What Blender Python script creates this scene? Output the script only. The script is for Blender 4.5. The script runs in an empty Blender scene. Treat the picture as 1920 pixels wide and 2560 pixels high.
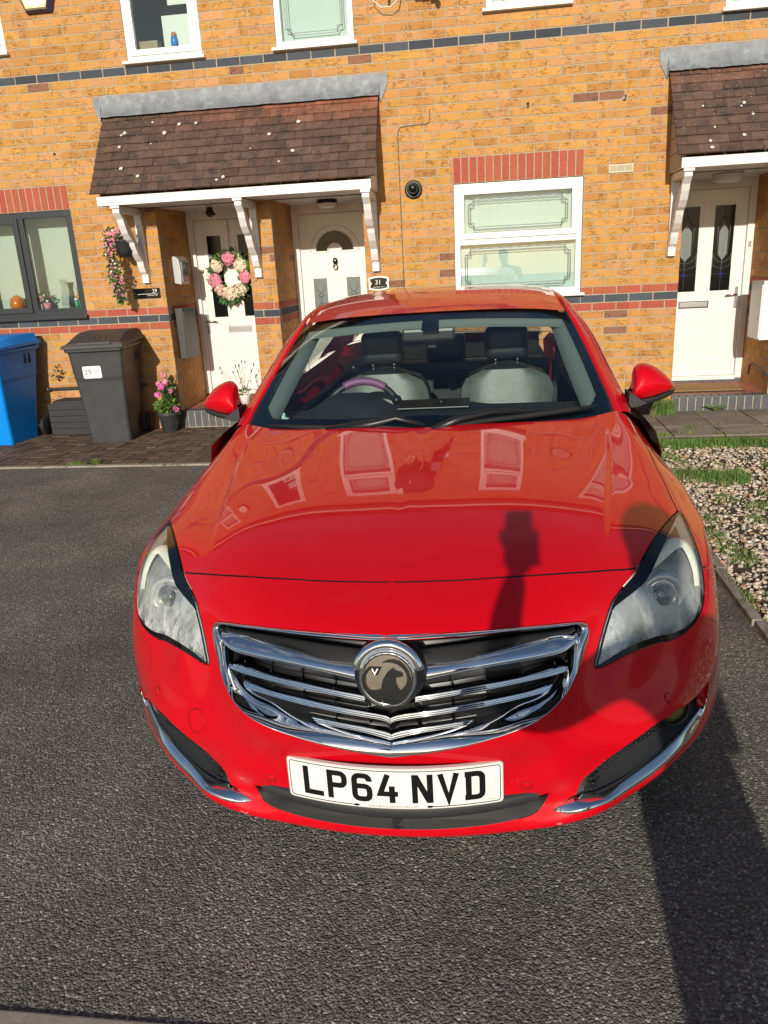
import bpy, bmesh, math, random
import numpy as np
from mathutils import Vector, Matrix
from mathutils.geometry import delaunay_2d_cdt, tessellate_polygon
random.seed(7)
SC = bpy.context.scene
COL = SC.collection
R = math.radians

# ------------------------------------------------------------- camera
cam = bpy.data.objects.new('camera', bpy.data.cameras.new('camera'))
COL.objects.link(cam)
SC.camera = cam
CAM = (0.2909, -7.8607, 1.6096)
YAW, PITCH, ROLL = -0.140620, -0.315256, -0.052958
def cam_axes():
    cy, sy, cp, sp = math.cos(YAW), math.sin(YAW), math.cos(PITCH), math.sin(PITCH)
    f = Vector((sy*cp, cy*cp, sp)); r = Vector((cy, -sy, 0)); u = r.cross(f)
    cr, sr = math.cos(ROLL), math.sin(ROLL)
    return cr*r + sr*u, -sr*r + cr*u, f
_r, _u, _f = cam_axes()
cam.matrix_world = Matrix(((_r.x, _u.x, -_f.x, CAM[0]), (_r.y, _u.y, -_f.y, CAM[1]), (_r.z, _u.z, -_f.z, CAM[2]), (0, 0, 0, 1)))
cam.data.sensor_fit = 'VERTICAL'
cam.data.sensor_height = 24.0
cam.data.lens = 18.0
cam.data.clip_start = 0.02
cam.data.clip_end = 2000

# ------------------------------------------------------------- sky, sun, exposure
SUN_DIR = Vector((0.041, 1.0, -0.339)).normalized()      # the way the light travels
w = bpy.data.worlds.new('World'); SC.world = w; w.use_nodes = True
nt = w.node_tree
sky = nt.nodes.new('ShaderNodeTexSky'); sky.sky_type = 'NISHITA'; sky.sun_disc = False
sky.sun_elevation = math.asin(-SUN_DIR.z)
sky.sun_rotation = math.atan2(-SUN_DIR.x, -SUN_DIR.y)
sky.air_density = 1.0; sky.dust_density = 0.6; sky.ozone_density = 1.5
bg = nt.nodes['Background']; bg.inputs['Strength'].default_value = 0.085
# thin broken cloud, laid on the sky directions themselves
tc = nt.nodes.new('ShaderNodeTexCoord'); mp = nt.nodes.new('ShaderNodeMapping')
mp.inputs['Scale'].default_value = (1.2, 2.2, 3.4)
nz = nt.nodes.new('ShaderNodeTexNoise'); nz.inputs['Scale'].default_value = 2.2; nz.inputs['Detail'].default_value = 7; nz.inputs['Roughness'].default_value = .62
cr_ = nt.nodes.new('ShaderNodeValToRGB'); cr_.color_ramp.elements[0].position = .53; cr_.color_ramp.elements[1].position = .85
cr_.color_ramp.elements[1].color = (.75, .75, .75, 1)
mx = nt.nodes.new('ShaderNodeMix'); mx.data_type = 'RGBA'; mx.inputs['B'].default_value = (4.6, 4.8, 5.1, 1)
L_ = nt.links.new
L_(tc.outputs['Generated'], mp.inputs['Vector']); L_(mp.outputs[0], nz.inputs['Vector']); L_(nz.outputs['Fac'], cr_.inputs[0])
L_(cr_.outputs[0], mx.inputs['Factor']); L_(sky.outputs[0], mx.inputs['A']); L_(mx.outputs['Result'], bg.inputs['Color'])

sun = bpy.data.objects.new('sun', bpy.data.lights.new('sun', 'SUN')); COL.objects.link(sun)
sun.data.energy = 4.0; sun.data.angle = R(0.55); sun.data.color = (1.0, 0.92, 0.80)
sun.rotation_euler = SUN_DIR.to_track_quat('-Z', 'Y').to_euler()
sun.location = (0, -20, 12)
SC.view_settings.view_transform = 'Standard'
SC.view_settings.look = 'None'
SC.view_settings.exposure = 0.12
SC.view_settings.gamma = 1.0

# ------------------------------------------------------------- helpers
def tag(o, label=None, cat=None, group=None, kind=None):
    if label: o['label'] = label
    if cat: o['category'] = cat
    if group: o['group'] = group
    if kind: o['kind'] = kind
    return o
def empty(name, loc=(0, 0, 0), rz=0, label=None, cat=None, group=None):
    o = bpy.data.objects.new(name, None); COL.objects.link(o)
    o.location = loc; o.rotation_euler = (0, 0, rz); o.empty_display_size = .1
    return tag(o, label, cat, group)
def new_obj(name, verts, faces, mats, parent=None, smooth=False, midx=None, normals=None, attr=None, loc=None, rz=0):
    me = bpy.data.meshes.new(name)
    me.from_pydata([tuple(v) for v in verts], [], [tuple(f) for f in faces])
    if not isinstance(mats, (list, tuple)): mats = [mats]
    for m in mats: me.materials.append(m)
    if midx is not None: me.polygons.foreach_set('material_index', midx)
    if smooth is True: me.polygons.foreach_set('use_smooth', [True]*len(me.polygons))
    elif smooth: me.polygons.foreach_set('use_smooth', list(smooth))
    if attr:
        for an, vals in attr.items():
            a = me.attributes.new(an, 'FLOAT_COLOR', 'FACE'); a.data.foreach_set('color', np.asarray(vals, dtype=np.float32).ravel())
    me.update()
    if normals is not None: me.normals_split_custom_set_from_vertices([tuple(n) for n in normals])
    o = bpy.data.objects.new(name, me); COL.objects.link(o)
    if parent: o.parent = parent
    if loc is not None: o.location = loc
    if rz: o.rotation_euler = (0, 0, rz)
    return o
class MB:
    """collects shapes; build() links them as ONE mesh object"""
    def __init__(s): s.v = []; s.f = []; s.m = []; s.s = []
    def add(s, verts, faces, mi=0, smooth=False):
        b = len(s.v); s.v += [tuple(x) for x in verts]
        for f in faces: s.f.append(tuple(b+i for i in f)); s.m.append(mi); s.s.append(smooth)
        return s
    def box(s, x0, x1, y0, y1, z0, z1, mi=0, bev=0):
        if bev:
            bm = bmesh.new(); bmesh.ops.create_cube(bm, size=1)
            for v in bm.verts: v.co = Vector(((x0+x1)/2+v.co.x*(x1-x0), (y0+y1)/2+v.co.y*(y1-y0), (z0+z1)/2+v.co.z*(z1-z0)))
            bmesh.ops.bevel(bm, geom=list(bm.edges), offset=bev, segments=2, profile=.7, affect='EDGES')
            bm.verts.ensure_lookup_table(); bm.verts.index_update()
            s.add([v.co for v in bm.verts], [[v.index for v in f.verts] for f in bm.faces], mi, False); bm.free(); return s
        v = [(x0,y0,z0),(x1,y0,z0),(x1,y1,z0),(x0,y1,z0),(x0,y0,z1),(x1,y0,z1),(x1,y1,z1),(x0,y1,z1)]
        return s.add(v, [(0,3,2,1),(4,5,6,7),(0,1,5,4),(1,2,6,5),(2,3,7,6),(3,0,4,7)], mi)
    def tube(s, pts, r, n=8, mi=0, cap=True, closed=False):
        P = [Vector(p) for p in pts]; N = len(P)
        rr = r if hasattr(r, '__len__') else [r]*N
        vs = []; up = None
        for i in range(N):
            if closed: t = P[(i+1) % N]-P[i-1]
            else: t = P[min(i+1, N-1)]-P[max(i-1, 0)]
            t.normalize()
            if up is None: up = Vector((0,0,1)) if abs(t.z) < .9 else Vector((1,0,0))
            a = t.cross(up).normalized(); b = a.cross(t).normalized(); up = b
            for k in range(n):
                an = 2*math.pi*k/n
                vs.append(P[i]+(a*math.cos(an)+b*math.sin(an))*rr[i])
        fs = []
        for i in range(N if closed else N-1):
            j = (i+1) % N
            for k in range(n):
                l = (k+1) % n
                fs.append((i*n+k, i*n+l, j*n+l, j*n+k))
        if cap and not closed: fs += [tuple(range(n-1, -1, -1)), tuple((N-1)*n+k for k in range(n))]
        return s.add(vs, fs, mi, True)
    def lathe(s, prof, axis='z', c=(0,0,0), n=24, mi=0, smooth=True):
        vs = []; fs = []; m = len(prof)
        for k in range(n):
            a = 2*math.pi*k/n
            for r, h in prof:
                x, y = r*math.cos(a), r*math.sin(a)
                v = {'z': (x, y, h), 'y': (x, h, y), 'x': (h, x, y)}[axis]
                vs.append((c[0]+v[0], c[1]+v[1], c[2]+v[2]))
        for k in range(n):
            l = (k+1) % n
            for i in range(m-1): fs.append((k*m+i, l*m+i, l*m+i+1, k*m+i+1))
        return s.add(vs, fs, mi, smooth)
    def prism(s, poly, d0, d1, plane='xz', mi=0, hole=None):
        """2-D outline extruded between d0 and d1 along the third axis"""
        def P3(p, d): return {'xz': (p[0], d, p[1]), 'xy': (p[0], p[1], d), 'yz': (d, p[0], p[1])}[plane]
        n = len(poly)
        tri = tessellate_polygon([[Vector((p[0], p[1], 0)) for p in poly]])
        vs = [P3(p, d0) for p in poly]+[P3(p, d1) for p in poly]
        fs = [tuple(t) for t in tri]+[tuple(n+i for i in reversed(t)) for t in tri]
        fs += [(i, (i+1) % n, n+(i+1) % n, n+i) for i in range(n)]
        return s.add(vs, fs, mi)
    def blob(s, c, r, mi=0, sub=1, jit=0, sq=(1,1,1)):
        bm = bmesh.new(); bmesh.ops.create_icosphere(bm, subdivisions=sub, radius=1)
        bm.verts.index_update()
        vs = [(c[0]+v.co.x*r*sq[0]*(1+random.uniform(-jit,jit)), c[1]+v.co.y*r*sq[1]*(1+random.uniform(-jit,jit)), c[2]+v.co.z*r*sq[2]*(1+random.uniform(-jit,jit))) for v in bm.verts]
        s.add(vs, [[v.index for v in f.verts] for f in bm.faces], mi, jit == 0); bm.free(); return s
    def build(s, name, mats, parent=None, loc=None, rz=0, attr=None):
        return new_obj(name, s.v, s.f, mats, parent, smooth=s.s, midx=s.m, loc=loc, rz=rz, attr=attr)
def fixn(o):
    bm = bmesh.new(); bm.from_mesh(o.data); bmesh.ops.recalc_face_normals(bm, faces=bm.faces); bm.to_mesh(o.data); bm.free(); return o
def grid_faces(nu, nv, flip=False):
    f = []
    for i in range(nv-1):
        for j in range(nu-1):
            a = i*nu+j; q = (a, a+1, a+nu+1, a+nu)
            f.append(q[::-1] if flip else q)
    return f
def text_geo(txt, size, align='CENTER', spacing=1.0):
    cu = bpy.data.curves.new('t', 'FONT'); cu.body = txt; cu.size = size; cu.align_x = align; cu.align_y = 'CENTER'; cu.space_character = spacing
    cu.resolution_u = 3; cu.fill_mode = 'FRONT'
    o = bpy.data.objects.new('t', cu); COL.objects.link(o)
    bpy.context.view_layer.update()
    me = bpy.data.meshes.new_from_object(o)
    vs = [v.co.copy() for v in me.vertices]; fs = [tuple(p.vertices) for p in me.polygons]
    bpy.data.objects.remove(o); bpy.data.curves.remove(cu); bpy.data.meshes.remove(me)
    return vs, fs
def copy_tree(o, parent=None):
    c = o.copy(); COL.objects.link(c)
    if parent: c.parent = parent
    for ch in o.children: copy_tree(ch, c)
    return c
# ------------------------------------------------------------- materials
def mat(name, col, rough=.5, metal=0, spec=.5, coat=0, coat_r=.03, bump=None, var=0, vscale=8, detail=4, stretch=(1,1,1), attr=None, alpha=None, emit=None, second=None):
    """Principled surface with noise-driven colour variation and optional bump (scale, strength, distance)"""
    m = bpy.data.materials.new(name); m.use_nodes = True
    nt = m.node_tree; b = nt.nodes['Principled BSDF']; L = nt.links.new
    b.inputs['Base Color'].default_value = (*col, 1); b.inputs['Roughness'].default_value = rough
    b.inputs['Metallic'].default_value = metal; b.inputs['Specular IOR Level'].default_value = spec
    b.inputs['Coat Weight'].default_value = coat; b.inputs['Coat Roughness'].default_value = coat_r
    tcn = nt.nodes.new('ShaderNodeTexCoord'); mpn = nt.nodes.new('ShaderNodeMapping'); mpn.inputs['Scale'].default_value = stretch
    L(tcn.outputs['Object'], mpn.inputs['Vector'])
    src = None
    if attr:
        a = nt.nodes.new('ShaderNodeAttribute'); a.attribute_name = attr; src = a.outputs['Color']
    if var or attr:
        n = nt.nodes.new('ShaderNodeTexNoise'); n.inputs['Scale'].default_value = vscale; n.inputs['Detail'].default_value = detail; n.inputs['Roughness'].default_value = .62
        L(mpn.outputs[0], n.inputs['Vector'])
        mr = nt.nodes.new('ShaderNodeMapRange'); mr.inputs['From Min'].default_value = .25; mr.inputs['From Max'].default_value = .75
        mr.inputs['To Min'].default_value = 1-var; mr.inputs['To Max'].default_value = 1+var; L(n.outputs['Fac'], mr.inputs['Value'])
        mm = nt.nodes.new('ShaderNodeMix'); mm.data_type = 'RGBA'; mm.blend_type = 'MULTIPLY'; mm.inputs['Factor'].default_value = 1
        if src: L(src, mm.inputs['A'])
        else: mm.inputs['A'].default_value = (*col, 1)
        L(mr.outputs[0], mm.inputs['B']); src = mm.outputs['Result']
        if second:   # (colour, noise scale, low, high): blotches of another colour
            n2 = nt.nodes.new('ShaderNodeTexNoise'); n2.inputs['Scale'].default_value = second[1]; n2.inputs['Detail'].default_value = 6; n2.inputs['Roughness'].default_value = .7
            L(mpn.outputs[0], n2.inputs['Vector'])
            r2 = nt.nodes.new('ShaderNodeMapRange'); r2.inputs['From Min'].default_value = second[2]; r2.inputs['From Max'].default_value = second[3]; L(n2.outputs['Fac'], r2.inputs['Value'])
            m2 = nt.nodes.new('ShaderNodeMix'); m2.data_type = 'RGBA'; m2.inputs['B'].default_value = (*second[0], 1)
            L(r2.outputs[0], m2.inputs['Factor']); L(src, m2.inputs['A']); src = m2.outputs['Result']
        L(src, b.inputs['Base Color'])
    if bump:
        nb = nt.nodes.new('ShaderNodeTexNoise'); nb.inputs['Scale'].default_value = bump[0]; nb.inputs['Detail'].default_value = 5; nb.inputs['Roughness'].default_value = .65
        L(mpn.outputs[0], nb.inputs['Vector'])
        bp = nt.nodes.new('ShaderNodeBump'); bp.inputs['Strength'].default_value = bump[1]; bp.inputs['Distance'].default_value = bump[2]
        L(nb.outputs['Fac'], bp.inputs['Height']); L(bp.outputs[0], b.inputs['Normal'])
    if emit: b.inputs['Emission Color'].default_value = (*emit[0], 1); b.inputs['Emission Strength'].default_value = emit[1]
    return m
def glass(name, tint=(.8,.86,.84), refl=1.0, ior=1.5, rough=0.0, bump=None):
    """thin pane: clear/tinted see-through mixed with a mirror by Fresnel; lets sunlight through"""
    m = bpy.data.materials.new(name); m.use_nodes = True; nt = m.node_tree; nt.nodes.remove(nt.nodes['Principled BSDF']); L = nt.links.new
    out = nt.nodes['Material Output']; t = nt.nodes.new('ShaderNodeBsdfTransparent'); t.inputs[0].default_value = (*tint, 1)
    g = nt.nodes.new('ShaderNodeBsdfGlossy'); g.inputs['Roughness'].default_value = rough; g.inputs[0].default_value = (refl,)*3+(1,)
    f = nt.nodes.new('ShaderNodeFresnel'); gm = nt.nodes.new('ShaderNodeNewGeometry'); io = nt.nodes.new('ShaderNodeMapRange'); io.inputs['To Min'].default_value = ior; io.inputs['To Max'].default_value = 1/ior; L(gm.outputs['Backfacing'], io.inputs['Value']); L(io.outputs[0], f.inputs[0]); x = nt.nodes.new('ShaderNodeMixShader')
    L(f.outputs[0], x.inputs[0]); L(t.outputs[0], x.inputs[1]); L(g.outputs[0], x.inputs[2]); L(x.outputs[0], out.inputs[0])
    if bump:
        tcn = nt.nodes.new('ShaderNodeTexCoord'); nb = nt.nodes.new('ShaderNodeTexNoise'); nb.inputs['Scale'].default_value = bump[0]; nb.inputs['Detail'].default_value = 2
        L(tcn.outputs['Object'], nb.inputs['Vector']); bp = nt.nodes.new('ShaderNodeBump'); bp.inputs['Strength'].default_value = bump[1]; bp.inputs['Distance'].default_value = bump[2]
        L(nb.outputs['Fac'], bp.inputs['Height']); L(bp.outputs[0], g.inputs['Normal']); L(bp.outputs[0], f.inputs['Normal'])
    return m
def asphalt_mat():
    m = bpy.data.materials.new('asphalt'); m.use_nodes = True; nt = m.node_tree; b = nt.nodes['Principled BSDF']; L = nt.links.new; N = nt.nodes.new
    tcn = N('ShaderNodeTexCoord'); b.inputs['Roughness'].default_value = .85; b.inputs['Specular IOR Level'].default_value = .2
    v = N('ShaderNodeTexVoronoi'); v.inputs['Scale'].default_value = 165; v.feature = 'F1'; L(tcn.outputs['Object'], v.inputs['Vector'])
    v2 = N('ShaderNodeTexVoronoi'); v2.inputs['Scale'].default_value = 110; v2.feature = 'SMOOTH_F1'; L(tcn.outputs['Object'], v2.inputs['Vector'])
    n = N('ShaderNodeTexNoise'); n.inputs['Scale'].default_value = 45; n.inputs['Detail'].default_value = 8; n.inputs['Roughness'].default_value = .72; L(tcn.outputs['Object'], n.inputs['Vector'])
    big = N('ShaderNodeTexNoise'); big.inputs['Scale'].default_value = 1.7; big.inputs['Detail'].default_value = 6; big.inputs['Roughness'].default_value = .6; L(tcn.outputs['Object'], big.inputs['Vector'])
    # stone colour per cell
    cr = N('ShaderNodeValToRGB'); e = cr.color_ramp.elements; e[0].position = 0; e[0].color = (.105,.098,.086,1); e[1].position = 1; e[1].color = (.52,.49,.43,1)
    for p_, c_ in ((.5,(.16,.15,.13,1)),(.86,(.24,.225,.195,1)),(.96,(.36,.34,.30,1))):
        q = e.new(p_); q.color = c_
    sep = N('ShaderNodeSeparateColor'); L(v.outputs['Color'], sep.inputs[0]); L(sep.outputs[0], cr.inputs[0])
    mr = N('ShaderNodeMapRange'); mr.inputs['From Min'].default_value = .3; mr.inputs['From Max'].default_value = .7; mr.inputs['To Min'].default_value = .72; mr.inputs['To Max'].default_value = 1.3
    L(big.outputs['Fac'], mr.inputs['Value'])
    mm = N('ShaderNodeMix'); mm.data_type = 'RGBA'; mm.blend_type = 'MULTIPLY'; mm.inputs['Factor'].default_value = 1
    L(cr.outputs[0], mm.inputs['A']); L(mr.outputs[0], mm.inputs['B']); L(mm.outputs['Result'], b.inputs['Base Color'])
    # relief: stones stand proud, pits between them
    a1 = N('ShaderNodeMath'); a1.operation = 'MULTIPLY_ADD'; a1.inputs[1].default_value = -.9; L(v.outputs['Distance'], a1.inputs[0]); L(n.outputs['Fac'], a1.inputs[2])
    a2 = N('ShaderNodeMath'); a2.operation = 'MULTIPLY_ADD'; a2.inputs[1].default_value = -.8; L(v2.outputs['Distance'], a2.inputs[0]); L(a1.outputs[0], a2.inputs[2])
    bp = N('ShaderNodeBump'); bp.inputs['Strength'].default_value = 1; bp.inputs['Distance'].default_value = .0075; L(a2.outputs[0], bp.inputs['Height']); L(bp.outputs[0], b.inputs['Normal'])
    return m
def brick_mat(name):
    m = bpy.data.materials.new(name); m.use_nodes = True; nt = m.node_tree; b = nt.nodes['Principled BSDF']; L = nt.links.new; N = nt.nodes.new
    b.inputs['Roughness'].default_value = .82; b.inputs['Specular IOR Level'].default_value = .25
    a = N('ShaderNodeAttribute'); a.attribute_name = 'bcol'; tcn = N('ShaderNodeTexCoord')
    n = N('ShaderNodeTexNoise'); n.inputs['Scale'].default_value = 30; n.inputs['Detail'].default_value = 6; n.inputs['Roughness'].default_value = .7; L(tcn.outputs['Object'], n.inputs['Vector'])
    mr = N('ShaderNodeMapRange'); mr.inputs['From Min'].default_value = .25; mr.inputs['From Max'].default_value = .75; mr.inputs['To Min'].default_value = .86; mr.inputs['To Max'].default_value = 1.13; L(n.outputs['Fac'], mr.inputs['Value'])
    mm = N('ShaderNodeMix'); mm.data_type = 'RGBA'; mm.blend_type = 'MULTIPLY'; mm.inputs['Factor'].default_value = 1; L(a.outputs['Color'], mm.inputs['A']); L(mr.outputs[0], mm.inputs['B'])
    # rustic drag marks: thin dark wriggles running along the brick
    mp = N('ShaderNodeMapping'); mp.inputs['Scale'].default_value = (14, 14, 46); L(tcn.outputs['Object'], mp.inputs['Vector'])
    n2 = N('ShaderNodeTexNoise'); n2.inputs['Scale'].default_value = 1.0; n2.inputs['Detail'].default_value = 3; n2.inputs['Distortion'].default_value = .7; L(mp.outputs[0], n2.inputs['Vector'])
    ab = N('ShaderNodeMath'); ab.operation = 'SUBTRACT'; ab.inputs[1].default_value = .5; L(n2.outputs['Fac'], ab.inputs[0])
    ab2 = N('ShaderNodeMath'); ab2.operation = 'ABSOLUTE'; L(ab.outputs[0], ab2.inputs[0])
    n3 = N('ShaderNodeTexNoise'); n3.inputs['Scale'].default_value = 9; n3.inputs['Detail'].default_value = 2; L(tcn.outputs['Object'], n3.inputs['Vector'])
    gate = N('ShaderNodeMapRange'); gate.inputs['From Min'].default_value = .48; gate.inputs['From Max'].default_value = .56; L(n3.outputs['Fac'], gate.inputs['Value'])
    ln = N('ShaderNodeMapRange'); ln.inputs['From Min'].default_value = .012; ln.inputs['From Max'].default_value = .028; ln.inputs['To Min'].default_value = 1; ln.inputs['To Max'].default_value = 0; L(ab2.outputs[0], ln.inputs['Value'])
    lg = N('ShaderNodeMath'); lg.operation = 'MULTIPLY'; L(ln.outputs[0], lg.inputs[0]); L(gate.outputs[0], lg.inputs[1])
    al = N('ShaderNodeMath'); al.operation = 'MULTIPLY'; L(lg.outputs[0], al.inputs[0]); L(a.outputs['Alpha'], al.inputs[1])
    dk = N('ShaderNodeMix'); dk.data_type = 'RGBA'; dk.inputs['B'].default_value = (.10,.045,.015,1)
    sc_ = N('ShaderNodeMath'); sc_.operation = 'MULTIPLY'; sc_.inputs[1].default_value = .6; L(al.outputs[0], sc_.inputs[0]); L(sc_.outputs[0], dk.inputs['Factor']); L(mm.outputs['Result'], dk.inputs['A'])
    # pale specks
    vv = N('ShaderNodeTexVoronoi'); vv.inputs['Scale'].default_value = 55; L(tcn.outputs['Object'], vv.inputs['Vector'])
    sp = N('ShaderNodeMapRange'); sp.inputs['From Min'].default_value = .07; sp.inputs['From Max'].default_value = .12; sp.inputs['To Min'].default_value = 1; sp.inputs['To Max'].default_value = 0; L(vv.outputs['Distance'], sp.inputs['Value'])
    se = N('ShaderNodeSeparateColor'); L(vv.outputs['Color'], se.inputs[0]); gt = N('ShaderNodeMath'); gt.operation = 'GREATER_THAN'; gt.inputs[1].default_value = .8; L(se.outputs[0], gt.inputs[0])
    ss = N('ShaderNodeMath'); ss.operation = 'MULTIPLY'; L(sp.outputs[0], ss.inputs[0]); L(gt.outputs[0], ss.inputs[1])
    s2 = N('ShaderNodeMath'); s2.operation = 'MULTIPLY'; L(ss.outputs[0], s2.inputs[0]); L(a.outputs['Alpha'], s2.inputs[1])
    wm = N('ShaderNodeMix'); wm.data_type = 'RGBA'; wm.inputs['B'].default_value = (.72,.58,.36,1); L(s2.outputs[0], wm.inputs['Factor']); L(dk.outputs['Result'], wm.inputs['A'])
    L(wm.outputs['Result'], b.inputs['Base Color'])
    h = N('ShaderNodeMath'); h.operation = 'MULTIPLY_ADD'; h.inputs[1].default_value = -.6; L(al.outputs[0], h.inputs[0]); L(n.outputs['Fac'], h.inputs[2])
    bp = N('ShaderNodeBump'); bp.inputs['Strength'].default_value = .7; bp.inputs['Distance'].default_value = .004; L(h.outputs[0], bp.inputs['Height']); L(bp.outputs[0], b.inputs['Normal'])
    return m
M = {}
M['brick'] = brick_mat('brick_faces')
M['mortar'] = mat('mortar', (.40,.33,.235), .95, spec=.1, var=.2, vscale=25, bump=(120,.5,.002))
M['asphalt'] = asphalt_mat()
M['upvc'] = mat('white_upvc', (.80,.79,.74), .32, var=.03, vscale=3)
M['upvc_door'] = mat('cream_white_door', (.78,.765,.70), .36, var=.03, vscale=3)
M['wpaint'] = mat('white_gloss_paint', (.76,.75,.72), .42, var=.08, vscale=14, bump=(30,.15,.002))
M['wpaint_old'] = mat('weathered_white_paint', (.70,.68,.64), .5, var=.1, vscale=20, bump=(35,.3,.003), second=((.35,.32,.28), 22, .62, .72))
M['clad'] = mat('pinkish_shiplap', (.42,.33,.28), .6, var=.06, vscale=12)
M['anthracite'] = mat('anthracite_upvc', (.030,.034,.040), .34, var=.06)
M['lead'] = mat('lead_flashing', (.20,.215,.23), .6, metal=.1, var=.3, vscale=9, detail=8, bump=(14,.5,.006), second=((.33,.36,.37), 11, .50, .75))
M['tile'] = mat('clay_tiles', (.12,.06,.04), .85, var=.3, vscale=14, detail=7, attr='bcol', bump=(60,.5,.003), second=((.045,.035,.028), 8, .52, .68))
M['lichen'] = mat('lichen', (.62,.60,.52), .9, var=.2, vscale=60)
M['slab'] = mat('paving_slab', (.20,.175,.135), .88, var=.28, vscale=6, detail=8, bump=(50,.5,.003), attr='bcol', second=((.07,.062,.045), 5, .55, .72))
M['block'] = mat('block_paver', (.10,.075,.05), .85, var=.28, vscale=20, detail=7, bump=(70,.6,.003), attr='bcol')
M['joint_sand'] = mat('joint_sand', (.045,.038,.028), .95, var=.3, vscale=20)
M['concrete'] = mat('kerb_concrete', (.30,.27,.225), .9, var=.25, vscale=12, detail=8, bump=(60,.5,.003), second=((.10,.09,.06), 7, .5, .68))
M['quarry'] = mat('quarry_tile', (.36,.12,.07), .55, var=.2, vscale=9, second=((.16,.07,.045), 6, .5, .7))
M['mat_coir'] = mat('coir', (.33,.19,.07), .95, var=.3, vscale=60, bump=(160,.8,.004))
M['rubber'] = mat('black_rubber', (.012,.012,.013), .7, var=.2, vscale=20)
M['gravel'] = mat('gravel_stones', (.5,.4,.3), .8, var=.22, vscale=40, attr='bcol')
M['soil'] = mat('soil', (.07,.055,.035), .95, var=.3, vscale=20, bump=(40,.8,.01))
M['grass'] = mat('grass_blades', (.10,.20,.035), .6, var=.3, vscale=3, attr='bcol')
M['leaf'] = mat('leaf_green', (.05,.13,.03), .5, var=.35, vscale=20)
M['leaf_pale'] = mat('leaf_pale', (.17,.28,.06), .5, var=.3, vscale=20)
M['petal_pink'] = mat('pink_petal', (.78,.25,.36), .6, var=.25, vscale=30)
M['petal_deep'] = mat('magenta_petal', (.65,.13,.42), .6, var=.2, vscale=30)
M['petal_cream'] = mat('cream_petal', (.80,.66,.50), .6, var=.15, vscale=30)
M['binblue'] = mat('blue_plastic', (.0,.23,.72), .36, var=.08, vscale=5, bump=(25,.15,.002))
M['bingrey'] = mat('grey_plastic', (.042,.044,.047), .42, var=.22, vscale=6, bump=(30,.2,.002), second=((.10,.095,.085), 4, .6, .8))
M['binlid'] = mat('grey_lid', (.040,.038,.038), .5, var=.25, vscale=8)
M['boxgrey'] = mat('charcoal_boards', (.026,.027,.030), .7, var=.2, vscale=10)
M['potgrey'] = mat('pot_grey', (.033,.035,.036), .55, var=.15, vscale=10)
M['meter'] = mat('meter_box_brown', (.055,.055,.050), .45, var=.1)
M['metal'] = mat('satin_steel', (.42,.42,.41), .33, metal=1)
M['brass'] = mat('brass', (.45,.30,.12), .35, metal=1)
M['black'] = mat('black_plastic', (.012,.012,.013), .42, var=.15, vscale=12)
M['white'] = mat('plain_white', (.80,.80,.78), .45, var=.02)
M['signblack'] = mat('sign_black', (.004,.005,.007), .15)
M['ink'] = mat('black_ink', (.006,.006,.007), .3)
M['ink_grey'] = mat('grey_print', (.22,.22,.22), .5)
M['glass'] = glass('window_glass', (.90,.95,.93), 1.0, 1.55)
M['glass_dark'] = mat('dark_obscure_glass', (.006,.007,.008), .04, spec=.22, coat=0, bump=(120,.12,.003))
M['glass_obscure'] = mat('grey_obscure_glass', (.17,.19,.19), .18, spec=.5, bump=(160,.25,.003))
M['room'] = mat('room_wall', (.36,.36,.34), .9, var=.04)
M['blind'] = mat('pale_blind', (.58,.64,.61), .85, var=.05, vscale=2)
M['blind_cream'] = mat('cream_roller_blind', (.52,.53,.47), .85, var=.03)
M['lead_strip'] = mat('lead_strip', (.13,.15,.16), .5, metal=.3)
M['blueglass'] = mat('blue_glass', (.01,.02,.18), .08)
M['orange'] = mat('orange_glaze', (.62,.17,.02), .25)
M['green_pl'] = mat('green_plastic', (.05,.33,.16), .4)
M['card'] = mat('cardboard', (.36,.27,.16), .85, var=.1)
M['skin'] = mat('skin', (.55,.33,.24), .5, var=.06)
M['cloth'] = mat('dark_jacket', (.03,.035,.05), .9, var=.15)
M['jeans'] = mat('jeans', (.05,.08,.16), .9, var=.15)
M['hair'] = mat('hair', (.04,.025,.015), .6)
# car
def paint_mat():
    m = mat('red_paint', (.58,.0008,.0080), .42, spec=.12, coat=1.0, coat_r=.006)
    m.node_tree.nodes['Principled BSDF'].inputs['Coat IOR'].default_value = 1.33
    return m
M['paint'] = paint_mat()
M['chrome'] = mat('chrome', (.86,.88,.91), .035, metal=1)
M['chrome_dk'] = mat('dark_chrome', (.16,.165,.17), .12, metal=1, var=.2, vscale=20)
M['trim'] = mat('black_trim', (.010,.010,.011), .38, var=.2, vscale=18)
M['trim_matt'] = mat('matt_trim', (.022,.023,.025), .62, var=.2, vscale=30)
M['frit'] = mat('glass_frit', (.002,.0025,.004), .02, spec=.5, coat=0)
M['screen'] = glass('windscreen_glass', (.82,.90,.88), 1.0, 1.5)
M['sideglass'] = glass('side_glass', (.55,.66,.64), 1.0, 1.5)
M['lens'] = glass('headlamp_lens', (.86,.88,.87), 1.0, 1.5)
M['lensball'] = mat('projector_lens', (.04,.045,.05), .02, spec=1.0, coat=1)
M['lamp_silver'] = mat('lamp_reflector', (.62,.64,.63), .30, metal=.55, var=.15, vscale=30, bump=(70,.25,.002))
M['lamp_grey'] = mat('lamp_bezel', (.12,.125,.13), .35, metal=.3, var=.2, vscale=30)
M['drl'] = mat('light_guide', (.86,.88,.70), .3, var=.12, vscale=150, bump=(180,.6,.002))
M['amber'] = mat('amber_fog', (.10,.10,.025), .08, spec=.8, coat=1)
M['rubber_t'] = mat('tyre', (.012,.012,.012), .8, var=.2, vscale=30)
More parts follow.
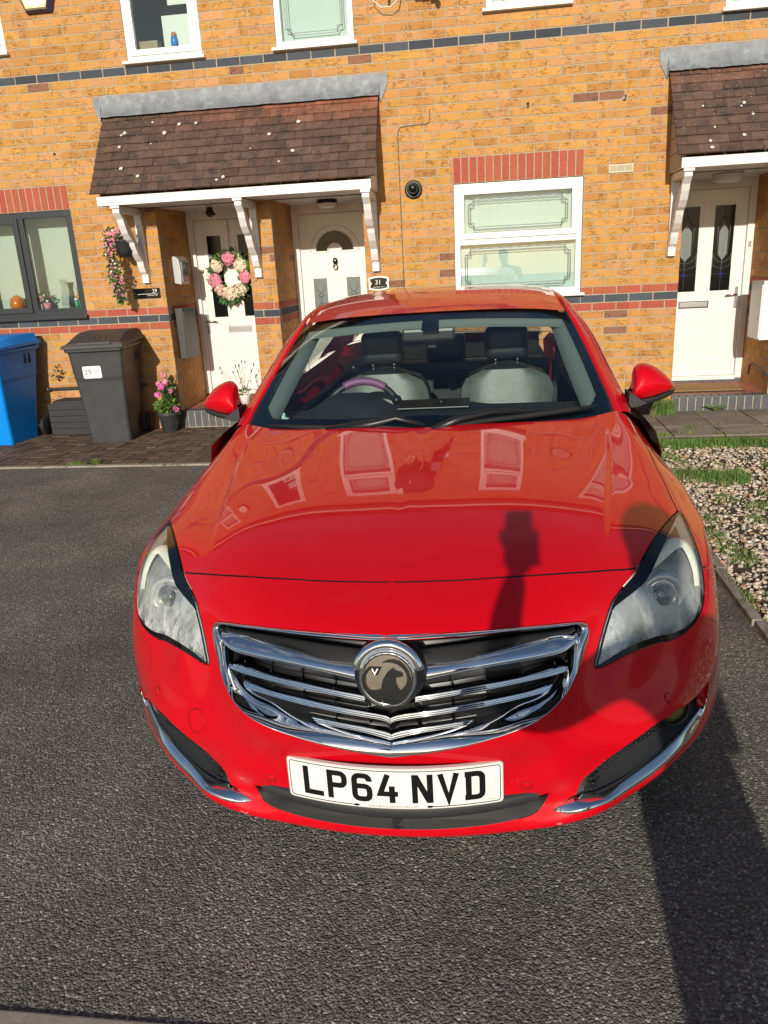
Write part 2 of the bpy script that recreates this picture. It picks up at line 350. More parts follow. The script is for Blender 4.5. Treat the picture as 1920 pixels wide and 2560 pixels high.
M['alloy'] = mat('alloy_wheel', (.45,.46,.47), .3, metal=.9)
M['cabin'] = mat('cabin_black', (.022,.024,.027), .7, var=.15, vscale=40)
M['seat_grey'] = mat('seat_leather_grey', (.10,.112,.10), .42, var=.3, vscale=12, bump=(20,.3,.004))
M['seat_black'] = mat('seat_leather_black', (.020,.021,.022), .45, var=.1, bump=(30,.3,.002))
M['headliner'] = mat('headliner', (.15,.17,.16), .9, var=.03)
M['mauve'] = mat('mauve_cover', (.22,.08,.19), .5, var=.1)
M['plate'] = mat('plate_white', (.78,.78,.73), .35, var=.02)
M['plate_rim'] = mat('plate_edge', (.60,.58,.56), .3)
def droplet_mat():
    """clear cover with condensation on the inside: beads and a milky film low down, clear near the upper tip"""
    m = glass('misted_lens', (.95,.96,.96), 1.0, 1.5)
    nt = m.node_tree; L = nt.links.new; N = nt.nodes.new
    out = nt.nodes['Material Output']; prev = out.inputs[0].links[0].from_socket
    d = N('ShaderNodeBsdfDiffuse'); d.inputs[0].default_value = (.74,.77,.75,1)
    t = N('ShaderNodeTexCoord'); sx = N('ShaderNodeSeparateXYZ'); L(t.outputs['Object'], sx.inputs[0])
    zr = N('ShaderNodeMapRange'); zr.inputs['From Min'].default_value = .66; zr.inputs['From Max'].default_value = .83; zr.inputs['To Min'].default_value = 1; zr.inputs['To Max'].default_value = 0; L(sx.outputs[2], zr.inputs['Value'])
    mp = N('ShaderNodeMapping'); mp.inputs['Scale'].default_value = (16, 10, 7); L(t.outputs['Object'], mp.inputs[0])
    n = N('ShaderNodeTexNoise'); n.inputs['Scale'].default_value = 1; n.inputs['Detail'].default_value = 6; n.inputs['Roughness'].default_value = .65; L(mp.outputs[0], n.inputs['Vector'])
    nr = N('ShaderNodeMapRange'); nr.inputs['From Min'].default_value = .40; nr.inputs['From Max'].default_value = .62; L(n.outputs['Fac'], nr.inputs['Value'])
    v = N('ShaderNodeTexVoronoi'); v.inputs['Scale'].default_value = 300; L(t.outputs['Object'], v.inputs['Vector'])
    vr = N('ShaderNodeMapRange'); vr.inputs['From Min'].default_value = .15; vr.inputs['From Max'].default_value = .5; vr.inputs['To Min'].default_value = .25; L(v.outputs['Distance'], vr.inputs['Value'])
    mp2 = N('ShaderNodeMapping'); mp2.inputs['Scale'].default_value = (75, 75, 5); L(t.outputs['Object'], mp2.inputs[0])
    n2 = N('ShaderNodeTexNoise'); n2.inputs['Scale'].default_value = 1; n2.inputs['Detail'].default_value = 2; L(mp2.outputs[0], n2.inputs['Vector'])
    rr = N('ShaderNodeMapRange'); rr.inputs['From Min'].default_value = .36; rr.inputs['From Max'].default_value = .44; rr.inputs['To Min'].default_value = .25; L(n2.outputs['Fac'], rr.inputs['Value'])
    p = zr.outputs[0]
    for o_ in (nr.outputs[0], vr.outputs[0], rr.outputs[0]):
        q = N('ShaderNodeMath'); q.operation = 'MULTIPLY'; L(p, q.inputs[0]); L(o_, q.inputs[1]); p = q.outputs[0]
    k = N('ShaderNodeMath'); k.operation = 'MULTIPLY_ADD'; k.inputs[1].default_value = .80; k.inputs[2].default_value = .03; L(p, k.inputs[0])
    x = N('ShaderNodeMixShader'); L(k.outputs[0], x.inputs[0]); L(prev, x.inputs[1]); L(d.outputs[0], x.inputs[2]); L(x.outputs[0], out.inputs[0])
    return m
M['mist'] = droplet_mat()
# ------------------------------------------------------------- brickwork
CH = 0.0760            # course height
ZB = 1.164             # centre height of the lower blue course
ZUP = 30               # course index of the upper blue band
XJ = 1.2               # a perpend on the even courses
rb = random.Random(3)
def brick_colour(k, kind=None):
    """base colour + alpha 1 where the face is rustic"""
    if kind is None: kind = 'blue' if k in (0, ZUP) else 'red' if k in (-1, 1) else 'buff'
    j = rb.uniform(.92, 1.08)
    if kind == 'blue':
        j = rb.uniform(.75, 1.3); return (.062*j, .072*j, .085*j, 0)
    if kind == 'red': return (.40*j, .095*j*rb.uniform(.9,1.2), .055*j, .35)
    t = rb.random()
    if t < .012: return (.26*j, .12*j, .07*j, 1)
    if t < .19: return (.47*j, .225*j, .068*j, 1)
    if t < .30: return (.53*j, .27*j, .115*j, 1)
    return (.53*j, .268*j*rb.uniform(.96,1.04), .082*j*rb.uniform(.8,1.2), 1)
def brickwork(parent, x0, x1, z0, z1, holes=(), xf=None, name='brick_face', soldiers=(), shift=0):
    """real bricks standing 7 mm proud of a mortar bed; wall face at y = 0; xf maps (x,y,z) elsewhere"""
    V = []; F = []; C = []
    xf = xf or (lambda x, y, z: (x, y, z))
    def brick(a, b, c, d, col, dy=0):
        y0 = -.0+dy; y1 = .012
        n = len(V); e = .0012
        V.extend(xf(*p) for p in ((a+e,y0,c+e),(b-e,y0,c+e),(b-e,y0,d-e),(a+e,y0,d-e),(a,y0+.002,c),(b,y0+.002,c),(b,y0+.002,d),(a,y0+.002,d),(a,y1,c),(b,y1,c),(b,y1,d),(a,y1,d)))
        for f in ((0,1,2,3),(4,5,1,0),(5,6,2,1),(6,7,3,2),(7,4,0,3),(8,9,5,4),(9,10,6,5),(10,11,7,6),(11,8,4,7)):
            F.append(tuple(n+i for i in f)); C.append(col)
    k0 = math.floor((z0-ZB)/CH)-1; k1 = math.ceil((z1-ZB)/CH)+1
    allh = list(holes)+[(s[0], s[1], s[2], s[3]) for s in soldiers]
    for k in range(k0, k1+1):
        zc = ZB+k*CH; c, d = max(zc-CH/2+.005, z0), min(zc+CH/2-.005, z1)
        if d-c < .02: continue
        off = XJ+shift+(0 if k % 2 == 0 else .1125)
        i0 = math.floor((x0-off)/.225)-1; i1 = math.ceil((x1-off)/.225)+1
        for i in range(i0, i1+1):
            jx = rb.uniform(-.0015, .0015)
            a, b = off+i*.225+.005+jx, off+(i+1)*.225-.005+jx
            segs = [(max(a, x0), min(b, x1))]
            for hx0, hx1, hz0, hz1 in allh:
                if d > hz0+.004 and c < hz1-.004:
                    ns = []
                    for s in segs:
                        if s[1] <= hx0 or s[0] >= hx1: ns.append(s); continue
                        if s[0] < hx0: ns.append((s[0], hx0-.001))
                        if s[1] > hx1: ns.append((hx1+.001, s[1]))
                    segs = ns
            col = brick_colour(k)
            for s in segs:
                if s[1]-s[0] > .012: brick(s[0], s[1], c+rb.uniform(-.0008,.0008), d+rb.uniform(-.0008,.0008), col, rb.uniform(-.0015,.0015))
    for sx0, sx1, sz0, sz1 in soldiers:
        n = round((sx1-sx0)/.075); wd = (sx1-sx0)/n
        for i in range(n): brick(sx0+i*wd+.005, sx0+(i+1)*wd-.005, sz0+.005, sz1-.005, brick_colour(0, 'red'), rb.uniform(-.0015,.0015))
    o = new_obj(name, V, F, M['brick'], parent, attr={'bcol': C})
    return o
def mortar_bed(parent, x0, x1, z0, z1, holes, y=.0035, th=.10):
    """wall body behind the brick faces, pierced by the openings"""
    mb = MB()
    xs = sorted(set([x0, x1]+[h[0] for h in holes]+[h[1] for h in holes])); xs = [x for x in xs if x0 <= x <= x1]
    for a, b in zip(xs[:-1], xs[1:]):
        zs = [(z0, z1)]
        for h in holes:
            if h[0] < b-1e-6 and h[1] > a+1e-6:
                nz = []
                for s in zs:
                    if h[3] <= s[0] or h[2] >= s[1]: nz.append(s); continue
                    if s[0] < h[2]: nz.append((s[0], h[2]))
                    if s[1] > h[3]: nz.append((h[3], s[1]))
                zs = nz
        for s in zs: mb.box(a, b, y, y+th, s[0], s[1])
    o = mb.build('wall', M['mortar'], parent)
    bm = bmesh.new(); bm.from_mesh(o.data); bmesh.ops.remove_doubles(bm, verts=bm.verts, dist=1e-5)
    # drop the inner faces between neighbouring boxes
    seen = {}
    for f in bm.faces: seen.setdefault(tuple(sorted(v.index for v in f.verts)), []).append(f)
    kill = [f for fs in seen.values() if len(fs) > 1 for f in fs]
    bmesh.ops.delete(bm, geom=kill, context='FACES_ONLY'); bm.to_mesh(o.data); bm.free()
    return o

# ------------------------------------------------------------- windows
def ring(mb, x0, x1, z0, z1, w, y0, y1, mi=0, bev=.004):
    """mitred-looking rectangular frame"""
    mb.box(x0, x0+w, y0, y1, z0, z1, mi, bev); mb.box(x1-w, x1, y0, y1, z0, z1, mi, bev)
    mb.box(x0+w, x1-w, y0+.0006, y1, z1-w, z1, mi, bev); mb.box(x0+w, x1-w, y0+.0006, y1, z0, z0+w, mi, bev)
def lead_pattern(parent, x0, x1, z0, z1, y):
    """double border line with notched and quarter-round corners"""
    mb = MB(); s = .0036
    for ins, cut in ((.035, .055), (.055, .035)):
        a, b, c, d = x0+ins, x1-ins, z0+ins, z1-ins
        for X0, X1 in ((a+cut, b-cut),): 
            mb.box(X0, X1, y-.002, y, c-s, c+s); mb.box(X0, X1, y-.002, y, d-s, d+s)
        mb.box(a-s, a+s, y-.002, y, c+cut, d-cut); mb.box(b-s, b+s, y-.002, y, c+cut, d-cut)
        for cx, cz, sx, sz in ((a,c,1,1),(b,c,-1,1),(a,d,1,-1),(b,d,-1,-1)):
            if ins < .05:
                pts = [(cx+sx*cut*math.cos(t), y-.001, cz+sz*cut*math.sin(t)) for t in [math.pi/2*i/8 for i in range(9)]]
                mb.tube(pts, s, 4)
            else:
                mb.box(min(cx, cx+sx*cut), max(cx, cx+sx*cut), y-.002, y, cz+sz*cut-s, cz+sz*cut+s)
                mb.box(cx+sx*cut-s, cx+sx*cut+s, y-.002, y, min(cz, cz+sz*cut), max(cz, cz+sz*cut))
    mb.build('lead_pattern', M['lead_strip'], parent)
def white_window(house, x0, x1, zs, ztop, split=None, lead=True, sill=True, blind='blind', upper_sash=True, gap=.10):
    fr = MB(); zb = zs+.028
    ring(fr, x0, x1, zb, ztop, .052, .012, .075)
    zm = split if split else None
    if zm: fr.box(x0+.052, x1-.052, .013, .075, zm-.03, zm+.03, 0, .003)
    panes = []
    if zm:
        # opening top sash stands forward, lower light is fixed
        ring(fr, x0+.044, x1-.044, zm+.022, ztop-.044, .052, -.006, .05)
        panes.append((x0+.096, x1-.096, zm+.074, ztop-.096)); panes.append((x0+.060, x1-.060, zb+.060, zm-.034))
    else:
        ring(fr, x0+.044, x1-.044, zb+.044, ztop-.044, .05, -.004, .05)
        panes.append((x0+.094, x1-.094, zb+.094, ztop-.094))
    win = fr.build('window', M['upvc'], house)
    if sill:
        s = MB(); s.box(x0-.035, x1+.035, -.055, .03, zs, zs+.026, 0, .006); s.build('sill', M['upvc'], win)
    for a, b, c, d in panes:
        g = MB(); g.box(a-.006, b+.006, .030, .034, c-.006, d+.006); g.build('pane', M['glass'], win)
        if lead: lead_pattern(win, a, b, c, d, .029)
    if blind == 'vertical':
        m = MB(); n = int((x1-x0-.06)/.088)
        for i in range(n):
            xa = x0+.05+i*(x1-x0-.1)/n
            m.add([(xa, gap+.03, zb+.03), (xa+.092, gap+.008, zb+.03), (xa+.092, gap+.008, ztop-.03), (xa, gap+.03, ztop-.03)], [(0,1,2,3)])
        m.build('vertical_blind', M['blind'], win)
    elif blind:
        m = MB(); m.box(x0+.03, x1-.03, gap, gap+.004, zb+.03, ztop-.03); m.build('blind', M[blind], win)
    return win
def room_box(house, x0, x1, z0, z1, d=1.6, y=.108):
    m = MB(); x0 -= .25; x1 += .25; z0 -= .3; z1 += .15
    m.add([(x0,y,z0),(x1,y,z0),(x1,d,z0),(x0,d,z0),(x0,y,z1),(x1,y,z1),(x1,d,z1),(x0,d,z1)], [(0,1,2,3),(7,6,5,4),(3,2,6,7),(0,3,7,4),(2,1,5,6)])
    m.build('room_lining', M['room'], house)

WTOP = ZB+CH/2+14*CH                         # 2.266 head of the ground-floor windows
LT = WTOP+3*CH
WS = ZB+CH/2+.002
UH = 4.66                                     # head of upper windows
def lintel(x0, x1): return (x0, x1, WTOP, LT)
XP1, XP2 = -1.92, 1.655                       # party lines
EAVE = 5.02
D29, D31, D33 = (-2.965, -2.050), (-1.785, -.875), (2.10, 3.00)
REC = .85
SOF = 2.235
def door_hole(d): return (d[0], d[1], -.05, SOF)
win_dark = (-5.085, -3.855, WS, WTOP)
w_r = (0.0, 1.2, WS, WTOP)
ups = {'a': (-5.0, -4.235, 3.685, UH), 'b': (-3.035, -2.305, 3.512, UH), 'c': (-1.59, -.87, 3.512, UH), 'd': (.32, 1.03, 3.665, UH), 'e': (2.345, 3.3, 3.50, UH)}
specs = [
 ('terraced_house', -8.2, XP1, 'buff brick terraced house numbered 29, with the dark grey ground-floor window and wreathed door', [win_dark, door_hole(D29), ups['a'], ups['b']], [lintel(-5.13, -3.855)], [D29]),
 ('terraced_house', XP1, XP2, 'middle buff brick terraced house numbered 31, white leaded window above the car roof', [w_r, door_hole(D31), ups['c'], ups['d']], [lintel(0, 1.2)], [D31]),
 ('terraced_house', XP2, 8.2, 'buff brick terraced house at the right with the cream door numbered 3', [door_hole(D33), ups['e']], [], [D33]),
]
houses = []
for nm, hx0, hx1, lab, holes, sold, drs in specs:
    h = empty(nm, (0, 0, 0), 0, lab, 'house', 'terraced houses in the row')
    houses.append(h)
    mortar_bed(h, hx0, hx1, -.1, EAVE, holes)
    brickwork(h, hx0, hx1, .0, EAVE, holes, soldiers=sold)
    for d in drs:      # porch recess: side walls, head, steps
        for sx, xw in ((1, d[0]), (-1, d[1])):
            if sx == 1: xf = lambda x, y, z, xw=xw: (xw-y, x, z)
            else: xf = lambda x, y, z, xw=xw: (xw+y, x, z)
            brickwork(h, .0015, REC, .0, SOF, (), xf=xf, name='porch_side', shift=-.02)
            mb = MB()
            a, b = sorted((xw-sx*.0035, xw-sx*.09)); mb.box(a, b, .012, REC+.1, -.1, SOF)
            mb.build('porch_wall', M['mortar'], h)
    # roof slope, gutter and fascia above, seen only as a reflection in the bonnet
    m = MB(); m.box(hx0, hx1, -.20, -.17, EAVE-.04, EAVE+.16); m.box(hx0, hx1, -.17, .1, EAVE-.02, EAVE+.004); m.build('fascia', M['upvc'], h)
    m = MB(); m.tube([(hx0, -.26, EAVE+.10), (hx1, -.26, EAVE+.10)], .055, 10); m.build('gutter', M['black'], h)
    m = MB(); m.add([(hx0, -.27, EAVE+.17), (hx1, -.27, EAVE+.17), (hx1, 4.2, 7.4), (hx0, 4.2, 7.4), (hx1, 4.2, 5.0), (hx0, 4.2, 5.0), (hx1, .1, EAVE), (hx0, .1, EAVE)], [(0,1,2,3),(3,2,4,5),(1,6,4,2),(0,3,5,7)])
    m.build('roof', M['boxgrey'], h)
hA, hB, hC = houses
# windows
white_window(hA, ups['a'][0], ups['a'][1], ups['a'][2]-.024, UH, split=4.12, lead=False, blind='blind_cream')
w1 = white_window(hA, ups['b'][0], ups['b'][1], ups['b'][2]-.024, UH, split=None, lead=False, blind=None)
w2 = white_window(hB, ups['c'][0], ups['c'][1], ups['c'][2]-.024, UH, split=4.1, lead=True, blind='blind')
w3 = white_window(hB, ups['d'][0], ups['d'][1], ups['d'][2]-.024, UH, split=4.12, lead=True, blind='blind')
w4 = white_window(hC, ups['e'][0], ups['e'][1], ups['e'][2]-.024, UH, split=4.1, lead=False, blind='blind')
wr = white_window(hB, 0.004, 1.196, WS, WTOP-.006, split=1.745, lead=True, blind='vertical', gap=.09)
room_box(hA, ups['b'][0], ups['b'][1], 3.5, UH)
# bedroom bits behind the pane of the window over the left canopy
m = MB(); m.box(-2.86, -2.36, .55, .56, 3.56, 4.02); m.box(-2.80, -2.30, .60, .61, 4.12, 4.6); m.build('curtain', M['white'], w1)
o = MB().box(-2.95, -2.76, .10, .20, 3.56, 3.70).build('cardboard_box', M['card']); tag(o, 'brown cardboard box at the left of the upper window sill over the double canopy', 'box')
o = MB().box(-2.69, -2.50, .10, .19, 3.56, 3.63).build('cardboard_box', M['card']); tag(o, 'low cardboard box under the drinks bottle on the upper window sill', 'box')
t = empty('drinks_bottle', (-2.60, .13, 3.63), 0, 'blue bottle with an orange cap behind the upper window over the double canopy', 'bottle')
MB().lathe([(0,0),(.034,0),(.036,.06),(.028,.09),(.0,.09)], n=14).build('body', M['binblue'], t); MB().lathe([(0,.09),(.028,.09),(.026,.115),(.015,.13),(0,.13)], n=14).build('cap', M['orange'], t)
# anthracite window on the left
def dark_window(house):
    x0, x1, z0, z1 = win_dark; fr = MB(); zb = z0+.02
    x0 += .01; x1 -= .012
    xm = -4.432
    ring(fr, x0, x1, zb, z1-.004, .058, .014, .08); fr.box(xm-.034, xm+.034, .014, .08, zb+.058, z1-.06, 0, .003)
    ring(fr, x0+.05, xm-.022, zb+.05, z1-.052, .056, -.006, .05)
    fr.box(xm+.034, x1-.058, .017, .05, zb+.058, zb+.085, 0, .003)
    win = fr.build('window', M['anthracite'], house)
    MB().box(x0-.03, x1+.028, -.06, .03, z0-.006, z0+.03, 0, .008).build('sill', M['anthracite'], win)
    for a, b, c, d in ((x0+.105, xm-.077, zb+.105, z1-.107), (xm+.033, x1-.057, zb+.084, z1-.06)):
        MB().box(a-.004, b+.004, .030, .034, c-.004, d+.004).build('pane', M['glass'], win)
    MB().box(x0+.02, x1-.02, .27, .275, zb, z1-.01).build('roller_blind', M['blind_cream'], win)
    MB().box(x0, x1, .082, .30, zb-.02, zb+.075).build('inner_sill', M['anthracite'], win)
dark_window(hA)
zs = WS+.095
def vase(x, y, s, lab):
    t = empty('glass_vase', (x, y, zs), 0, lab, 'vase', 'glass vases on the grey window sill')
    prof = [(0,.004),(.034,.006),(.042,.03),(.040,.07),(.028,.15),(.024,.20),(.034,.25),(.044,.265),(.040,.262),(.030,.245),(.020,.20),(.024,.15),(.036,.07),(.037,.03),(.0,.02)]
    MB().lathe([(r*s, h*s) for r, h in prof], n=20).build('body', glass('clear_glass', (.93,.95,.94), 1, 1.45), t)
vase(-4.145, .15, 1.12, 'taller clear glass vase behind the right pane of the dark grey window'); vase(-4.055, .13, 1.0, 'shorter clear glass vase nearest the orange ornament on the dark grey sill')
t = empty('ornament', (-3.945, .13, zs), 0, 'orange glazed figure at the right end of the dark grey window sill', 'ornament')
MB().blob((0,0,.055), .04, sq=(1,.5,1.3), sub=2).blob((.0,0,.155), .052, sq=(1,.5,1), sub=2).blob((-.045,0,.11), .03, sq=(1,.5,1), sub=2).build('body', M['orange'], t)
t = empty('jar', (-4.0, .10, zs), 0, 'small green jar with a white lid in front of the orange figure', 'jar')
MB().lathe([(0,0),(.022,0),(.024,.08),(0,.08)], n=14).build('body', M['green_pl'], t); MB().lathe([(0,.081),(.022,.081),(.022,.105),(0,.105)], n=14).build('lid', M['white'], t)
t = empty('ornament', (-4.70, .14, zs), 0, 'round orange ornament behind the left pane of the dark grey window', 'ornament')
MB().lathe([(0,0),(.05,0),(.075,.04),(.078,.08),(.06,.13),(.02,.16),(0,.165)], n=20).build('body', M['orange'], t)
def flower_bunch(mb, c, r, n, mats_idx, size=.012, sq=(1,1,1)):
    """small five-petalled flowers scattered over a blob"""
    for _ in range(n):
        d = Vector((random.gauss(0,1), random.gauss(0,1), random.gauss(0,1))).normalized()*random.uniform(.65, 1)
        p = Vector((c[0]+d.x*r*sq[0], c[1]+d.y*r*sq[1], c[2]+d.z*r*sq[2]))
        nrm = (d+Vector((random.uniform(-.4,.4), random.uniform(-.9,-.1), random.uniform(-.3,.5)))).normalized()
        a = nrm.orthogonal().normalized(); b = nrm.cross(a); mi = random.choice(mats_idx); s = size*random.uniform(.75,1.3); ph = random.random()*6
        for k in range(5):
            an = ph+k*2*math.pi/5; dr = a*math.cos(an)+b*math.sin(an); tr = a*math.cos(an+1.57)+b*math.sin(an+1.57)
            mb.add([p, p+dr*s*.6+tr*s*.42+nrm*s*.15, p+dr*s*1.15+nrm*s*.05, p+dr*s*.6-tr*s*.42+nrm*s*.15], [(0,1,2,3)], mi)
def leaves(mb, c, r, n, mi, size=.02, sq=(1,1,1), down=False):
    for _ in range(n):
        d = Vector((random.gauss(0,1), random.gauss(0,1), random.gauss(0,1))).normalized()*random.uniform(.3, 1)
        p = Vector((c[0]+d.x*r*sq[0], c[1]+d.y*r*sq[1], c[2]+d.z*r*sq[2])); s = size*random.uniform(.6,1.4)
        a = (d+Vector((random.uniform(-.6,.6), random.uniform(-.8,.2), random.uniform(-1,.3) if down else random.uniform(-.2,.9)))).normalized(); b = a.orthogonal().normalized()
        b = (b*math.cos(random.random()*6)+a.cross(b)*math.sin(random.random()*6)).normalized(); nn = a.cross(b)
        mb.add([p, p+a*s*.5+b*s*.32+nn*s*.08, p+a*s*1.1, p+a*s*.5-b*s*.32+nn*s*.08], [(0,1,2,3)], mi)
t = empty('flower_ornament', (-4.36, .14, zs), 0, 'small mauve pot of grey and pink artificial flowers by the window mullion', 'flower pot')
MB().lathe([(0,0),(.035,0),(.04,.07),(0,.07)], n=14).build('pot', M['petal_pink'], t)
f = MB(); leaves(f, (0,0,.115), .06, 90, 0, .03); flower_bunch(f, (.0,-.01,.12), .055, 22, [1, 2], .014); f.build('flowers', [M['leaf'], M['white'], M['petal_pink']], t)

# ------------------------------------------------------------- doors
def door_base(house, d, zb=.232, fw=.068, matn='upvc_door'):
    x0, x1 = d; fr = MB()
    y = REC
    fr.box(x0+.002, x0+fw, y-.03, y+.07, zb, SOF-.003, 0, .004); fr.box(x1-fw, x1-.002, y-.03, y+.07, zb, SOF-.003, 0, .004)
    fr.box(x0+fw, x1-fw, y-.0295, y+.07, SOF-.10, SOF-.003, 0, .004)
    fr.box(x0+fw, x1-fw, y-.034, y+.07, zb-.012, zb+.028, 0, .003)
    dr = fr.build('door_frame', M[matn], house)
    return x0+fw, x1-fw, zb+.028, SOF-.10, y
def slab(x0, x1, z0, z1, y): return MB().box(x0+.003, x1-.003, y+.002, y+.05, z0+.003, z1-.003, 0, .003)
def raised_panel(mb, a, b, c, d, y):
    for s, t_, e in ((0, .007, .012), (.030, .004, .008)):
        ring(mb, a+s, b-s, c+s, d-s, e, y-t_, y+.004, 0, .0022)
def glazed(door, a, b, c, d, y, matn): return MB().box(a, b, y-.004, y+.001, c, d).build('glass_panel', M[matn], door)
def lever(door, x, z, y, side, matn='metal'):
    m = MB(); m.box(x-.016, x+.016, y-.008, y+.002, z-.11, z+.11, 0, .003); m.tube([(x, y-.01, z+.03), (x, y-.045, z+.03), (x+side*.03, y-.052, z+.032), (x+side*.115, y-.05, z+.022)], .008, 8)
    m.box(x-.004, x+.004, y-.0095, y-.007, z-.07, z-.05)
    m.build('handle', M[matn], door)
def letterbox(door, a, b, c, d, y, dark=True):
    m = MB(); ring(m, a, b, c, d, .008, y-.008, y+.003, 1, .002); m.box(a+.010, b-.010, y-.006, y+.002, c+.010, d-.010, 0, .002)
    m.build('letter_plate', [M['metal'], M['black'] if dark else M['metal']], door)
# number 29
x0, x1, z0, z1, y = door_base(hA, D29)
dm = slab(x0, x1, z0, z1, y)
xc = (x0+x1)/2
raised_panel(dm, x0+.095, xc-.06, 1.06+.0, 2.02, y+.002); raised_panel(dm, xc+.06, x1-.095, 1.06, 2.02, y+.002)
raised_panel(dm, x0+.095, xc-.055, .42, .86, y+.002); raised_panel(dm, xc+.055, x1-.095, .42, .86, y+.002)
dm.box(x0+.01, x1-.01, y-.012, y+.003, z0+.01, z0+.06, 0, .005)
d29 = dm.build('door', M['upvc_door'], hA)
glazed(d29, x0+.135, xc-.10, 1.10, 1.97, y, 'glass_dark'); glazed(d29, xc+.10, x1-.135, 1.10, 1.97, y, 'glass_dark')
lever(d29, x0+.045, 1.03, y, 1); letterbox(d29, xc-.11, xc+.16, .925, 1.0, y, False)
m = MB(); m.lathe([(0,-.012),(.018,-.010),(.02,0)], 'y', (x0+.045, y, 1.60), 14); m.build('lock', M['brass'], d29)
# number 31
x0, x1, z0, z1, y = door_base(hB, D31)
dm = slab(x0, x1, z0, z1, y); xc = (x0+x1)/2
zf = 1.745
ro, ri = .262, .225
for rr, tt in ((ro, .012), (ri-.012, .008)):
    pts = [(xc+rr*math.cos(a), y-.002, zf+rr*math.sin(a)) for a in [math.pi*i/24 for i in range(25)]]
    dm.tube(pts, tt, 6)
dm.box(xc-ro, xc-.06, y-.010, y+.004, zf-.014, zf+.002, 0, .003); dm.box(xc+.06, xc+ro, y-.010, y+.004, zf-.014, zf+.002, 0, .003)
raised_panel(dm, x0+.09, xc-.075, .95, 1.50, y+.002); raised_panel(dm, xc+.075, x1-.09, .95, 1.50, y+.002)
raised_panel(dm, x0+.09, xc-.05, .42, .85, y+.002); raised_panel(dm, xc+.05, x1-.09, .42, .85, y+.002)
d31 = dm.build('door', M['upvc_door'], hB)
outer = [(xc+.212*math.cos(a), zf+.002+.212*math.sin(a)) for a in [math.pi*i/28 for i in range(29)]]
inner = [(xc+.065*math.cos(a), zf+.002+.065*math.sin(a)) for a in [math.pi*i/12 for i in range(12, -1, -1)]]
MB().prism(outer+inner, y-.006, y, 'xz').build('fanlight_glass', M['glass_dark'], d31)
m = MB(); pts = [(xc+.075*math.cos(a), y-.006, zf+.075*math.sin(a)) for a in [math.pi*i/12 for i in range(13)]]; m.tube(pts, .009, 6); m.build('fanlight_bead', M['upvc_door'], d31)
for a, b in ((x0+.125, xc-.11), (xc+.11, x1-.125)):
    g = glazed(d31, a, b, .985, 1.465, y, 'glass_obscure'); cx = (a+b)/2; m = MB(); yy = y-.0055
    for zc, s in ((1.36, 1), (1.10, -1)):
        m.add([(cx, yy, zc+s*.055), (cx-.012, yy, zc+s*.03), (cx-.022, yy, zc), (cx, yy, zc-s*.055), (cx+.022, yy, zc), (cx+.012, yy, zc+s*.03)], [(0,1,2,3,4,5) if s > 0 else (5,4,3,2,1,0)])
        for k in (-1, 1):
            m.tube([(cx, yy, zc-s*.06), (cx+k*.035, yy, zc-s*.02), (cx+k*.045, yy, zc+s*.02)], .003, 4); m.tube([(cx, yy, zc-s*.10), (cx+k*.025, yy, zc-s*.07), (cx+k*.04, yy, zc-s*.075)], .003, 4)
    for k in (-1, 1): m.tube([(cx+k*.035, yy, 1.30), (cx, yy, 1.23), (cx-k*.035, yy, 1.16)], .003, 4)
    m.build('lead_motif', M['lead_strip'], g)
m = MB(); m.blob((xc, y-.02, 1.635), .032, sq=(.9,.6,1.3), sub=2); m.tube([(xc+.022*math.sin(a), y-.03, 1.605-.022*(1-math.cos(a))*1.2) for a in [2*math.pi*i/14 for i in range(14)]], .006, 6, closed=True); m.build('knocker', M['chrome_dk'], d31)
lever(d31, x1-.045, 1.03, y, -1)
# number 33 (the digit seen reads 3)
x0, x1, z0, z1, y = door_base(hC, D33)
dm = slab(x0, x1, z0, z1, y); xc = (x0+x1)/2
p3 = ((x0+.055, xc-.085), (xc+.065, x1-.125))
for a, b in p3: raised_panel(dm, a-.045, b+.045, 1.10, 2.02, y+.002)
for a, b in ((x0+.03, xc-.085), (xc+.03, x1-.115)):
    raised_panel(dm, a, b, .42, .92, y+.002); dm.box(a+.06, b-.06, y-.003, y+.003, .48, .86, 0, .004)
d33 = dm.build('door', M['upvc_door'], hC)
for a, b in p3:
    c, d = 1.145, 1.975; g = glazed(d33, a, b, c, d, y, 'glass_dark'); cx = (a+b)/2; m = MB(); yy = y-.006; r = .0028
    m.tube([(cx, yy, c), (cx, yy, c+.46)], r, 4); m.tube([(cx, yy, c+.70), (cx, yy, d)], r, 4)
    for zc in (c+.165, c+.165): m.tube([(a, yy, zc), (b, yy, zc)], r, 4)
    hw = (b-a)/2
    for k in (-1, 1):
        m.tube([(cx+k*hw*.96*math.sin(t), yy, c+.36-(.10)*(math.cos(t))+.02) for t in [0, .4, .8, 1.2, 1.5]], r, 4)
        m.tube([(cx+k*hw*.5, yy, c+.34), (cx+k*hw*.62, yy, c+.62), (cx, yy, c+.74)], r*1.6, 4)
        m.tube([(cx, yy, c+.165+.05), (cx+k*hw*.9, yy, c+.25), (cx+k*hw*.95, yy, c+.36)], r, 4)
    m.build('lead_motif', M['lead_strip'], g)
    m = MB(); m.prism([(cx, c+.30), (cx+hw*.45, c+.36), (cx+hw*.45, c+.58), (cx, c+.66), (cx-hw*.45, c+.58), (cx-hw*.45, c+.36)], yy-.001, yy+.001, 'xz'); m.build('bevelled_lozenge', M['glass_obscure'], g)
    m = MB(); m.prism([(cx, c+.135), (cx+.02, c+.165), (cx, c+.195), (cx-.02, c+.165)], yy-.005, yy, 'xz'); m.build('blue_diamond', M['blueglass'], g)
lever(d33, x1-.05, 1.07, y, -1); letterbox(d33, x0+.145, x0+.145+.30, .975, 1.045, y)
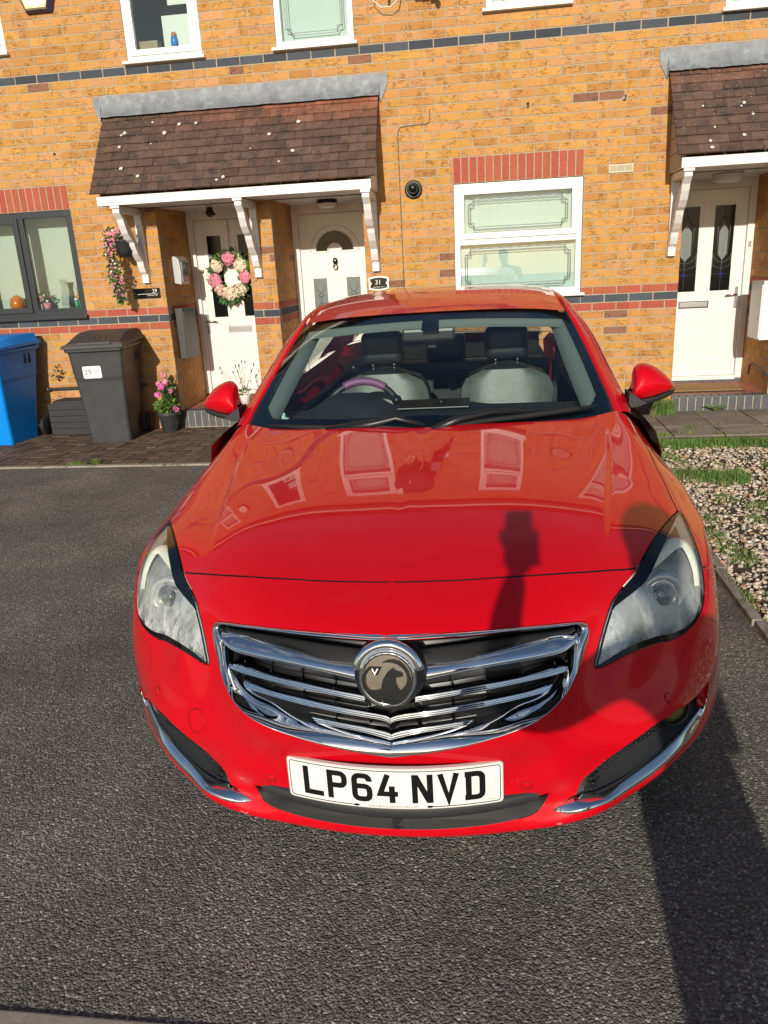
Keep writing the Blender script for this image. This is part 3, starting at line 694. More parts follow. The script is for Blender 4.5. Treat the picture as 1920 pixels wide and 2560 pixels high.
vs, fs = text_geo('3', .115); MB().add([(x0+.035+v.x, y-.004, 1.005+v.y) for v in vs], fs).build('door_number', M['metal'], d33)
m = MB(); m.box(D33[1]-.052, D33[1]-.022, REC-.034, REC-.029, 1.56, 1.62, 0, .002); m.build('bell_push', M['metal'], hC)

# soffit lights
def bulkhead(house, x, y, r, dk):
    m = MB(); m.lathe([(0,0),(r,0),(r,-.03),(0,-.03)], 'z', (x, y, SOF-.006), 28, 0); m.lathe([(r*.92,-.03),(r*.9,-.055),(r*.6,-.075),(0,-.08)], 'z', (x, y, SOF-.006), 28, 1)
    o = m.build('ceiling_light', [M['signblack'] if dk else M['white'], M['white']]); return o
tag(bulkhead(hB, -1.30, .42, .105, True), 'round black-rimmed porch light under the canopy above the door of 31', 'porch light')
tag(bulkhead(hC, 2.57, .36, .14, False), 'round white porch light above the right-hand cream door', 'porch light')
t = empty('spotlight', (-2.50, .30, SOF-.01), 0, 'small black spotlight under the canopy in front of the wreathed door', 'spotlight')
MB().lathe([(0,0),(.035,0),(.035,-.02),(0,-.02)], n=14).build('base', M['black'], t); MB().blob((0,-.01,-.055), .045, sub=2).lathe([(.02,-.04),(.048,-.075),(.045,-.08),(0,-.075)], 'z', (.02,-.02,0), 14).build('head', M['black'], t)

# ------------------------------------------------------------- steps
def step(x0, x1, lab, xt, y1=REC-.03, mats=None):
    t = empty('doorstep', (0, 0, 0), 0, lab, 'doorstep', 'brick-edged doorsteps')
    V = MB(); n = round((x1-x0)/.075); wd = (x1-x0)/n
    for i in range(n): V.box(x0+i*wd+.005, x0+(i+1)*wd-.005, -.035, .10, .02, .196+random.uniform(-.001,.001), 0, .006)
    V.build('blue_brick_edge', M['lead_dark'], t)
    MB().box(x0, x1, -.028, .10, -.02, .189).build('mortar_bed', M['mortar'], t)
    m = MB(); nx = round((x1-x0)/.15)
    for i in range(nx):
        for j in range(5):
            m.box(x0+i*(x1-x0)/nx+.002, x0+(i+1)*(x1-x0)/nx-.002, .105+j*.15, .105+(j+1)*.15-.004, .10, .194)
    m.build('quarry_tiles', M['quarry'], t); MB().box(x0, x1, .10, REC+.05, -.05, .190).build('core', M['mortar'], t)
    MB().box(x0, x1, y1-.0, REC+.05, .19, .235).build('threshold', M['lead_dark'], t)
    return t
M['lead_dark'] = mat('blue_engineering_brick', (.075,.082,.092), .5, var=.25, vscale=20)
step(D29[0]+.004, D29[1]-.004, 'blue-brick-edged doorstep below the wreathed door', 0)
step(D31[0]+.004, D31[1]-.004, 'blue-brick-edged doorstep of 31 hidden behind the car', 0)
step(D33[0]+.004, D33[1]+.02, 'blue-brick-edged tiled doorstep with the doormat at the right', 0)
t = empty('doormat', (0, 0, 0), 0, 'brown coir doormat on the right-hand doorstep', 'doormat')
MB().box(2.16, 2.86, .20, .62, .195, .204).build('backing', M['rubber'], t); MB().box(2.175, 2.845, .215, .605, .204, .213, 0, .003).build('pile', M['mat_coir'], t)
m = MB(); ring(m, 2.24, 2.78, .0, .0001, .0, 0, 0) if 0 else None

# ------------------------------------------------------------- canopies
def canopy(x0, x1, lab, brackets):
    t = empty('door_canopy', (0, 0, 0), 0, lab, 'canopy', 'tiled canopies over the doors')
    zt, zbm, yb = 3.085, 2.335, -.535
    V = []; F = []; C = []; ncol = round((x1-x0+.09)/.165); nr = 10
    xa = x0-.045; wd = (x1-x0+.09)/ncol
    sl = math.hypot(yb, zt-zbm); dy, dz = yb/sl, (zbm-zt)/sl; ny, nz = dz, -dy          # down-slope, outward normal
    if nz < 0: ny, nz = -ny, -nz
    for r in range(nr):
        s0 = sl*r/nr-.012; s1 = sl*(r+1)/nr+.012; off = 0 if r % 2 else wd/2
        for c in range(-1, ncol+1):
            a, b = xa+c*wd+off, xa+(c+1)*wd+off; a, b = max(a, xa), min(b, xa+ncol*wd)
            if b-a < .02: continue
            a += .0015; b -= .0015; n = len(V); l0 = .006+random.uniform(0,.003); l1 = .022+random.uniform(-.003,.005); g = random.uniform(-.003,.003)
            for s_, l_ in ((s0, l0), (s1+g, l1), (s1+g, l1-.014), (s0, l0-.012)):
                for x in (a, b): V.append((x, s_*dy+l_*ny, zt+s_*dz+l_*nz))
            fr = random.uniform(.75, 1.2)
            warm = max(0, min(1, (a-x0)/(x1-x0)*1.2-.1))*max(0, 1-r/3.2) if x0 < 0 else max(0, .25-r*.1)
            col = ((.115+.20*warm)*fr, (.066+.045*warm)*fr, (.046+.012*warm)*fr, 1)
            for f in ((0,1,3,2),(2,3,5,4),(0,2,4,6),(1,7,5,3),(6,4,5,7)): F.append(tuple(n+i for i in f)); C.append(col)
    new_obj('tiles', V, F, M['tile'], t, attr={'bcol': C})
    # lichen discs
    m = MB(); rl = random.Random(5 if x0 < 0 else 9)
    for _ in range(17 if x0 < 0 else 9):
        s_ = rl.uniform(.15, .97)*sl; x = rl.uniform(x0+.1, x1-.1); r = rl.uniform(.007, .02)
        c = Vector((x, s_*dy+.0285*ny, zt+s_*dz+.0285*nz)); k = 11
        ring_ = [c+(Vector((1,0,0))*math.cos(6.283*i/k)+Vector((0,dy,dz))*math.sin(6.283*i/k))*r*rl.uniform(.75,1.15) for i in range(k)]
        m.add([c+Vector((0,ny,nz))*.002]+ring_, [(0, 1+i, 1+(i+1) % k) for i in range(k)])
    for _ in range(260):
        s_ = (rl.random()**2)*sl*.8+.02; x = rl.uniform(x0, x0+(x1-x0)*.6); r = rl.uniform(.0015, .0035); c = Vector((x, s_*dy+.027*ny, zt+s_*dz+.027*nz))
        m.add([c+Vector((r,0,0)), c+Vector((0,dy*r,dz*r)), c-Vector((r,0,0)), c-Vector((0,dy*r,dz*r))], [(0,1,2,3)])
    m.build('lichen_spots', M['lichen'], t)
    # lead flashing: upstand on the wall, apron over the top tiles, turned ends
    m = MB(); n = 40; rows = [(-.012, 3.245), (-.016, 3.18), (-.030, 3.105), (-.062, 3.078), (-.085, 3.052)]
    vs = []
    for i in range(n+1):
        x = x0-.055+(x1-x0+.11)*i/n
        for yy, zz in rows: vs.append((x, yy-.0+random.uniform(-.002,.002), zz+random.uniform(-.003,.003)))
    m.add(vs, [(i*5+j, (i+1)*5+j, (i+1)*5+j+1, i*5+j+1) for i in range(n) for j in range(4)], 0, True)
    for x, s in ((x0-.055, -1), (x1+.055, 1)):
        m.prism([(-.002, 3.245), (-.018, 3.18), (-.045, 3.10), (-.06, 3.03), (-.03, 3.0), (-.002, 3.05)], x, x+s*.003, 'yz')
        m.prism([(x, 3.245), (x+s*.075, 3.24), (x+s*.075, 3.16), (x+s*.055, 3.10), (x, 3.0)], -.012, -.008, 'xz')
    m.build('lead_flashing', M['lead'], t)
    # fascia, soffit, cheeks
    m = MB(); m.box(x0, x1, -.515, -.49, 2.232, 2.312, 0, .003); m.build('fascia', M['wpaint'], t)
    m = MB(); nb = 10
    for j in range(nb): m.box(x0+.01, x1-.01, -.49+j*.135*1.0, -.49+(j+1)*.135-.004, SOF, SOF+.008)
    m.build('soffit', M['wpaint'], t)
    for x, s in ((x0, 1), (x1, -1)):
        m = MB(); nb = 6
        for j in range(nb):
            za, zb_ = 2.245+j*.132, 2.245+(j+1)*.132
            ya = -.49*(1-(za-2.25)/.80); yb_ = -.49*(1-(min(zb_, 3.04)-2.25)/.80)
            m.prism([(-.0, za), (ya, za), (yb_, zb_-.006), (-.0, zb_-.006)], x+s*.004, x+s*.016, 'yz')
        m.build('cheek_boarding', M['clad'] if x0 > 0 else M['wpaint_old'], t)
        m = MB(); m.prism([(0, 2.232), (-.49, 2.232), (-.49, 2.30), (0, 3.05)], x+s*.017, x+s*.021, 'yz'); m.build('cheek_backing', M['wpaint_old'], t)
    for bx in brackets:
        m = MB(); hw = .034
        m.box(bx-hw, bx+hw, -.048, -.002, 1.52, 2.215, 0, .003)                      # wall post
        m.box(bx-hw+.0005, bx+hw-.0005, -.50, -.048, 2.165, 2.225, 0, .003)          # arm
        m.box(bx-.045, bx+.045, -.520, -.485, 2.205, 2.229, 0, .004)                 # end cap
        # curved, notched brace
        up = [(-.455, 2.166), (-.36, 2.10), (-.27, 2.0), (-.17, 1.86), (-.09, 1.76), (-.048, 1.66)]
        lo = [(-.048, 1.60), (-.085, 1.625), (-.115, 1.68), (-.125, 1.725), (-.165, 1.755), (-.215, 1.80), (-.26, 1.87), (-.272, 1.905), (-.318, 1.93), (-.375, 1.985), (-.42, 2.06), (-.44, 2.11), (-.50, 2.166)]
        m.prism(up+lo, bx-hw+.001, bx+hw-.001, 'yz')
        b = m.build('bracket', M['wpaint_old'] if x0 > 0 else M['wpaint'], t); fixn(b)
        m = MB()
        for zz in (1.60, 2.07): m.lathe([(0,-.012),(.010,-.010),(.012,0)], 'y', (bx, -.048, zz), 12)
        m.build('bolt', M['wpaint'], b)
    return t
canopy(-3.305, -.712, 'long brown-tiled double canopy over the doors of 29 and 31', [-3.14, -1.955, -.767])
canopy(1.948, 3.22, 'short brown-tiled canopy with pinkish boarded cheek over the right-hand cream door', [2.012, 3.15])
# ------------------------------------------------------------- ground
def st(o): return tag(o, kind='structure')
st(MB().add([(-60,-60,0),(60,-60,0),(60,60,0),(-60,60,0)], [(0,1,2,3)]).build('driveway', M['asphalt']))
# block paving by the doors, herringbone, with its flat concrete edging
def paving(x0, x1, y0, y1):
    V = []; F = []; C = []
    def blk(a, b, c, d):
        a, b = max(a, x0), min(b, x1); c, d = max(c, y0), min(d, y1)
        if b-a < .015 or d-c < .015: return
        e = .003; n = len(V); z = .012+random.uniform(-.0025,.0025); tx, ty = random.uniform(-.012,.012), random.uniform(-.012,.012); g = random.uniform(.7,1.25)
        zz = lambda x, y: z+(x-(a+b)/2)*tx+(y-(c+d)/2)*ty
        for x, y in ((a+e,c+e),(b-e,c+e),(b-e,d-e),(a+e,d-e)): V.append((x, y, 0))
        for x, y in ((a+e,c+e),(b-e,c+e),(b-e,d-e),(a+e,d-e)): V.append((x, y, zz(x,y)-.003))
        for x, y in ((a+e+.004,c+e+.004),(b-e-.004,c+e+.004),(b-e-.004,d-e-.004),(a+e+.004,d-e-.004)): V.append((x, y, zz(x,y)))
        for f in ((0,1,5,4),(1,2,6,5),(2,3,7,6),(3,0,4,7),(4,5,9,8),(5,6,10,9),(6,7,11,10),(7,4,8,11),(8,9,10,11)): F.append(tuple(n+i for i in f)); C.append((.112*g, .078*g*random.uniform(.93,1.05), .052*g, 1))
    W_ = .1025
    for i in range(-80, 140):
        for j in range(-80, 80):
            # 90-degree herringbone: each course shifts by one unit
            ox, oy = x0+i*W_*1+0, y0+j*W_
            k = (i-j) % 4
            if k == 0: blk(ox, ox+2*W_, oy, oy+W_)
            elif k == 2: blk(ox, ox+W_, oy-W_, oy+W_)
    return new_obj('block_paving', V, F, M['block'], attr={'bcol': C})
st(paving(-8.0, 1.40, -1.575, -.03))
st(MB().box(-8, 1.40, -1.575, .0, -.05, .006).build('paving_bed', M['joint_sand']))
m = MB(); x = -8.0
while x < 1.40: b = min(x+.915, 1.40); m.box(x+.003, b-.003, -1.632, -1.580, -.05, .014, 0, .004); x = b
st(m.build('paving_edging', M['concrete']))
# concrete channel across the mouth of the drive
m = MB(); x = -8.33
while x < 8: m.box(x+.003, x+.91, -6.86, -6.655, -.05, .006, 0, .005); x += .915
st(m.build('drive_threshold', M['concrete']))
# slab path in front of the right-hand door
V = []; F = []; C = []
y = -1.135
for r in range(3):
    x = 1.47+(.10 if r % 2 == 5 else 0)
    while x < 8:
        a, b, c, d = x+.005, x+.415, y+.004, y+.372; n = len(V); z = .058+random.uniform(-.004,.004); g = random.uniform(.8,1.18)
        V += [(a,c,-.02),(b,c,-.02),(b,d,-.02),(a,d,-.02),(a,c,z),(b,c,z+random.uniform(-.003,.003)),(b,d,z),(a,d,z+random.uniform(-.003,.003))]
        for f in ((4,5,6,7),(0,1,5,4),(1,2,6,5),(2,3,7,6),(3,0,4,7)): F.append(tuple(n+i for i in f)); C.append((.205*g,.182*g,.14*g,1))
        x += .42
    y += .378
st(new_obj('slab_path', V, F, M['slab'], attr={'bcol': C}))
st(MB().box(1.46, 8, -1.14, .02, -.05, .047).build('path_bed', M['soil']))
# gravel bed: soil sheet, edging kerb and the stones
st(MB().box(1.47, 8, -6.4, -1.14, -.05, .012).build('planting_bed', M['soil']))
m = MB(); y = -6.45
while y < -1.3: m.box(1.452+.01*math.sin(y*3), 1.50+.01*math.sin(y*3), y+.003, y+.60, -.05, .030 if y < -3.9 else .018, 0, .006); y += .607
st(m.build('bed_edging', M['concrete']))
rg = random.Random(11)
def stones():
    V = []; F = []; C = []
    base = bmesh.new(); bmesh.ops.create_icosphere(base, subdivisions=1, radius=1); base.verts.index_update()
    bv = [v.co.copy() for v in base.verts]; bf = [[v.index for v in f.verts] for f in base.faces]; base.free()
    for k in range(11000):
        x = 1.50+(rg.random()**1.25)*1.75; y = rg.uniform(-5.6, -1.2)
        r = rg.uniform(.006, .0155); z = .012+r*.35+rg.random()**2*.016
        rot = Matrix.Rotation(rg.random()*6.28, 3, 'Z') @ Matrix.Rotation(rg.uniform(-.5,.5), 3, 'X'); s = Vector((rg.uniform(.8,1.5), rg.uniform(.7,1.0), rg.uniform(.45,.75)))
        n = len(V); jt = [rg.uniform(.8,1.15) for _ in bv]
        for v, j in zip(bv, jt):
            q = rot @ Vector((v.x*s.x, v.y*s.y, v.z*s.z)); V.append((x+q.x*r*j, y+q.y*r*j, z+q.z*r*j))
        t = rg.random(); g = rg.uniform(.7,1.15)
        c = (.62,.52,.38) if t < .62 else (.45,.27,.14) if t < .74 else (.30,.26,.21) if t < .92 else (.72,.68,.60)
        for f in bf: F.append(tuple(n+i for i in f)); C.append((c[0]*g, c[1]*g, c[2]*g, 1))
    return new_obj('gravel', V, F, M['gravel'], attr={'bcol': C})
tag(stones(), kind='stuff')
def tuft(V, F, C, cx, cy, rx, ry, n, h, z0=.01, yellow=.1, lean=.5):
    for _ in range(n):
        a = rg.random()*6.283; q = rg.random()**.5; x, y = cx+rx*q*math.cos(a), cy+ry*q*math.sin(a)
        hh = h*rg.uniform(.45, 1.1)*(1.1-.4*q); an = rg.random()*6.283; ln = hh*rg.uniform(.1, lean); wd = rg.uniform(.0012,.0024)
        dx, dy = math.cos(an), math.sin(an); n0 = len(V)
        for s, wq in ((0,1),(.45,.9),(.8,.55),(1,0)):
            px, py, pz = x+dx*ln*s*s, y+dy*ln*s*s, z0+hh*s*(1-.25*s*ln/hh)
            if wq: V.append((px-dy*wd*wq, py+dx*wd*wq, pz)); V.append((px+dy*wd*wq, py-dx*wd*wq, pz))
            else: V.append((px, py, pz))
        F.extend([(n0,n0+1,n0+3,n0+2),(n0+2,n0+3,n0+5,n0+4),(n0+4,n0+5,n0+6)])
        g = rg.uniform(.6,1.35); c = (.27,.24,.09) if rg.random() < yellow else (.105,.215,.035)
        C.extend([(c[0]*g, c[1]*g, c[2]*g, 1)]*3)
V = []; F = []; C = []
for x in np.arange(1.5, 3.4, .05):       # strip along the slabs
    if x > 2.6: continue
    tuft(V, F, C, x, -1.34+.03*math.sin(x*9), .05, .13, 165 if x > 1.62 else 90, .088 if x > 1.75 else .06)
for x in np.arange(2.6, 3.6, .06): tuft(V, F, C, x, -1.36, .05, .12, 130, .08)
for x in np.arange(1.52, 1.78, .05): tuft(V, F, C, x, -1.75+.1*math.sin(x*20), .06, .18, 120, .06)
for x in np.arange(1.56, 2.12, .045): tuft(V, F, C, x, -2.32+.05*math.sin(x*12), .05, .17, 190 if x > 1.75 else 110, .085, lean=.45, yellow=.12 if x > 1.75 else .3)
for x, y, rx, ry, n, h in ((1.98,-1.95,.09,.05,70,.04),(2.36,-2.05,.06,.05,120,.06),(1.83,-2.85,.09,.10,220,.05),(1.99,-3.03,.10,.10,260,.055),(1.90,-3.25,.06,.10,160,.045),(1.62,-3.25,.07,.12,200,.05),(1.58,-3.6,.06,.2,330,.05),(1.62,-3.85,.09,.14,360,.055),(2.0,-3.35,.07,.06,130,.05),(1.55,-2.95,.05,.15,160,.04),
                           (1.47,-4.15,.03,.12,170,.04),(1.49,-4.4,.04,.14,230,.042),(1.53,-4.7,.05,.15,220,.045),(1.66,-4.35,.08,.10,160,.05),(1.7,-4.8,.1,.15,200,.05),(2.18,-3.2,.06,.1,150,.05),(2.1,-2.7,.05,.06,90,.045),(1.75,-5.3,.15,.2,200,.05),(2.45,-2.6,.08,.08,110,.05),(2.5,-1.72,.06,.04,60,.04)):
    tuft(V, F, C, x, y, rx, ry, n, h, yellow=.45 if y < -4 else .2)
for x, y, n in ((1.62,-.62,60),(2.1,-.80,90),(2.02,-1.02,80),(2.28,-1.08,60),(1.72,-.9,90),(1.9,-.3,50),(2.33,-.2,20),(2.33,-.75,30),(1.8,-1.1,160),(2.55,-1.1,30)): tuft(V, F, C, x, y, .07, .035, n, .05, .05, .3)
tag(new_obj('grass', V, F, M['grass'], attr={'bcol': C}), kind='stuff')
V = []; F = []; C = []
tuft(V, F, C, 2.00, -.12, .12, .10, 900, .20, .05, .12, .6); tuft(V, F, C, 1.90, -.14, .05, .08, 160, .14, .05, .9, .5)
tag(new_obj('grass_clump', V, F, M['grass'], attr={'bcol': C}), 'tall green grass clump at the left end of the right-hand doorstep', 'grass')
V = []; F = []; C = []
tuft(V, F, C, -3.35, -1.585, .10, .02, 260, .05, .01, .25, .7); tuft(V, F, C, -3.18, -1.57, .04, .03, 120, .07, .01, .25, .7); tuft(V, F, C, -2.75, -1.60, .3, .012, 60, .02, .01, .3)
tag(new_obj('weed', V, F, M['grass'], attr={'bcol': C}), 'low weeds growing in the joint of the block paving edge', 'weed')
m = MB()
for k in range(17):
    a = k*2.4; ln = random.uniform(.07,.125); dx, dy = math.cos(a), math.sin(a); up = random.uniform(.35,.9)
    pts = []
    for s, wd in ((0,.006),(.3,.014),(.55,.012),(.75,.02),(.92,.012),(1,0)):
        x, y, z = 2.50+dx*ln*s, -.085+dy*ln*s*.7, .062+ln*s*up-(ln*s)**2*2.2
        pts.append(((x-dy*wd, y+dx*wd, z), (x+dy*wd, y-dx*wd, z), ))
    for i in range(5): m.add([pts[i][0], pts[i][1], pts[i+1][1], pts[i+1][0]], [(0,1,2,3)])
tag(m.build('dandelion', M['leaf_pale']), 'pale green rosette of dandelion leaves at the foot of the right-hand doorstep', 'weed')

# ------------------------------------------------------------- wheelie bins
def bin_(loc, rz, body_m, lid_m, lab, curved=False):
    t = empty('wheelie_bin', loc, rz, lab, 'bin', 'wheelie bins against the wall')
    # local frame: front faces -y, origin under the body
    def sec(hw, y0, y1, z, r=.035):
        pts = []
        for cx, cy, a0 in ((hw-r, y0+r, -90), (hw-r, y1-r, 0), (-hw+r, y1-r, 90), (-hw+r, y0+r, 180)):
            for i in range(5):
                a = R(a0+i*22.5); pts.append((cx+r*math.cos(a), cy+r*math.sin(a), z))
        return pts
    S_ = [sec(.205,-.235,.20,.0), sec(.215,-.25,.235,.25), sec(.24,-.275,.30,.62), sec(.247,-.282,.31,.66), sec(.262,-.30,.335,.86), sec(.265,-.305,.345,.90), sec(.285,-.335,.37,.915), sec(.287,-.337,.372,.945)]
    vs = [p for s in S_ for p in s]; n = 20
    fs = [(i*n+k, i*n+(k+1)%n, (i+1)*n+(k+1)%n, (i+1)*n+k) for i in range(len(S_)-1) for k in range(n)]+[tuple(range(n-1,-1,-1)), tuple((len(S_)-1)*n+k for k in range(n))]
    m = MB().add(vs, fs, 0, False)
    for sx in (-1, 1):       # moulded side recesses / comb slots
        for yy in (.12, .19): m.box(sx*.262-.004, sx*.262+.004, yy, yy+.022, .78, .885, 1)
    body = m.build('body', [body_m, M['rubber']], t)
    for p in body.data.polygons: p.use_smooth = False
    m = MB(); m.add([(-.295,-.36,.945),(.295,-.36,.945),(.295,-.36,.975),(-.295,-.36,.975),(-.295,.38,.965),(.295,.38,.965),(.295,.38,1.0),(-.295,.38,1.0)], [(0,3,2,1),(4,5,6,7),(0,1,5,4),(1,2,6,5),(2,3,7,6),(3,0,4,7)])
    m2 = MB(); nn = 12; vs = []
    for i in range(nn+1):
        s = i/nn; y = -.30+.66*s; z = .975+.095*math.sin(min(1, s*1.5+.08)*math.pi/2)-.0*s
        hw = .27-.01*math.sin(s*math.pi)
        vs += [(-.29, y, .975), (-hw+.02, y, z), (hw-.02, y, z), (.29, y, .975)]
    m.add(vs, [(i*4+k, i*4+k+1, (i+1)*4+k+1, (i+1)*4+k) for i in range(nn) for k in range(3)]+[(3,2,1,0), (nn*4, nn*4+1, nn*4+2, nn*4+3)])
    if not curved:
        for k in range(7):
            x = -.19+k*.055; m.add([(x, -.2, 1.030), (x+.008, -.2, 1.032), (x+.008, .30, 1.074), (x, .30, 1.072)], [(0,1,2,3)])
        m.box(-.17, .17, -.318, -.305, .975, .995, 0, .004)
    else:
        m.tube([(-.17,-.33,.99),(-.14,-.36,1.02),(.14,-.36,1.02),(.17,-.33,.99)], .012, 8)
    lid = m.build('lid', lid_m, t); fixn(lid)
    m = MB(); m.tube([(-.24,.40,.985),(.24,.40,.985)], .014, 10); m.box(-.25,-.22,.36,.41,.94,1.0); m.box(.22,.25,.36,.41,.94,1.0); m.build('handle', lid_m, t)
    for sx in (-1, 1):
        m = MB(); m.lathe([(0,-.025),(.085,-.022),(.1,-.012),(.1,.012),(.085,.022),(0,.025)], 'x', (sx*.265, .27, .10), 24); m.build('wheel', M['rubber'], t)
    MB().tube([(-.25,.27,.10),(.25,.27,.10)], .012, 8).build('axle', M['metal'], t)
    return t
b1 = bin_((-3.50, -.44, .012), R(8), M['bingrey'], M['binlid'], 'dark grey wheelie bin with a white number 29 sticker')
b2 = bin_((-4.70, -.46, .012), R(-6), M['binblue'], M['binblue'], 'bright blue wheelie bin at the left edge', True)
m = MB(); m.prism([(-.085,.655),(.075,.655),(.085,.665),(.085,.765),(.075,.775),(-.085,.775),(-.095,.765),(-.095,.665)], -.0015, 0, 'xz')
stk = m.build('number_sticker', M['white'], b1); stk.location = (-.05, -.2915, .0); stk.rotation_euler = (R(4.6), 0, 0)
vs, fs = text_geo('29', .075); m = MB().add([(-.045+v.x, -.003, .715+v.y) for v in vs], fs); 
m.box(.012, .065, -.0028, -.002, .722, .727); m.box(.012, .035, -.0028, -.002, .708, .712)
m.build('number', M['ink_grey'], stk)
stk.location.y = -.345
# the sticker sits on the sloping front: find the front plane height by height
stk.location = (-.05, -.2315, .0); stk.rotation_euler = (R(4.9), 0, 0)

# storage box
t = empty('storage_box', (0, 0, 0), 0, 'low charcoal boarded storage box between the two wheelie bins', 'box')
m = MB()
for k in range(5): m.box(-4.31, -3.55, -.30, -.285, .02+k*.067, .02+k*.067+.064, 0, .004)
m.box(-4.31, -3.55, -.285, -.04, .02, .34)
m.build('boards', M['boxgrey'], t); MB().box(-4.27, -3.55, -.27, -.03, .342, .375, 0, .006).build('lid', M['boxgrey'], t)
# waste pipe along the wall
m = MB(); m.tube([(-4.44,-.035,.47),(-3.3,-.035,.49)], .016, 10); m.lathe([(0,-.02),(.024,-.02),(.024,.02),(0,.02)], 'x', (-4.43,-.035,.47), 12)
tag(m.build('waste_pipe', M['meter']), 'thin grey horizontal pipe on the wall between the bins', 'pipe')
m = MB(); leaves(m, (-4.27,-.03,.64), .06, 26, 0, .035, (1,.3,1.3)); m.blob((-4.28,-.02,.60), .018, 1); tag(m.build('dried_sprig', [M['soil'], M['brass']]), 'shrivelled dark sprig fixed to the wall between the bins', 'plant')

# plant pots
t = empty('flower_pot', (-3.03, -.185, .012), 0, 'dark ribbed pot of pink flowers and green leaves beside the grey bin', 'plant pot')
m = MB(); prof = [(0,0),(.078,0),(.08,.01),(.105,.16),(.122,.175),(.124,.205),(.112,.206),(.10,.17),(0,.165)]; m.lathe(prof, n=30)
for k in range(22):
    a = k*2*math.pi/22; pts = [((.083+.024*s)*math.cos(a+s*.35), (.083+.024*s)*math.sin(a+s*.35), .015+.14*s) for s in (0,.5,1)]; m.tube(pts, .003, 4)
m.build('pot', M['potgrey'], t)
m = MB(); leaves(m, (-.01,-.01,.27), .12, 330, 0, .045, (1,1,.6)); leaves(m, (0,0,.24), .10, 150, 1, .045, (1.1,1,.5)); m.build('foliage', [M['leaf_pale'], M['leaf']], t)
m = MB()
for k in range(26):
    x, y = random.uniform(-.06,.07), random.uniform(-.04,.05); h = random.uniform(.35,.62); m.tube([(x*.5,y*.5,.2),(x*.8,y*.8,.2+h*.5),(x*1.2,y,.2+h*.72)], .002, 4)
leaves(m, (.02,0,.42), .10, 170, 0, .04, (.6,.5,1.3)); m.build('stems', M['leaf'], t)
m = MB()
for c in ((-.045,-.03,.50),(.03,-.05,.52),(.0,.0,.59),(.05,0,.43),(-.07,-.05,.40),(.10,-.04,.24),(-.02,-.06,.47)): flower_bunch(m, c, .024, 12, [0,1], .022)
m.build('flowers', [M['petal_pink'], M['petal_deep']], t)
t = empty('lavender_pot', (-2.33, .28, .197), 0, 'small pot of dark lavender stems on the doorstep in front of the white door', 'plant pot')
MB().lathe([(0,0),(.05,0),(.06,.09),(.065,.10),(.055,.10),(0,.09)], n=20).build('pot', M['white'], t)
m = MB(); mh = MB()
for k in range(11):
    a = random.uniform(-.25,.02) if k < 8 else random.uniform(0,.2); b = random.uniform(-.05,.05); h = random.uniform(.26,.42)
    m.tube([(0,0,.08),(a*.5,b*.5,.08+h*.55),(a,b,.08+h*.95)], .0022, 4); mh.blob((a, b, .08+h*.97), .010, sq=(.8,.8,1.9))
leaves(m, (0,0,.13), .055, 60, 0, .03); flower_bunch(m, (.02,-.02,.12), .04, 20, [1], .012)
m.build('stems', [M['leaf'], M['petal_cream']], t); mh.build('flower_heads', mat('lavender_bud', (.06,.05,.11), .8), t)
t = empty('bucket', (1.83, -.13, .06), 0, 'small black bucket on the slabs behind the right door mirror', 'bucket')
MB().lathe([(0,0),(.065,0),(.085,.15),(.09,.155),(.082,.155),(.062,.01),(0,.01)], n=24).build('body', M['trim'], t)
MB().tube([(.086*math.cos(a),-.0+.05*math.sin(a)-.05*0,.14-.05*math.sin(a)) for a in [math.pi*i/10 for i in range(11)]], .002, 5).build('handle', M['metal'], t)

# ------------------------------------------------------------- on the walls
def wall_text(mb, s, x, z, size, y, mi=0, sp=1.0, align='CENTER'):
    vs, fs = text_geo(s, size, align, sp); mb.add([(x+v.x, y, z+v.y) for v in vs], fs, mi)
t = empty('house_sign', (0, 0, 0), 0, 'glossy black rectangular sign reading 29 beside the wreathed door', 'house sign')
MB().box(-3.312, -3.022, -.012, -.004, 1.368, 1.468, 0, .002).build('plaque', M['signblack'], t)
m = MB(); wall_text(m, '29', -3.075, 1.438, .052, -.0145); m.box(-3.265, -3.045, -.0142, -.0125, 1.409, 1.4125); wall_text(m, 'BEAMSLEY WAY', -3.098, 1.396, .0155, -.0145)
m.build('lettering', M['white'], t)
m = MB()
for x in (-3.292, -3.036): m.lathe([(0,-.005),(.005,-.004),(.006,0)], 'y', (x, -.0125, 1.42), 10)
m.build('screws', M['metal'], t)
t = empty('house_sign', (0, 0, 0), 0, 'white-edged black plaque reading 31 over the car roof', 'house sign')
def barrel(cx, cz, hw, hh, k): 
    top = [(cx-hw+2*hw*i/12, cz+hh*.82+hh*.22*math.sin(math.pi*i/12)) for i in range(12, -1, -1)]; bot = [(cx-hw+2*hw*i/12, cz-hh*.82-hh*.22*math.sin(math.pi*i/12)) for i in range(13)]
    return bot+top
MB().prism(barrel(-.752, 1.405, .100, .066, 1), -.012, -.003, 'xz').build('plaque', M['upvc'], t)
def face31():
    cx, cz, hw, hh = -.752, 1.405, .084, .052
    bot = [(cx-hw+2*hw*i/12, cz-hh*.80-hh*.24*math.sin(math.pi*i/12)) for i in range(13)]; top = [(cx+hw-2*hw*i/12, cz+hh*.80+hh*.24*math.sin(math.pi*i/12)) for i in range(13)]
    rn = [(cx+hw-.014*math.cos(a), cz+.014*math.sin(a)) for a in [-1.57+.52*i for i in range(7)]]; ln_ = [(cx-hw+.014*math.cos(a), cz-.014*math.sin(a)) for a in [-1.57+.52*i for i in range(7)]]
    return bot+rn+top+ln_
MB().prism(face31(), -.0135, -.0122, 'xz').build('face', M['signblack'], t)
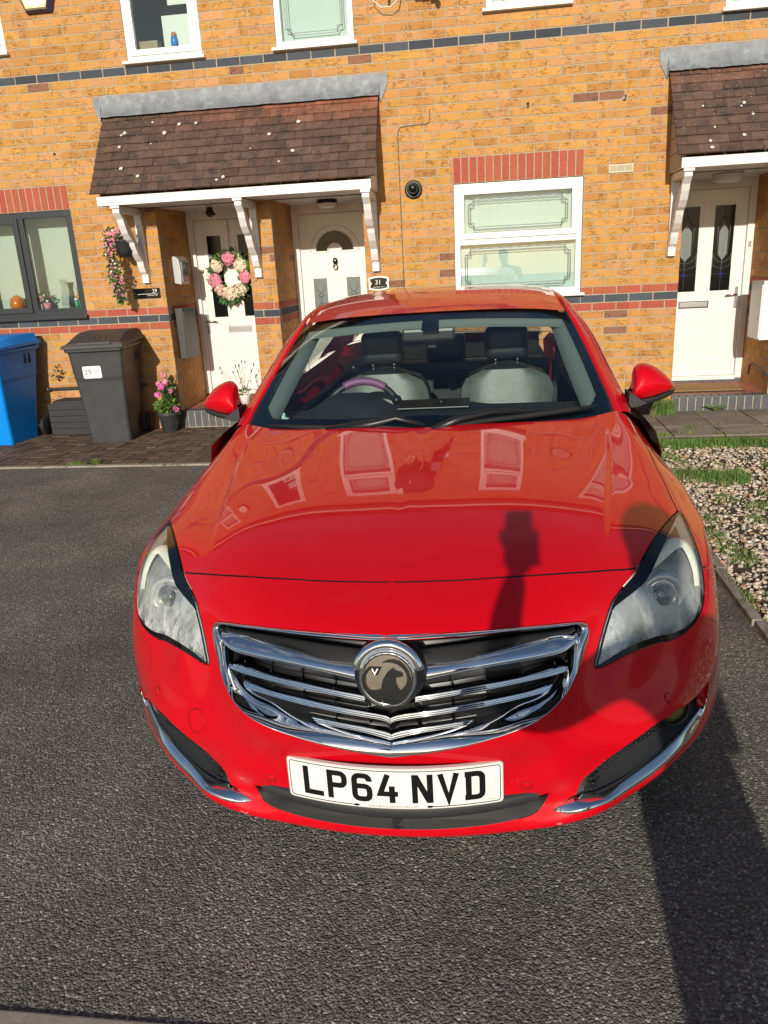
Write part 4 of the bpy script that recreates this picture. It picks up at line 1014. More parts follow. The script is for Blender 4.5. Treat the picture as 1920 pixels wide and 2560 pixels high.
m = MB(); wall_text(m, '31', -.757, 1.413, .062, -.0145); wall_text(m, 'BEAMSLEY WAY', -.752, 1.369, .0150, -.0145); m.build('lettering', M['white'], t)
m = MB()
for x in (-.842, -.662): m.lathe([(0,-.004),(.005,-.003),(.006,0)], 'y', (x, -.0125, 1.405), 10)
m.build('screws', M['brass'], t)
# flue
t = empty('boiler_flue', (-.375, -.004, 2.240), 0, 'round black boiler flue on the wall left of the leaded window', 'flue')
MB().lathe([(.0,0),(.080,0),(.084,-.006),(.080,-.014),(.060,-.016),(.052,-.010),(.0,-.008)], 'y', n=36).build('wall_plate', M['black'], t)
m = MB(); m.lathe([(.050,-.010),(.050,-.07),(.044,-.085),(.036,-.085),(.036,-.03),(0,-.03)], 'y', (0,0,.004), 30); m.lathe([(.0,-.05),(.026,-.05),(.027,-.09),(.020,-.098),(0,-.098)], 'y', (0,0,.01), 24); m.build('terminal', M['trim'], t)
t = empty('air_brick', (1.529, 0, 2.306), 0, 'cream louvred air brick on the wall right of the leaded window', 'vent')
m = MB(); ring(m, -.108, .108, -.034, .034, .008, -.010, .004, 0, .002); 
for k in range(8): m.box(-.10, .10, -.007, .002, -.026+k*.0068, -.022+k*.0068)
for k in (-.033, .033): m.box(k-.002, k+.002, -.009, .002, -.03, .03)
m.build('louvres', M['plate_cream'] if 'plate_cream' in M else mat('cream_plastic', (.62,.55,.36), .5), t); MB().box(-.1,.1,.001,.004,-.03,.03).build('backing', M['rubber'], t)
for x, z, dx, lab in ((.686, 2.880, .0, 'left one of two short overflow pipe stubs high on the brick wall'), (1.517, 2.872, .02, 'right one of two short overflow pipe stubs high on the brick wall, tilted')):
    t = empty('pipe_stub', (x, 0, z), 0, lab, 'pipe', 'short pipe stubs on the wall')
    m = MB(); m.tube([(0,.005,0),(dx,-.055,.008+dx*.4)], .0125, 14, cap=False); m.tube([(0,.005,0),(dx,-.055,.008+dx*.4)], .0105, 14, cap=False); m.build('tube', M['upvc'], t)
    MB().tube([(dx*.3,-.01,.003),(dx*.95,-.052,.008+dx*.4)], .0098, 12).build('bore', M['rubber'], t)
for x, z, lab in ((-3.92, 2.778, 'small drilled hole in the brickwork left of the double canopy'),):
    m = MB(); m.lathe([(0,-.004),(.012,-.005),(.014,-.001)], 'y', (x,0,z), 12); tag(m.build('drilled_hole', M['rubber']), lab, 'hole')
m = MB(); m.tube([(-.202,-.004,2.915),(-.201,-.004,2.84),(-.206,-.004,2.81),(-.225,-.004,2.797),(-.25,-.004,2.794),(-.43,-.004,2.789),(-.475,-.004,2.782),(-.5,-.004,2.75),(-.505,-.004,2.72),(-.503,-.004,2.0),(-.499,-.004,.3)], .0034, 6)
for z in (2.84, 2.62, 2.33, 2.05, 1.78, 1.5): m.box(-.511 if z < 2.8 else -.209, -.496 if z < 2.8 else -.194, -.009, 0, z-.005, z+.005)
tag(m.build('cable', M['meter']), 'thin dark cable clipped down the wall between the canopy and the leaded window', 'cable')
# letter box and meter boxes in the porches
t = empty('mailbox', (0, 0, 0), 0, 'light grey wall mailbox on the porch side wall by the wreathed door', 'mailbox')
m = MB(); m.prism([(-2.965,1.50),(-2.885,1.485),(-2.875,1.60),(-2.885,1.735),(-2.925,1.768),(-2.965,1.762)], .26, .50, 'xz'); m.build('body', mat('mailbox_silver', (.50,.51,.50), .35, metal=.3), t)
m = MB(); m.box(-2.884, -2.868, .285, .475, 1.51, 1.71, 0, .006); m.build('front', mat('mailbox_glass', (.26,.28,.28), .1), t)
MB().tube([(-2.873,.505,1.69),(-2.873,.515,1.685)], .008, 8).build('lock', M['metal'], t)
def meter(x0, x1, y0, y1, z0, z1, s, mt, lab):
    t = empty('meter_box', (0, 0, 0), 0, lab, 'meter box'); m = MB(); m.box(x0, x1, y0, y1, z0, z1, 0, .004)
    m.prism([(y0-.006, z1+.0),(y1+.006, z1+.0),(y1+.006, z1+.012),(y0-.006, z1+.02)], x0-.004, x1+.006, 'yz'); m.build('case', mt, t)
    xf = x1 if s > 0 else x0; m = MB(); m.box(min(xf, xf+s*.010), max(xf, xf+s*.010), y0+.012, y1-.012, z0+.014, z1-.014, 0, .003); m.build('door', mt, t)
    m = MB(); m.lathe([(0,.006*s),(.008,.006*s),(.009,0)], 'x', (xf+s*.010, y1-.04 if s > 0 else y0+.05, z0+.2), 10); m.build('latch', M['metal'], t); return t
meter(-2.965, -2.885, .17, .54, .72, 1.225, 1, M['meter'], 'dark brown-grey meter box on the porch side wall by the wreathed door')
meter(2.885, 3.0, .03, .36, .71, 1.235, -1, M['upvc'], 'white meter box on the porch side wall by the right-hand cream door')
m = MB(); m.tube([(2.996,.58,.30),(2.994,.57,.40),(2.994,.52,.43),(2.994,.2,.40),(2.994,.02,.38)], .008, 8); tag(m.build('cable', M['meter']), 'brown cable along the porch wall below the white meter box', 'cable')

# burglar alarm box
t = empty('alarm_box', (-3.825, 0, 4.0), 0, 'white and purple burglar alarm box at the top left of the wall, number 01482 601240', 'alarm box')
m = MB(); o_ = [(-.125,-.02),(.125,-.02),(.185,.14),(.12,.30),(-.12,.30),(-.185,.14)]; i_ = [(-.10,.005),(.10,.005),(.145,.14),(.10,.27),(-.10,.27),(-.145,.14)]
n = 6; vs = [(x,0,z) for x, z in o_]+[(x,-.03,z) for x, z in o_]+[(x*.98,-.075,z) for x, z in i_]
m.add(vs, [(k,(k+1)%n,n+(k+1)%n,n+k) for k in range(n)]+[(n+k,n+(k+1)%n,2*n+(k+1)%n,2*n+k) for k in range(n)]+[tuple(range(2*n,3*n))]); m.build('case', mat('purple_plastic', (.055,.035,.085), .3), t)
m = MB(); m.prism([(-.10,.006),(.10,.006),(.143,.14),(.098,.268),(-.098,.268),(-.143,.14)], -.079, -.0755, 'xz', 1); m.prism([(-.085,.022),(.085,.022),(.125,.14),(.085,.252),(-.085,.252),(-.125,.14)], -.081, -.0795, 'xz', 0)
m.build('front', [M['upvc'], mat('pale_yellow', (.72,.66,.30), .4)], t)
m = MB(); m.add([(-.122,-.031,-.0185),(.122,-.031,-.0185),(.099,-.074,.004),(-.099,-.074,.004)], [(0,1,2,3)]); m.build('underside', mat('alarm_under', (.62,.60,.50), .4), t)
m = MB()
for s, r0_ in (('601240', .25), ('(01482)', .68)):
    vs, fs = text_geo(s, .024); 
    m.add([(v.x*1.25, -.031-.043*(r0_+v.y*14), -.0195+.0225*(r0_+v.y*14)) for v in vs], fs)
m.build('lettering', M['ink'], t)
# satellite dish and floodlight: their lower parts and shadows show at the top edge
t = empty('satellite_dish', (-.55, 0, 4.02), 0, 'satellite dish on the wall between the two upper windows, mostly above the picture', 'satellite dish')
MB().box(-.07, .07, -.01, 0, -.09, .09, 0, .003).build('wall_plate', M['metal'], t); MB().tube([(0,-.01,0),(0,-.16,0),(.0,-.19,.03),(0,-.19,.20)], .018, 10).build('mast', M['metal'], t)
m = MB(); 
for rr, off in ((1, 0), (.985, .006)):
    vs = []; nr_, na = 7, 32
    for i in range(nr_):
        q = i/(nr_-1)*rr
        for k in range(na): a = 2*math.pi*k/na; vs.append((.30*q*math.cos(a), -.26-off+(-.055*q*q)+.055, .22+.28*q*math.sin(a)))
    m.add(vs, [(i*na+k, i*na+(k+1)%na, (i+1)*na+(k+1)%na, (i+1)*na+k) for i in range(nr_-1) for k in range(na)], 0, True)
m.build('reflector', M['trim_matt'], t)
MB().tube([(0,-.24,-.06),(0,-.40,-.115),(0,-.52,-.02)], .011, 8).build('feed_arm', M['metal'], t); MB().lathe([(0,0),(.03,0),(.03,.08),(.02,.09),(0,.09)], 'y', (0,-.53,.0), 16).build('lnb', M['upvc'], t)
m = MB(); m.tube([(-.09,-.05,-.05),(-.12,-.10,-.22),(-.05,-.10,-.285),(.04,-.11,-.29),(.10,-.12,-.25),(.13,-.12,-.13),(.10,-.2,-.05)], .005, 6); tag_c = m.build('cable_loop', M['upvc'], t)
t = empty('floodlight', (-.20, 0, 3.86), 0, 'black floodlight with a white sensor between the two upper windows', 'floodlight')
MB().box(-.04, .02, -.10, -.0, -.06, .10, 0, .006).build('bracket', M['black'], t); MB().box(-.11, .04, -.20, -.08, -.02, .16, 0, .01).build('head', M['black'], t)
MB().box(.035, .10, -.12, -.04, -.07, .0, 0, .006).build('sensor_arm', M['black'], t); m = MB(); m.blob((.095,-.13,-.075), .028, sub=2, sq=(.9,1,1.2)); m.build('sensor', M['white'], t)

# ------------------------------------------------------------- wreath and hanging basket
t = empty('wreath', (-2.515, REC-.045, 1.535), 0, 'round pink and cream flower wreath hanging on the white door', 'wreath')
m = MB()
for k in range(64):
    a = 2*math.pi*k/64; leaves(m, (.185*math.cos(a), -.03, .195*math.sin(a)), .062, 6 if math.sin(a) < .3 else 9, 0 if k % 3 else 1, .055, (1,.5,1))
leaves(m, (-.02,-.03,-.22), .09, 90, 0, .055, (1.2,.4,.6), True)
m.build('foliage', [M['leaf'], M['leaf_pale']], t)
m = MB()
for ang, cm, n_, rr in ((88,[0],90,.062),(190,[0,0,2],95,.066),(355,[0],90,.062),(140,[1],80,.064),(40,[1],80,.066),(225,[1,2],50,.05),(268,[1],95,.066),(310,[1],60,.055),(245,[1,2],40,.05),(290,[1],50,.05)):
    a = R(ang); flower_bunch(m, (.175*math.cos(a), -.06, .185*math.sin(a)), rr*1.12, int(n_*1.4), cm, .019, (1,.45,1))
m.build('flowers', [M['petal_pink'], M['petal_cream'], mat('dusky_petal', (.62,.30,.30), .6)], t)
m = MB(); m.box(-.012, .012, -.012, -.008, .20, .58); m.blob((0,-.02,.28), .016); m.build('hanger', M['upvc_door'], t)
t = empty('hanging_basket', (-3.235, -.21, 1.865), 0, 'dark hanging basket trailing pink flowers left of the door 29 bracket', 'hanging basket')
m = MB(); m.lathe([(0,-.09),(.05,-.088),(.085,-.03),(.10,.06),(.104,.065),(.095,.065),(0,.05)], n=26)
for k in range(12):
    a = k*math.pi/6; m.tube([(.052*math.cos(a),.052*math.sin(a),-.088),(.088*math.cos(a+.2),.088*math.sin(a+.2),-.03),(.103*math.cos(a+.4),.103*math.sin(a+.4),.06)], .003, 4)
m.build('basket', M['trim_matt'], t)
m = MB(); 
for a in (.3, 2.4, 4.5): m.tube([(.09*math.cos(a), .09*math.sin(a), .06), (-.04,.0,.32)], .0015, 4)
m.build('hanging_wires', M['metal'], t)
m = MB(); mf = MB()
path = [(-.06,-.03,.10,.085),(-.11,-.05,.09,.09),(-.13,-.06,.02,.075),(-.12,-.06,-.06,.06),(-.115,-.06,-.14,.055),(-.11,-.055,-.22,.058),(-.11,-.05,-.30,.055),(-.105,-.05,-.37,.055),(-.105,-.045,-.44,.042),(-.095,-.04,-.49,.028),(0,0,.10,.09)]
for x, y, z, r in path:
    leaves(m, (x,y,z), r, 70, 0, .034, (1,.8,1), True); flower_bunch(mf, (x,y,z), r*1.12, 22 if z < .05 else 42, [0,0,0,1,2], .0125, (1,.8,1))
m.build('trailing_leaves', M['leaf'], t); mf.build('flowers', [M['petal_pink'], M['petal_deep'], M['petal_cream']], t)
m = MB(); m.tube([(-3.235,-.002,1.85),(-3.235,-.12,1.80),(-3.235,-.2,1.86)], .006, 6)

# ------------------------------------------------------------- the photographer, behind the camera
def skin_body(name, joints, edges, matn, parent, sub=2):
    me = bpy.data.meshes.new(name); me.from_pydata([j[0] for j in joints], edges, []); o = bpy.data.objects.new(name, me); COL.objects.link(o)
    sk = o.modifiers.new('skin', 'SKIN'); sk.use_smooth_shade = True
    for i, j in enumerate(joints):
        sv = me.skin_vertices[0].data[i]; r = j[1]; sv.radius = (r, r) if not hasattr(r, '__len__') else r
    me.skin_vertices[0].data[0].use_root = True
    ss = o.modifiers.new('sub', 'SUBSURF'); ss.levels = sub; ss.render_levels = sub
    dg = bpy.context.evaluated_depsgraph_get(); m2 = bpy.data.meshes.new_from_object(o.evaluated_get(dg)); o.modifiers.clear(); o.data = m2
    m2.materials.clear(); m2.materials.append(M[matn]); m2.polygons.foreach_set('use_smooth', [True]*len(m2.polygons)); m2.update()
    if parent: o.parent = parent
    return o
per = empty('person', (0, 0, 0), 0, 'person in dark jacket and jeans holding up a phone, whose shadow falls on the car', 'person')
J = [((.82,-8.16,.95),(.17,.12)), ((.80,-8.14,1.15),(.16,.11)), ((.74,-8.13,1.30),(.19,.10)), ((.69,-8.12,1.40),(.065,.065)), ((.66,-8.10,1.48),(.06,.06)), ((.65,-8.08,1.56),(.088,.10)), ((.65,-8.08,1.63),(.07,.085)),
     ((.54,-8.10,1.31),(.075,.075)), ((.38,-8.04,1.20),(.066,.066)), ((.245,-7.98,1.205),(.052,.052)), ((.262,-7.95,1.40),(.038,.038)), ((.288,-7.925,1.49),(.032,.026)),
     ((.93,-8.14,1.32),(.07,.07)), ((1.01,-8.12,1.12),(.05,.05)), ((1.0,-8.02,.90),(.038,.038)), ((1.0,-7.98,.82),(.03,.03)),
     ((.88,-8.17,.86),(.115,.105)), ((.885,-8.14,.48),(.095,.09)), ((.88,-8.20,.10),(.09,.06)), ((.89,-8.08,.045),(.06,.04)),
     ((.74,-8.17,.86),(.115,.105)), ((.725,-8.13,.48),(.095,.09)), ((.72,-8.16,.10),(.09,.06)), ((.72,-8.04,.045),(.06,.04))]
E_ = [(0,1),(1,2),(2,3),(3,4),(4,5),(5,6),(2,7),(7,8),(8,9),(9,10),(10,11),(2,12),(12,13),(13,14),(14,15),(0,16),(16,17),(17,18),(18,19),(0,20),(20,21),(21,22),(22,23)]
body = skin_body('body', J, E_, 'skin', per)
bd = body.data; bd.materials.append(M['cloth']); bd.materials.append(M['jeans']); bd.materials.append(M['rubber'])
for p in bd.polygons:
    c = p.center; mi = 0
    if c.z < .10: mi = 3
    elif c.z < .96 and abs(c.x-.78) < .2: mi = 2
    elif c.z < 1.46 and not (c.x < .33 and c.z > 1.43) and not (c.x > .95 and c.z < .88): mi = 1
    p.material_index = mi
# hand round the phone: palm behind, four fingers on one edge, thumb on the other
hj = [((.289,-7.925,1.475),.030), ((.290,-7.913,1.505),.034), ((.290,-7.905,1.54),.030)]; he = [(0,1),(1,2)]
for k, (z0, z1) in enumerate(((1.565,1.572),(1.545,1.549),(1.524,1.525),(1.504,1.500))):
    b = len(hj); hj += [((.318,-7.905,z0),.0100), ((.339,-7.894,z1),.0095), ((.3405,-7.874,z1+.002),.0085), ((.331,-7.8665,z1+.003),.0070)]; he += [(2 if k < 2 else 1, b), (b,b+1), (b+1,b+2), (b+2,b+3)]
b = len(hj); hj += [((.268,-7.908,1.535),.012), ((.249,-7.892,1.560),.010), ((.246,-7.878,1.585),.0085)]; he += [(1,b),(b,b+1),(b+1,b+2)]
skin_body('hand', hj, he, 'skin', body, 1)
m = MB(); m.blob((.65,-8.095,1.64), .105, 0, 2, sq=(.9,1.05,.85)); m.build('hair', M['hair'], per)
ph = MB().box(.2555, .3295, -7.8735, -7.8655, 1.487, 1.633, 0, .003).build('phone', M['signblack']); tag(ph, 'black smartphone held up in the hand behind the camera', 'phone')
MB().box(.2585, .3265, -7.8741, -7.8736, 1.492, 1.628).build('screen', M['glass_dark'], ph)
NET=[[[0.0,0.1062,0.215],[0.1511,0.1106,0.215],[0.2899,0.1255,0.222],[0.3898,0.1408,0.232],[0.4777,0.1749,0.236],[0.5637,0.2395,0.24],[0.6524,0.3208,0.243],[0.7381,0.4153,0.248],[0.8066,0.5033,0.252],[0.8517,0.5755,0.262],[0.886,0.6354,0.265],[0.9097,0.682,0.265]],[[0.0,0.0135,0.247],[0.151,0.019,0.25],[0.2906,0.0309,0.262],[0.3971,0.0417,0.275],[0.4892,0.0756,0.281],[0.577,0.1452,0.283],[0.6666,0.2294,0.284],[0.7535,0.3281,0.286],[0.8221,0.42,0.292],[0.8671,0.4994,0.305],[0.9014,0.5729,0.305],[0.9251,0.6396,0.305]],[[0.0,0.011,0.3196],[0.1515,0.0167,0.3213],[0.2907,0.0396,0.3248],[0.3985,0.0604,0.3288],[0.4933,0.0596,0.3381],[0.5777,0.141,0.3339],[0.6694,0.2293,0.3331],[0.7574,0.3308,0.3328],[0.8259,0.4248,0.3327],[0.8709,0.5046,0.3329],[0.9051,0.5804,0.3326],[0.9287,0.6391,0.3325]],[[0.0,0.014,0.3924],[0.1526,0.0192,0.3923],[0.2947,0.0359,0.3907],[0.4029,0.0497,0.3918],[0.4875,0.0932,0.3912],[0.5787,0.1449,0.3919],[0.6718,0.2189,0.3921],[0.7583,0.3207,0.392],[0.8271,0.4181,0.3921],[0.8721,0.4993,0.3928],[0.9062,0.581,0.3934],[0.9295,0.6416,0.3938]],[[0.0,-0.0066,0.4748],[0.1537,-0.0027,0.4747],[0.2965,0.0143,0.4732],[0.4015,0.0394,0.4736],[0.49,0.0818,0.4739],[0.5817,0.1252,0.4748],[0.6749,0.1984,0.4757],[0.7592,0.3077,0.4754],[0.8283,0.4124,0.4754],[0.8736,0.4951,0.4758],[0.9069,0.5818,0.4765],[0.9298,0.6619,0.4772]],[[0.0,-0.0413,0.5608],[0.1562,-0.0347,0.5613],[0.3033,-0.0217,0.5623],[0.4013,0.0325,0.5602],[0.4905,0.1013,0.5599],[0.5821,0.1661,0.561],[0.6712,0.2479,0.5605],[0.7592,0.3421,0.5614],[0.8301,0.4322,0.5624],[0.8758,0.5138,0.5622],[0.9077,0.6164,0.5619],[0.93,0.7061,0.562]],[[0.0,-0.056,0.6495],[0.1569,-0.0431,0.6501],[0.3044,-0.0224,0.6513],[0.3997,0.0566,0.6498],[0.4888,0.1517,0.6503],[0.5844,0.2098,0.6523],[0.667,0.2968,0.6479],[0.7598,0.3764,0.6504],[0.8331,0.466,0.6534],[0.8748,0.5584,0.6506],[0.9077,0.6737,0.6469],[0.9305,0.7946,0.6398]],[[0.0,-0.0346,0.7339],[0.1543,-0.0198,0.7349],[0.2951,0.023,0.7327],[0.3972,0.1016,0.7319],[0.4867,0.1922,0.7382],[0.5814,0.2574,0.7365],[0.6678,0.338,0.7321],[0.7563,0.4188,0.7336],[0.8255,0.5052,0.7363],[0.8725,0.6035,0.7313],[0.9084,0.7425,0.7173],[0.933,0.9013,0.6858]],[[0.0,0.0219,0.7992],[0.1525,0.0361,0.8025],[0.2949,0.0779,0.7925],[0.3966,0.1424,0.7857],[0.4868,0.2163,0.7861],[0.5677,0.2905,0.7836],[0.6517,0.37,0.7816],[0.7402,0.4506,0.7861],[0.8151,0.5439,0.7864],[0.8686,0.6621,0.7773],[0.91,0.8156,0.7492],[0.9414,0.9902,0.7029]],[[0.0,0.1771,0.8643],[0.1513,0.1885,0.8642],[0.2944,0.2136,0.8593],[0.4006,0.2534,0.8512],[0.4911,0.3,0.8398],[0.5735,0.3566,0.8235],[0.6573,0.4293,0.817],[0.7458,0.5174,0.8219],[0.8168,0.6089,0.8128],[0.8681,0.7367,0.7949],[0.9225,0.8975,0.7628],[0.9427,1.0878,0.7079]],[[0.0,0.4019,0.9231],[0.1471,0.4087,0.9217],[0.29,0.4176,0.9169],[0.3985,0.4318,0.9082],[0.4912,0.4494,0.8938],[0.5778,0.4808,0.8742],[0.6633,0.5334,0.8573],[0.7448,0.612,0.8474],[0.8145,0.6962,0.8308],[0.8664,0.8349,0.81],[0.9252,1.0006,0.7727],[0.9441,1.1902,0.7102]],[[0.0,0.6811,0.9678],[0.1398,0.6841,0.9662],[0.285,0.6879,0.962],[0.396,0.6933,0.9541],[0.4911,0.7014,0.9423],[0.5818,0.7171,0.9263],[0.6694,0.741,0.902],[0.7477,0.7716,0.8779],[0.8073,0.8223,0.858],[0.8648,0.979,0.8359],[0.9279,1.1436,0.787],[0.9441,1.3002,0.7107]],[[0.0,0.9433,1.0001],[0.128,0.9488,0.9996],[0.2793,0.9587,0.9962],[0.3944,0.9743,0.989],[0.4911,0.9951,0.9792],[0.5829,1.0181,0.9704],[0.6709,1.0423,0.9581],[0.7475,1.0652,0.936],[0.8052,1.1023,0.911],[0.8588,1.1985,0.8716],[0.9206,1.3072,0.8],[0.9394,1.4414,0.709]],[[0.0,1.2044,1.0297],[0.1119,1.21,1.0328],[0.2729,1.23,1.0316],[0.3953,1.2589,1.0263],[0.4916,1.2942,1.0204],[0.5823,1.3407,1.0156],[0.6702,1.3978,1.0172],[0.743,1.4326,1.0156],[0.8002,1.4462,0.9639],[0.8527,1.484,0.8976],[0.9022,1.5334,0.805],[0.9308,1.5867,0.7075]]]
UV={'hl_in':[[7.966,10.613],[7.525,10.462],[7.154,10.229],[6.844,10.023],[6.56,9.835],[6.324,9.664],[6.106,9.467],[5.924,9.255],[5.787,9.048],[5.646,8.834],[5.479,8.584],[5.294,8.408],[5.037,8.19],[4.831,7.986],[4.619,7.738],[4.463,7.372],[4.346,7.049],[4.246,6.775],[4.151,6.528],[4.069,6.304],[3.989,6.128],[3.968,6.008]],
'hl_out':[[3.988,5.974],[4.21,5.949],[4.52,5.996],[4.842,6.046],[5.215,6.052],[5.658,5.992],[6.059,5.92],[6.386,5.847],[6.655,5.838],[6.939,5.877],[7.266,5.981],[7.513,6.142],[7.689,6.34],[7.839,6.636],[7.942,6.997],[8.045,7.448],[8.081,7.923],[8.052,8.62],[8.044,9.248],[8.141,9.944],[8.174,10.421],[7.966,10.613]],
'grille':[[0.198,4.318],[0.549,4.542],[0.918,4.704],[1.217,4.888],[1.484,5.072],[1.731,5.238],[2.005,5.398],[2.252,5.502],[2.61,5.627],[2.913,5.736],[3.202,5.878],[3.434,6.084],[3.602,6.277],[3.702,6.417],[3.803,6.616],[3.875,6.889],[3.852,7.112],[3.735,7.351],[3.555,7.531],[3.155,7.77],[2.615,7.934],[2.147,8.004],[1.598,8.007],[1.129,7.997],[0.675,7.998],[0.216,7.998]],
'pod':[[7.985,3.738],[7.429,3.757],[6.774,3.914],[6.249,4.042],[5.62,4.085],[5.029,3.89],[4.506,3.556],[4.019,3.166],[3.639,2.939],[3.449,2.573],[3.403,2.348]],
'chrome_out':[[8.183,3.652],[8.197,3.002],[7.946,2.301],[7.5,1.869],[6.882,1.736],[6.156,1.634],[5.396,1.566],[4.693,1.667],[4.02,1.776],[3.591,1.621],[3.19,1.552],[2.837,1.707]],
'chrome_in':[[2.837,1.707],[3.095,1.987],[3.393,2.303],[3.948,2.363],[4.587,2.348],[5.262,2.359],[5.899,2.607],[6.48,2.667],[6.979,2.809],[7.457,3.05],[7.777,3.328],[8.005,3.649]],
'lowg_top':[[2.711,2.442],[2.356,2.274],[1.819,2.308]],
'lowg_bot':[[2.711,2.442],[2.603,1.964],[2.367,1.696],[1.979,1.587],[1.564,1.531],[1.046,1.496],[0.544,1.456],[0.0,0.384]],
'shut':[[5.619,8.82],[4.813,8.969],[3.807,8.991],[2.682,9.025],[1.807,9.03],[1.123,9.012],[0.466,9.02],[0.134,9.02]],
'gap':[[7.931,10.662],[7.995,11.102],[8.004,11.48],[7.927,11.829],[7.985,12.241],[8.105,12.702],[8.144,13.0],[8.46,13.0]],
'washer':[[7.297,5.532],[7.053,5.506],[6.801,5.438],[6.668,5.274],[6.545,4.939],[6.67,4.813]],
'sensor':[[2.188,2.993]],
'fogc':[[6.216,3.61]],
'crease':[[4.46,9.291],[4.68,10.13],[5.054,11.038],[5.634,12.045]],
}
# ------------------------------------------------------------- the car
car = bpy.data.objects.new('car', None); COL.objects.link(car)
car.matrix_world = Matrix(((0.999997318, -0.00233656531, -0.00982485174, 0.06614339), (0.00231603432, 0.99999727, -0.0000227547549, -6.31828686), (0.00982487809, 0.00208969944, 1.0, -.004), (0, 0, 0, 1)))
tag(car, 'bright red saloon car parked nose-on in front of the houses, plate LP64 NVD', 'car')
P = np.array(NET); NV, NU = P.shape[:2]
def _basis(n, kind):
    A = np.zeros((n, n)); B = np.zeros((n, n))
    for i in range(1, n-1): A[i, i-1:i+2] = (1, 4, 1); B[i, i-1:i+2] = (6, -12, 6)
    A[-1, -1] = 1; A[0, 0] = 1
    if kind == 'even': A[0] = 0; A[0, 0] = 4; A[0, 1] = 2; B[0, 0] = -12; B[0, 1] = 12
    Bi = np.linalg.solve(A, B)
    def W(t):
        t = np.atleast_1d(t); i = np.clip(np.floor(t).astype(int), 0, n-2); f = t-i; w = np.zeros((len(t), n)); k = np.arange(len(t))
        w[k, i] += 1-f; w[k, i+1] += f; w += (((1-f)**3-(1-f))/6)[:, None]*Bi[i]+((f**3-f)/6)[:, None]*Bi[i+1]
        return w
    return W
WUe, WUo, WV = _basis(NU, 'even'), _basis(NU, 'odd'), _basis(NV, 'nat')
def S0(uv):
    uv = np.asarray(uv, float); wv = WV(uv[:, 1]); we = WUe(uv[:, 0]); wo = WUo(uv[:, 0])
    return np.stack([np.einsum('ki,ij,kj->k', wv, P[:, :, 0], wo), np.einsum('ki,ij,kj->k', wv, P[:, :, 1], we), np.einsum('ki,ij,kj->k', wv, P[:, :, 2], we)], 1)
def nrm(fn, uv, e=4e-3):
    uv = np.asarray(uv, float); a = uv.copy(); a[:, 0] = np.maximum(a[:, 0], 1e-4)
    du = fn(a+[e, 0])-fn(a-[e, 0]); dv = fn(a+[0, e])-fn(a-[0, e]); n = np.cross(du, dv); n /= np.linalg.norm(n, axis=1, keepdims=True)+1e-12
    return n
sm = lambda x: np.clip(x, 0, 1)**2*(3-2*np.clip(x, 0, 1))
def feat(X):
    """pressed feature lines: bonnet power bulge and its shadow on the nose; centre spine; rear corner fall-off"""
    x = np.abs(X[:, 0]); Y = X[:, 1]; Z = X[:, 2]
    xc = np.interp(Y, [.15, .44, .55, 1.04, 1.4], [.515, .543, .560, .638, .675])
    amp = np.interp(Y, [.10, .40, .62, .85, 1.05, 1.3], [.0, .0, .0060, .0080, .0050, .0])*(Z > .70)
    d = (x-xc)
    h = -amp*(sm(d/.020+.15))+amp*.75*sm((d-.03)/.11)      # crisp step down, then slow recovery
    ridge = .0022*np.exp(-(x/.010)**2)*np.interp(Y, [.0, .1, .45, .9], [1, 1, .7, .0])*(Z > .70)
    return h+ridge
def S(uv):
    X = S0(uv); return X+nrm(S0, uv)*feat(X)[:, None]
def smooth_curve(pts, n=5):
    pts = np.asarray(pts, float); 
    if len(pts) < 3: return pts
    out = []
    for i in range(len(pts)-1):
        p0, p1, p2, p3 = pts[max(i-1, 0)], pts[i], pts[i+1], pts[min(i+2, len(pts)-1)]
        for k in range(n):
            t = k/n; out.append(.5*((2*p1)+(p2-p0)*t+(2*p0-5*p1+4*p2-p3)*t*t+(3*p1-p0-3*p2+p3)*t**3))
    out.append(pts[-1]); return np.array(out)
def line(a, b, step=.12):
    a, b = np.array(a, float), np.array(b, float); n = max(2, int(np.abs(b-a).max()/step)+1)
    return a+(b-a)*np.linspace(0, 1, n)[:, None]
def join(*cs):
    out = [np.asarray(cs[0], float)]
    for c in cs[1:]:
        c = np.asarray(c, float); out.append(c[1:] if np.abs(c[0]-out[-1][-1]).max() < 1e-3 else c)
    o = np.concatenate(out)
    if np.abs(o[0]-o[-1]).max() < 1e-3: o = o[:-1]
    keep = [0]
    for i in range(1, len(o)):
        if np.abs(o[i]-o[keep[-1]]).max() > 8e-3: keep.append(i)
    return o[keep]
def inside(pts, poly):
    x, y = pts[:, 0], pts[:, 1]; c = np.zeros(len(pts), bool); n = len(poly); j = n-1
    for i in range(n):
        xi, yi = poly[i]; xj, yj = poly[j]
        if yi != yj:
            m = ((yi > y) != (yj > y)) & (x < (xj-xi)*(y-yi)/(yj-yi)+xi); c ^= m
        j = i
    return c
def segdist(pts, poly, closed=True):
    d = np.full(len(pts), 1e9); n = len(poly)
    for i in range(n if closed else n-1):
        a = poly[i]; b = poly[(i+1) % n]; ab = b-a; L2 = (ab**2).sum()+1e-15
        t = np.clip(((pts-a)@ab)/L2, 0, 1); q = a+t[:, None]*ab; d = np.minimum(d, ((pts-q)**2).sum(1)**.5)
    return d
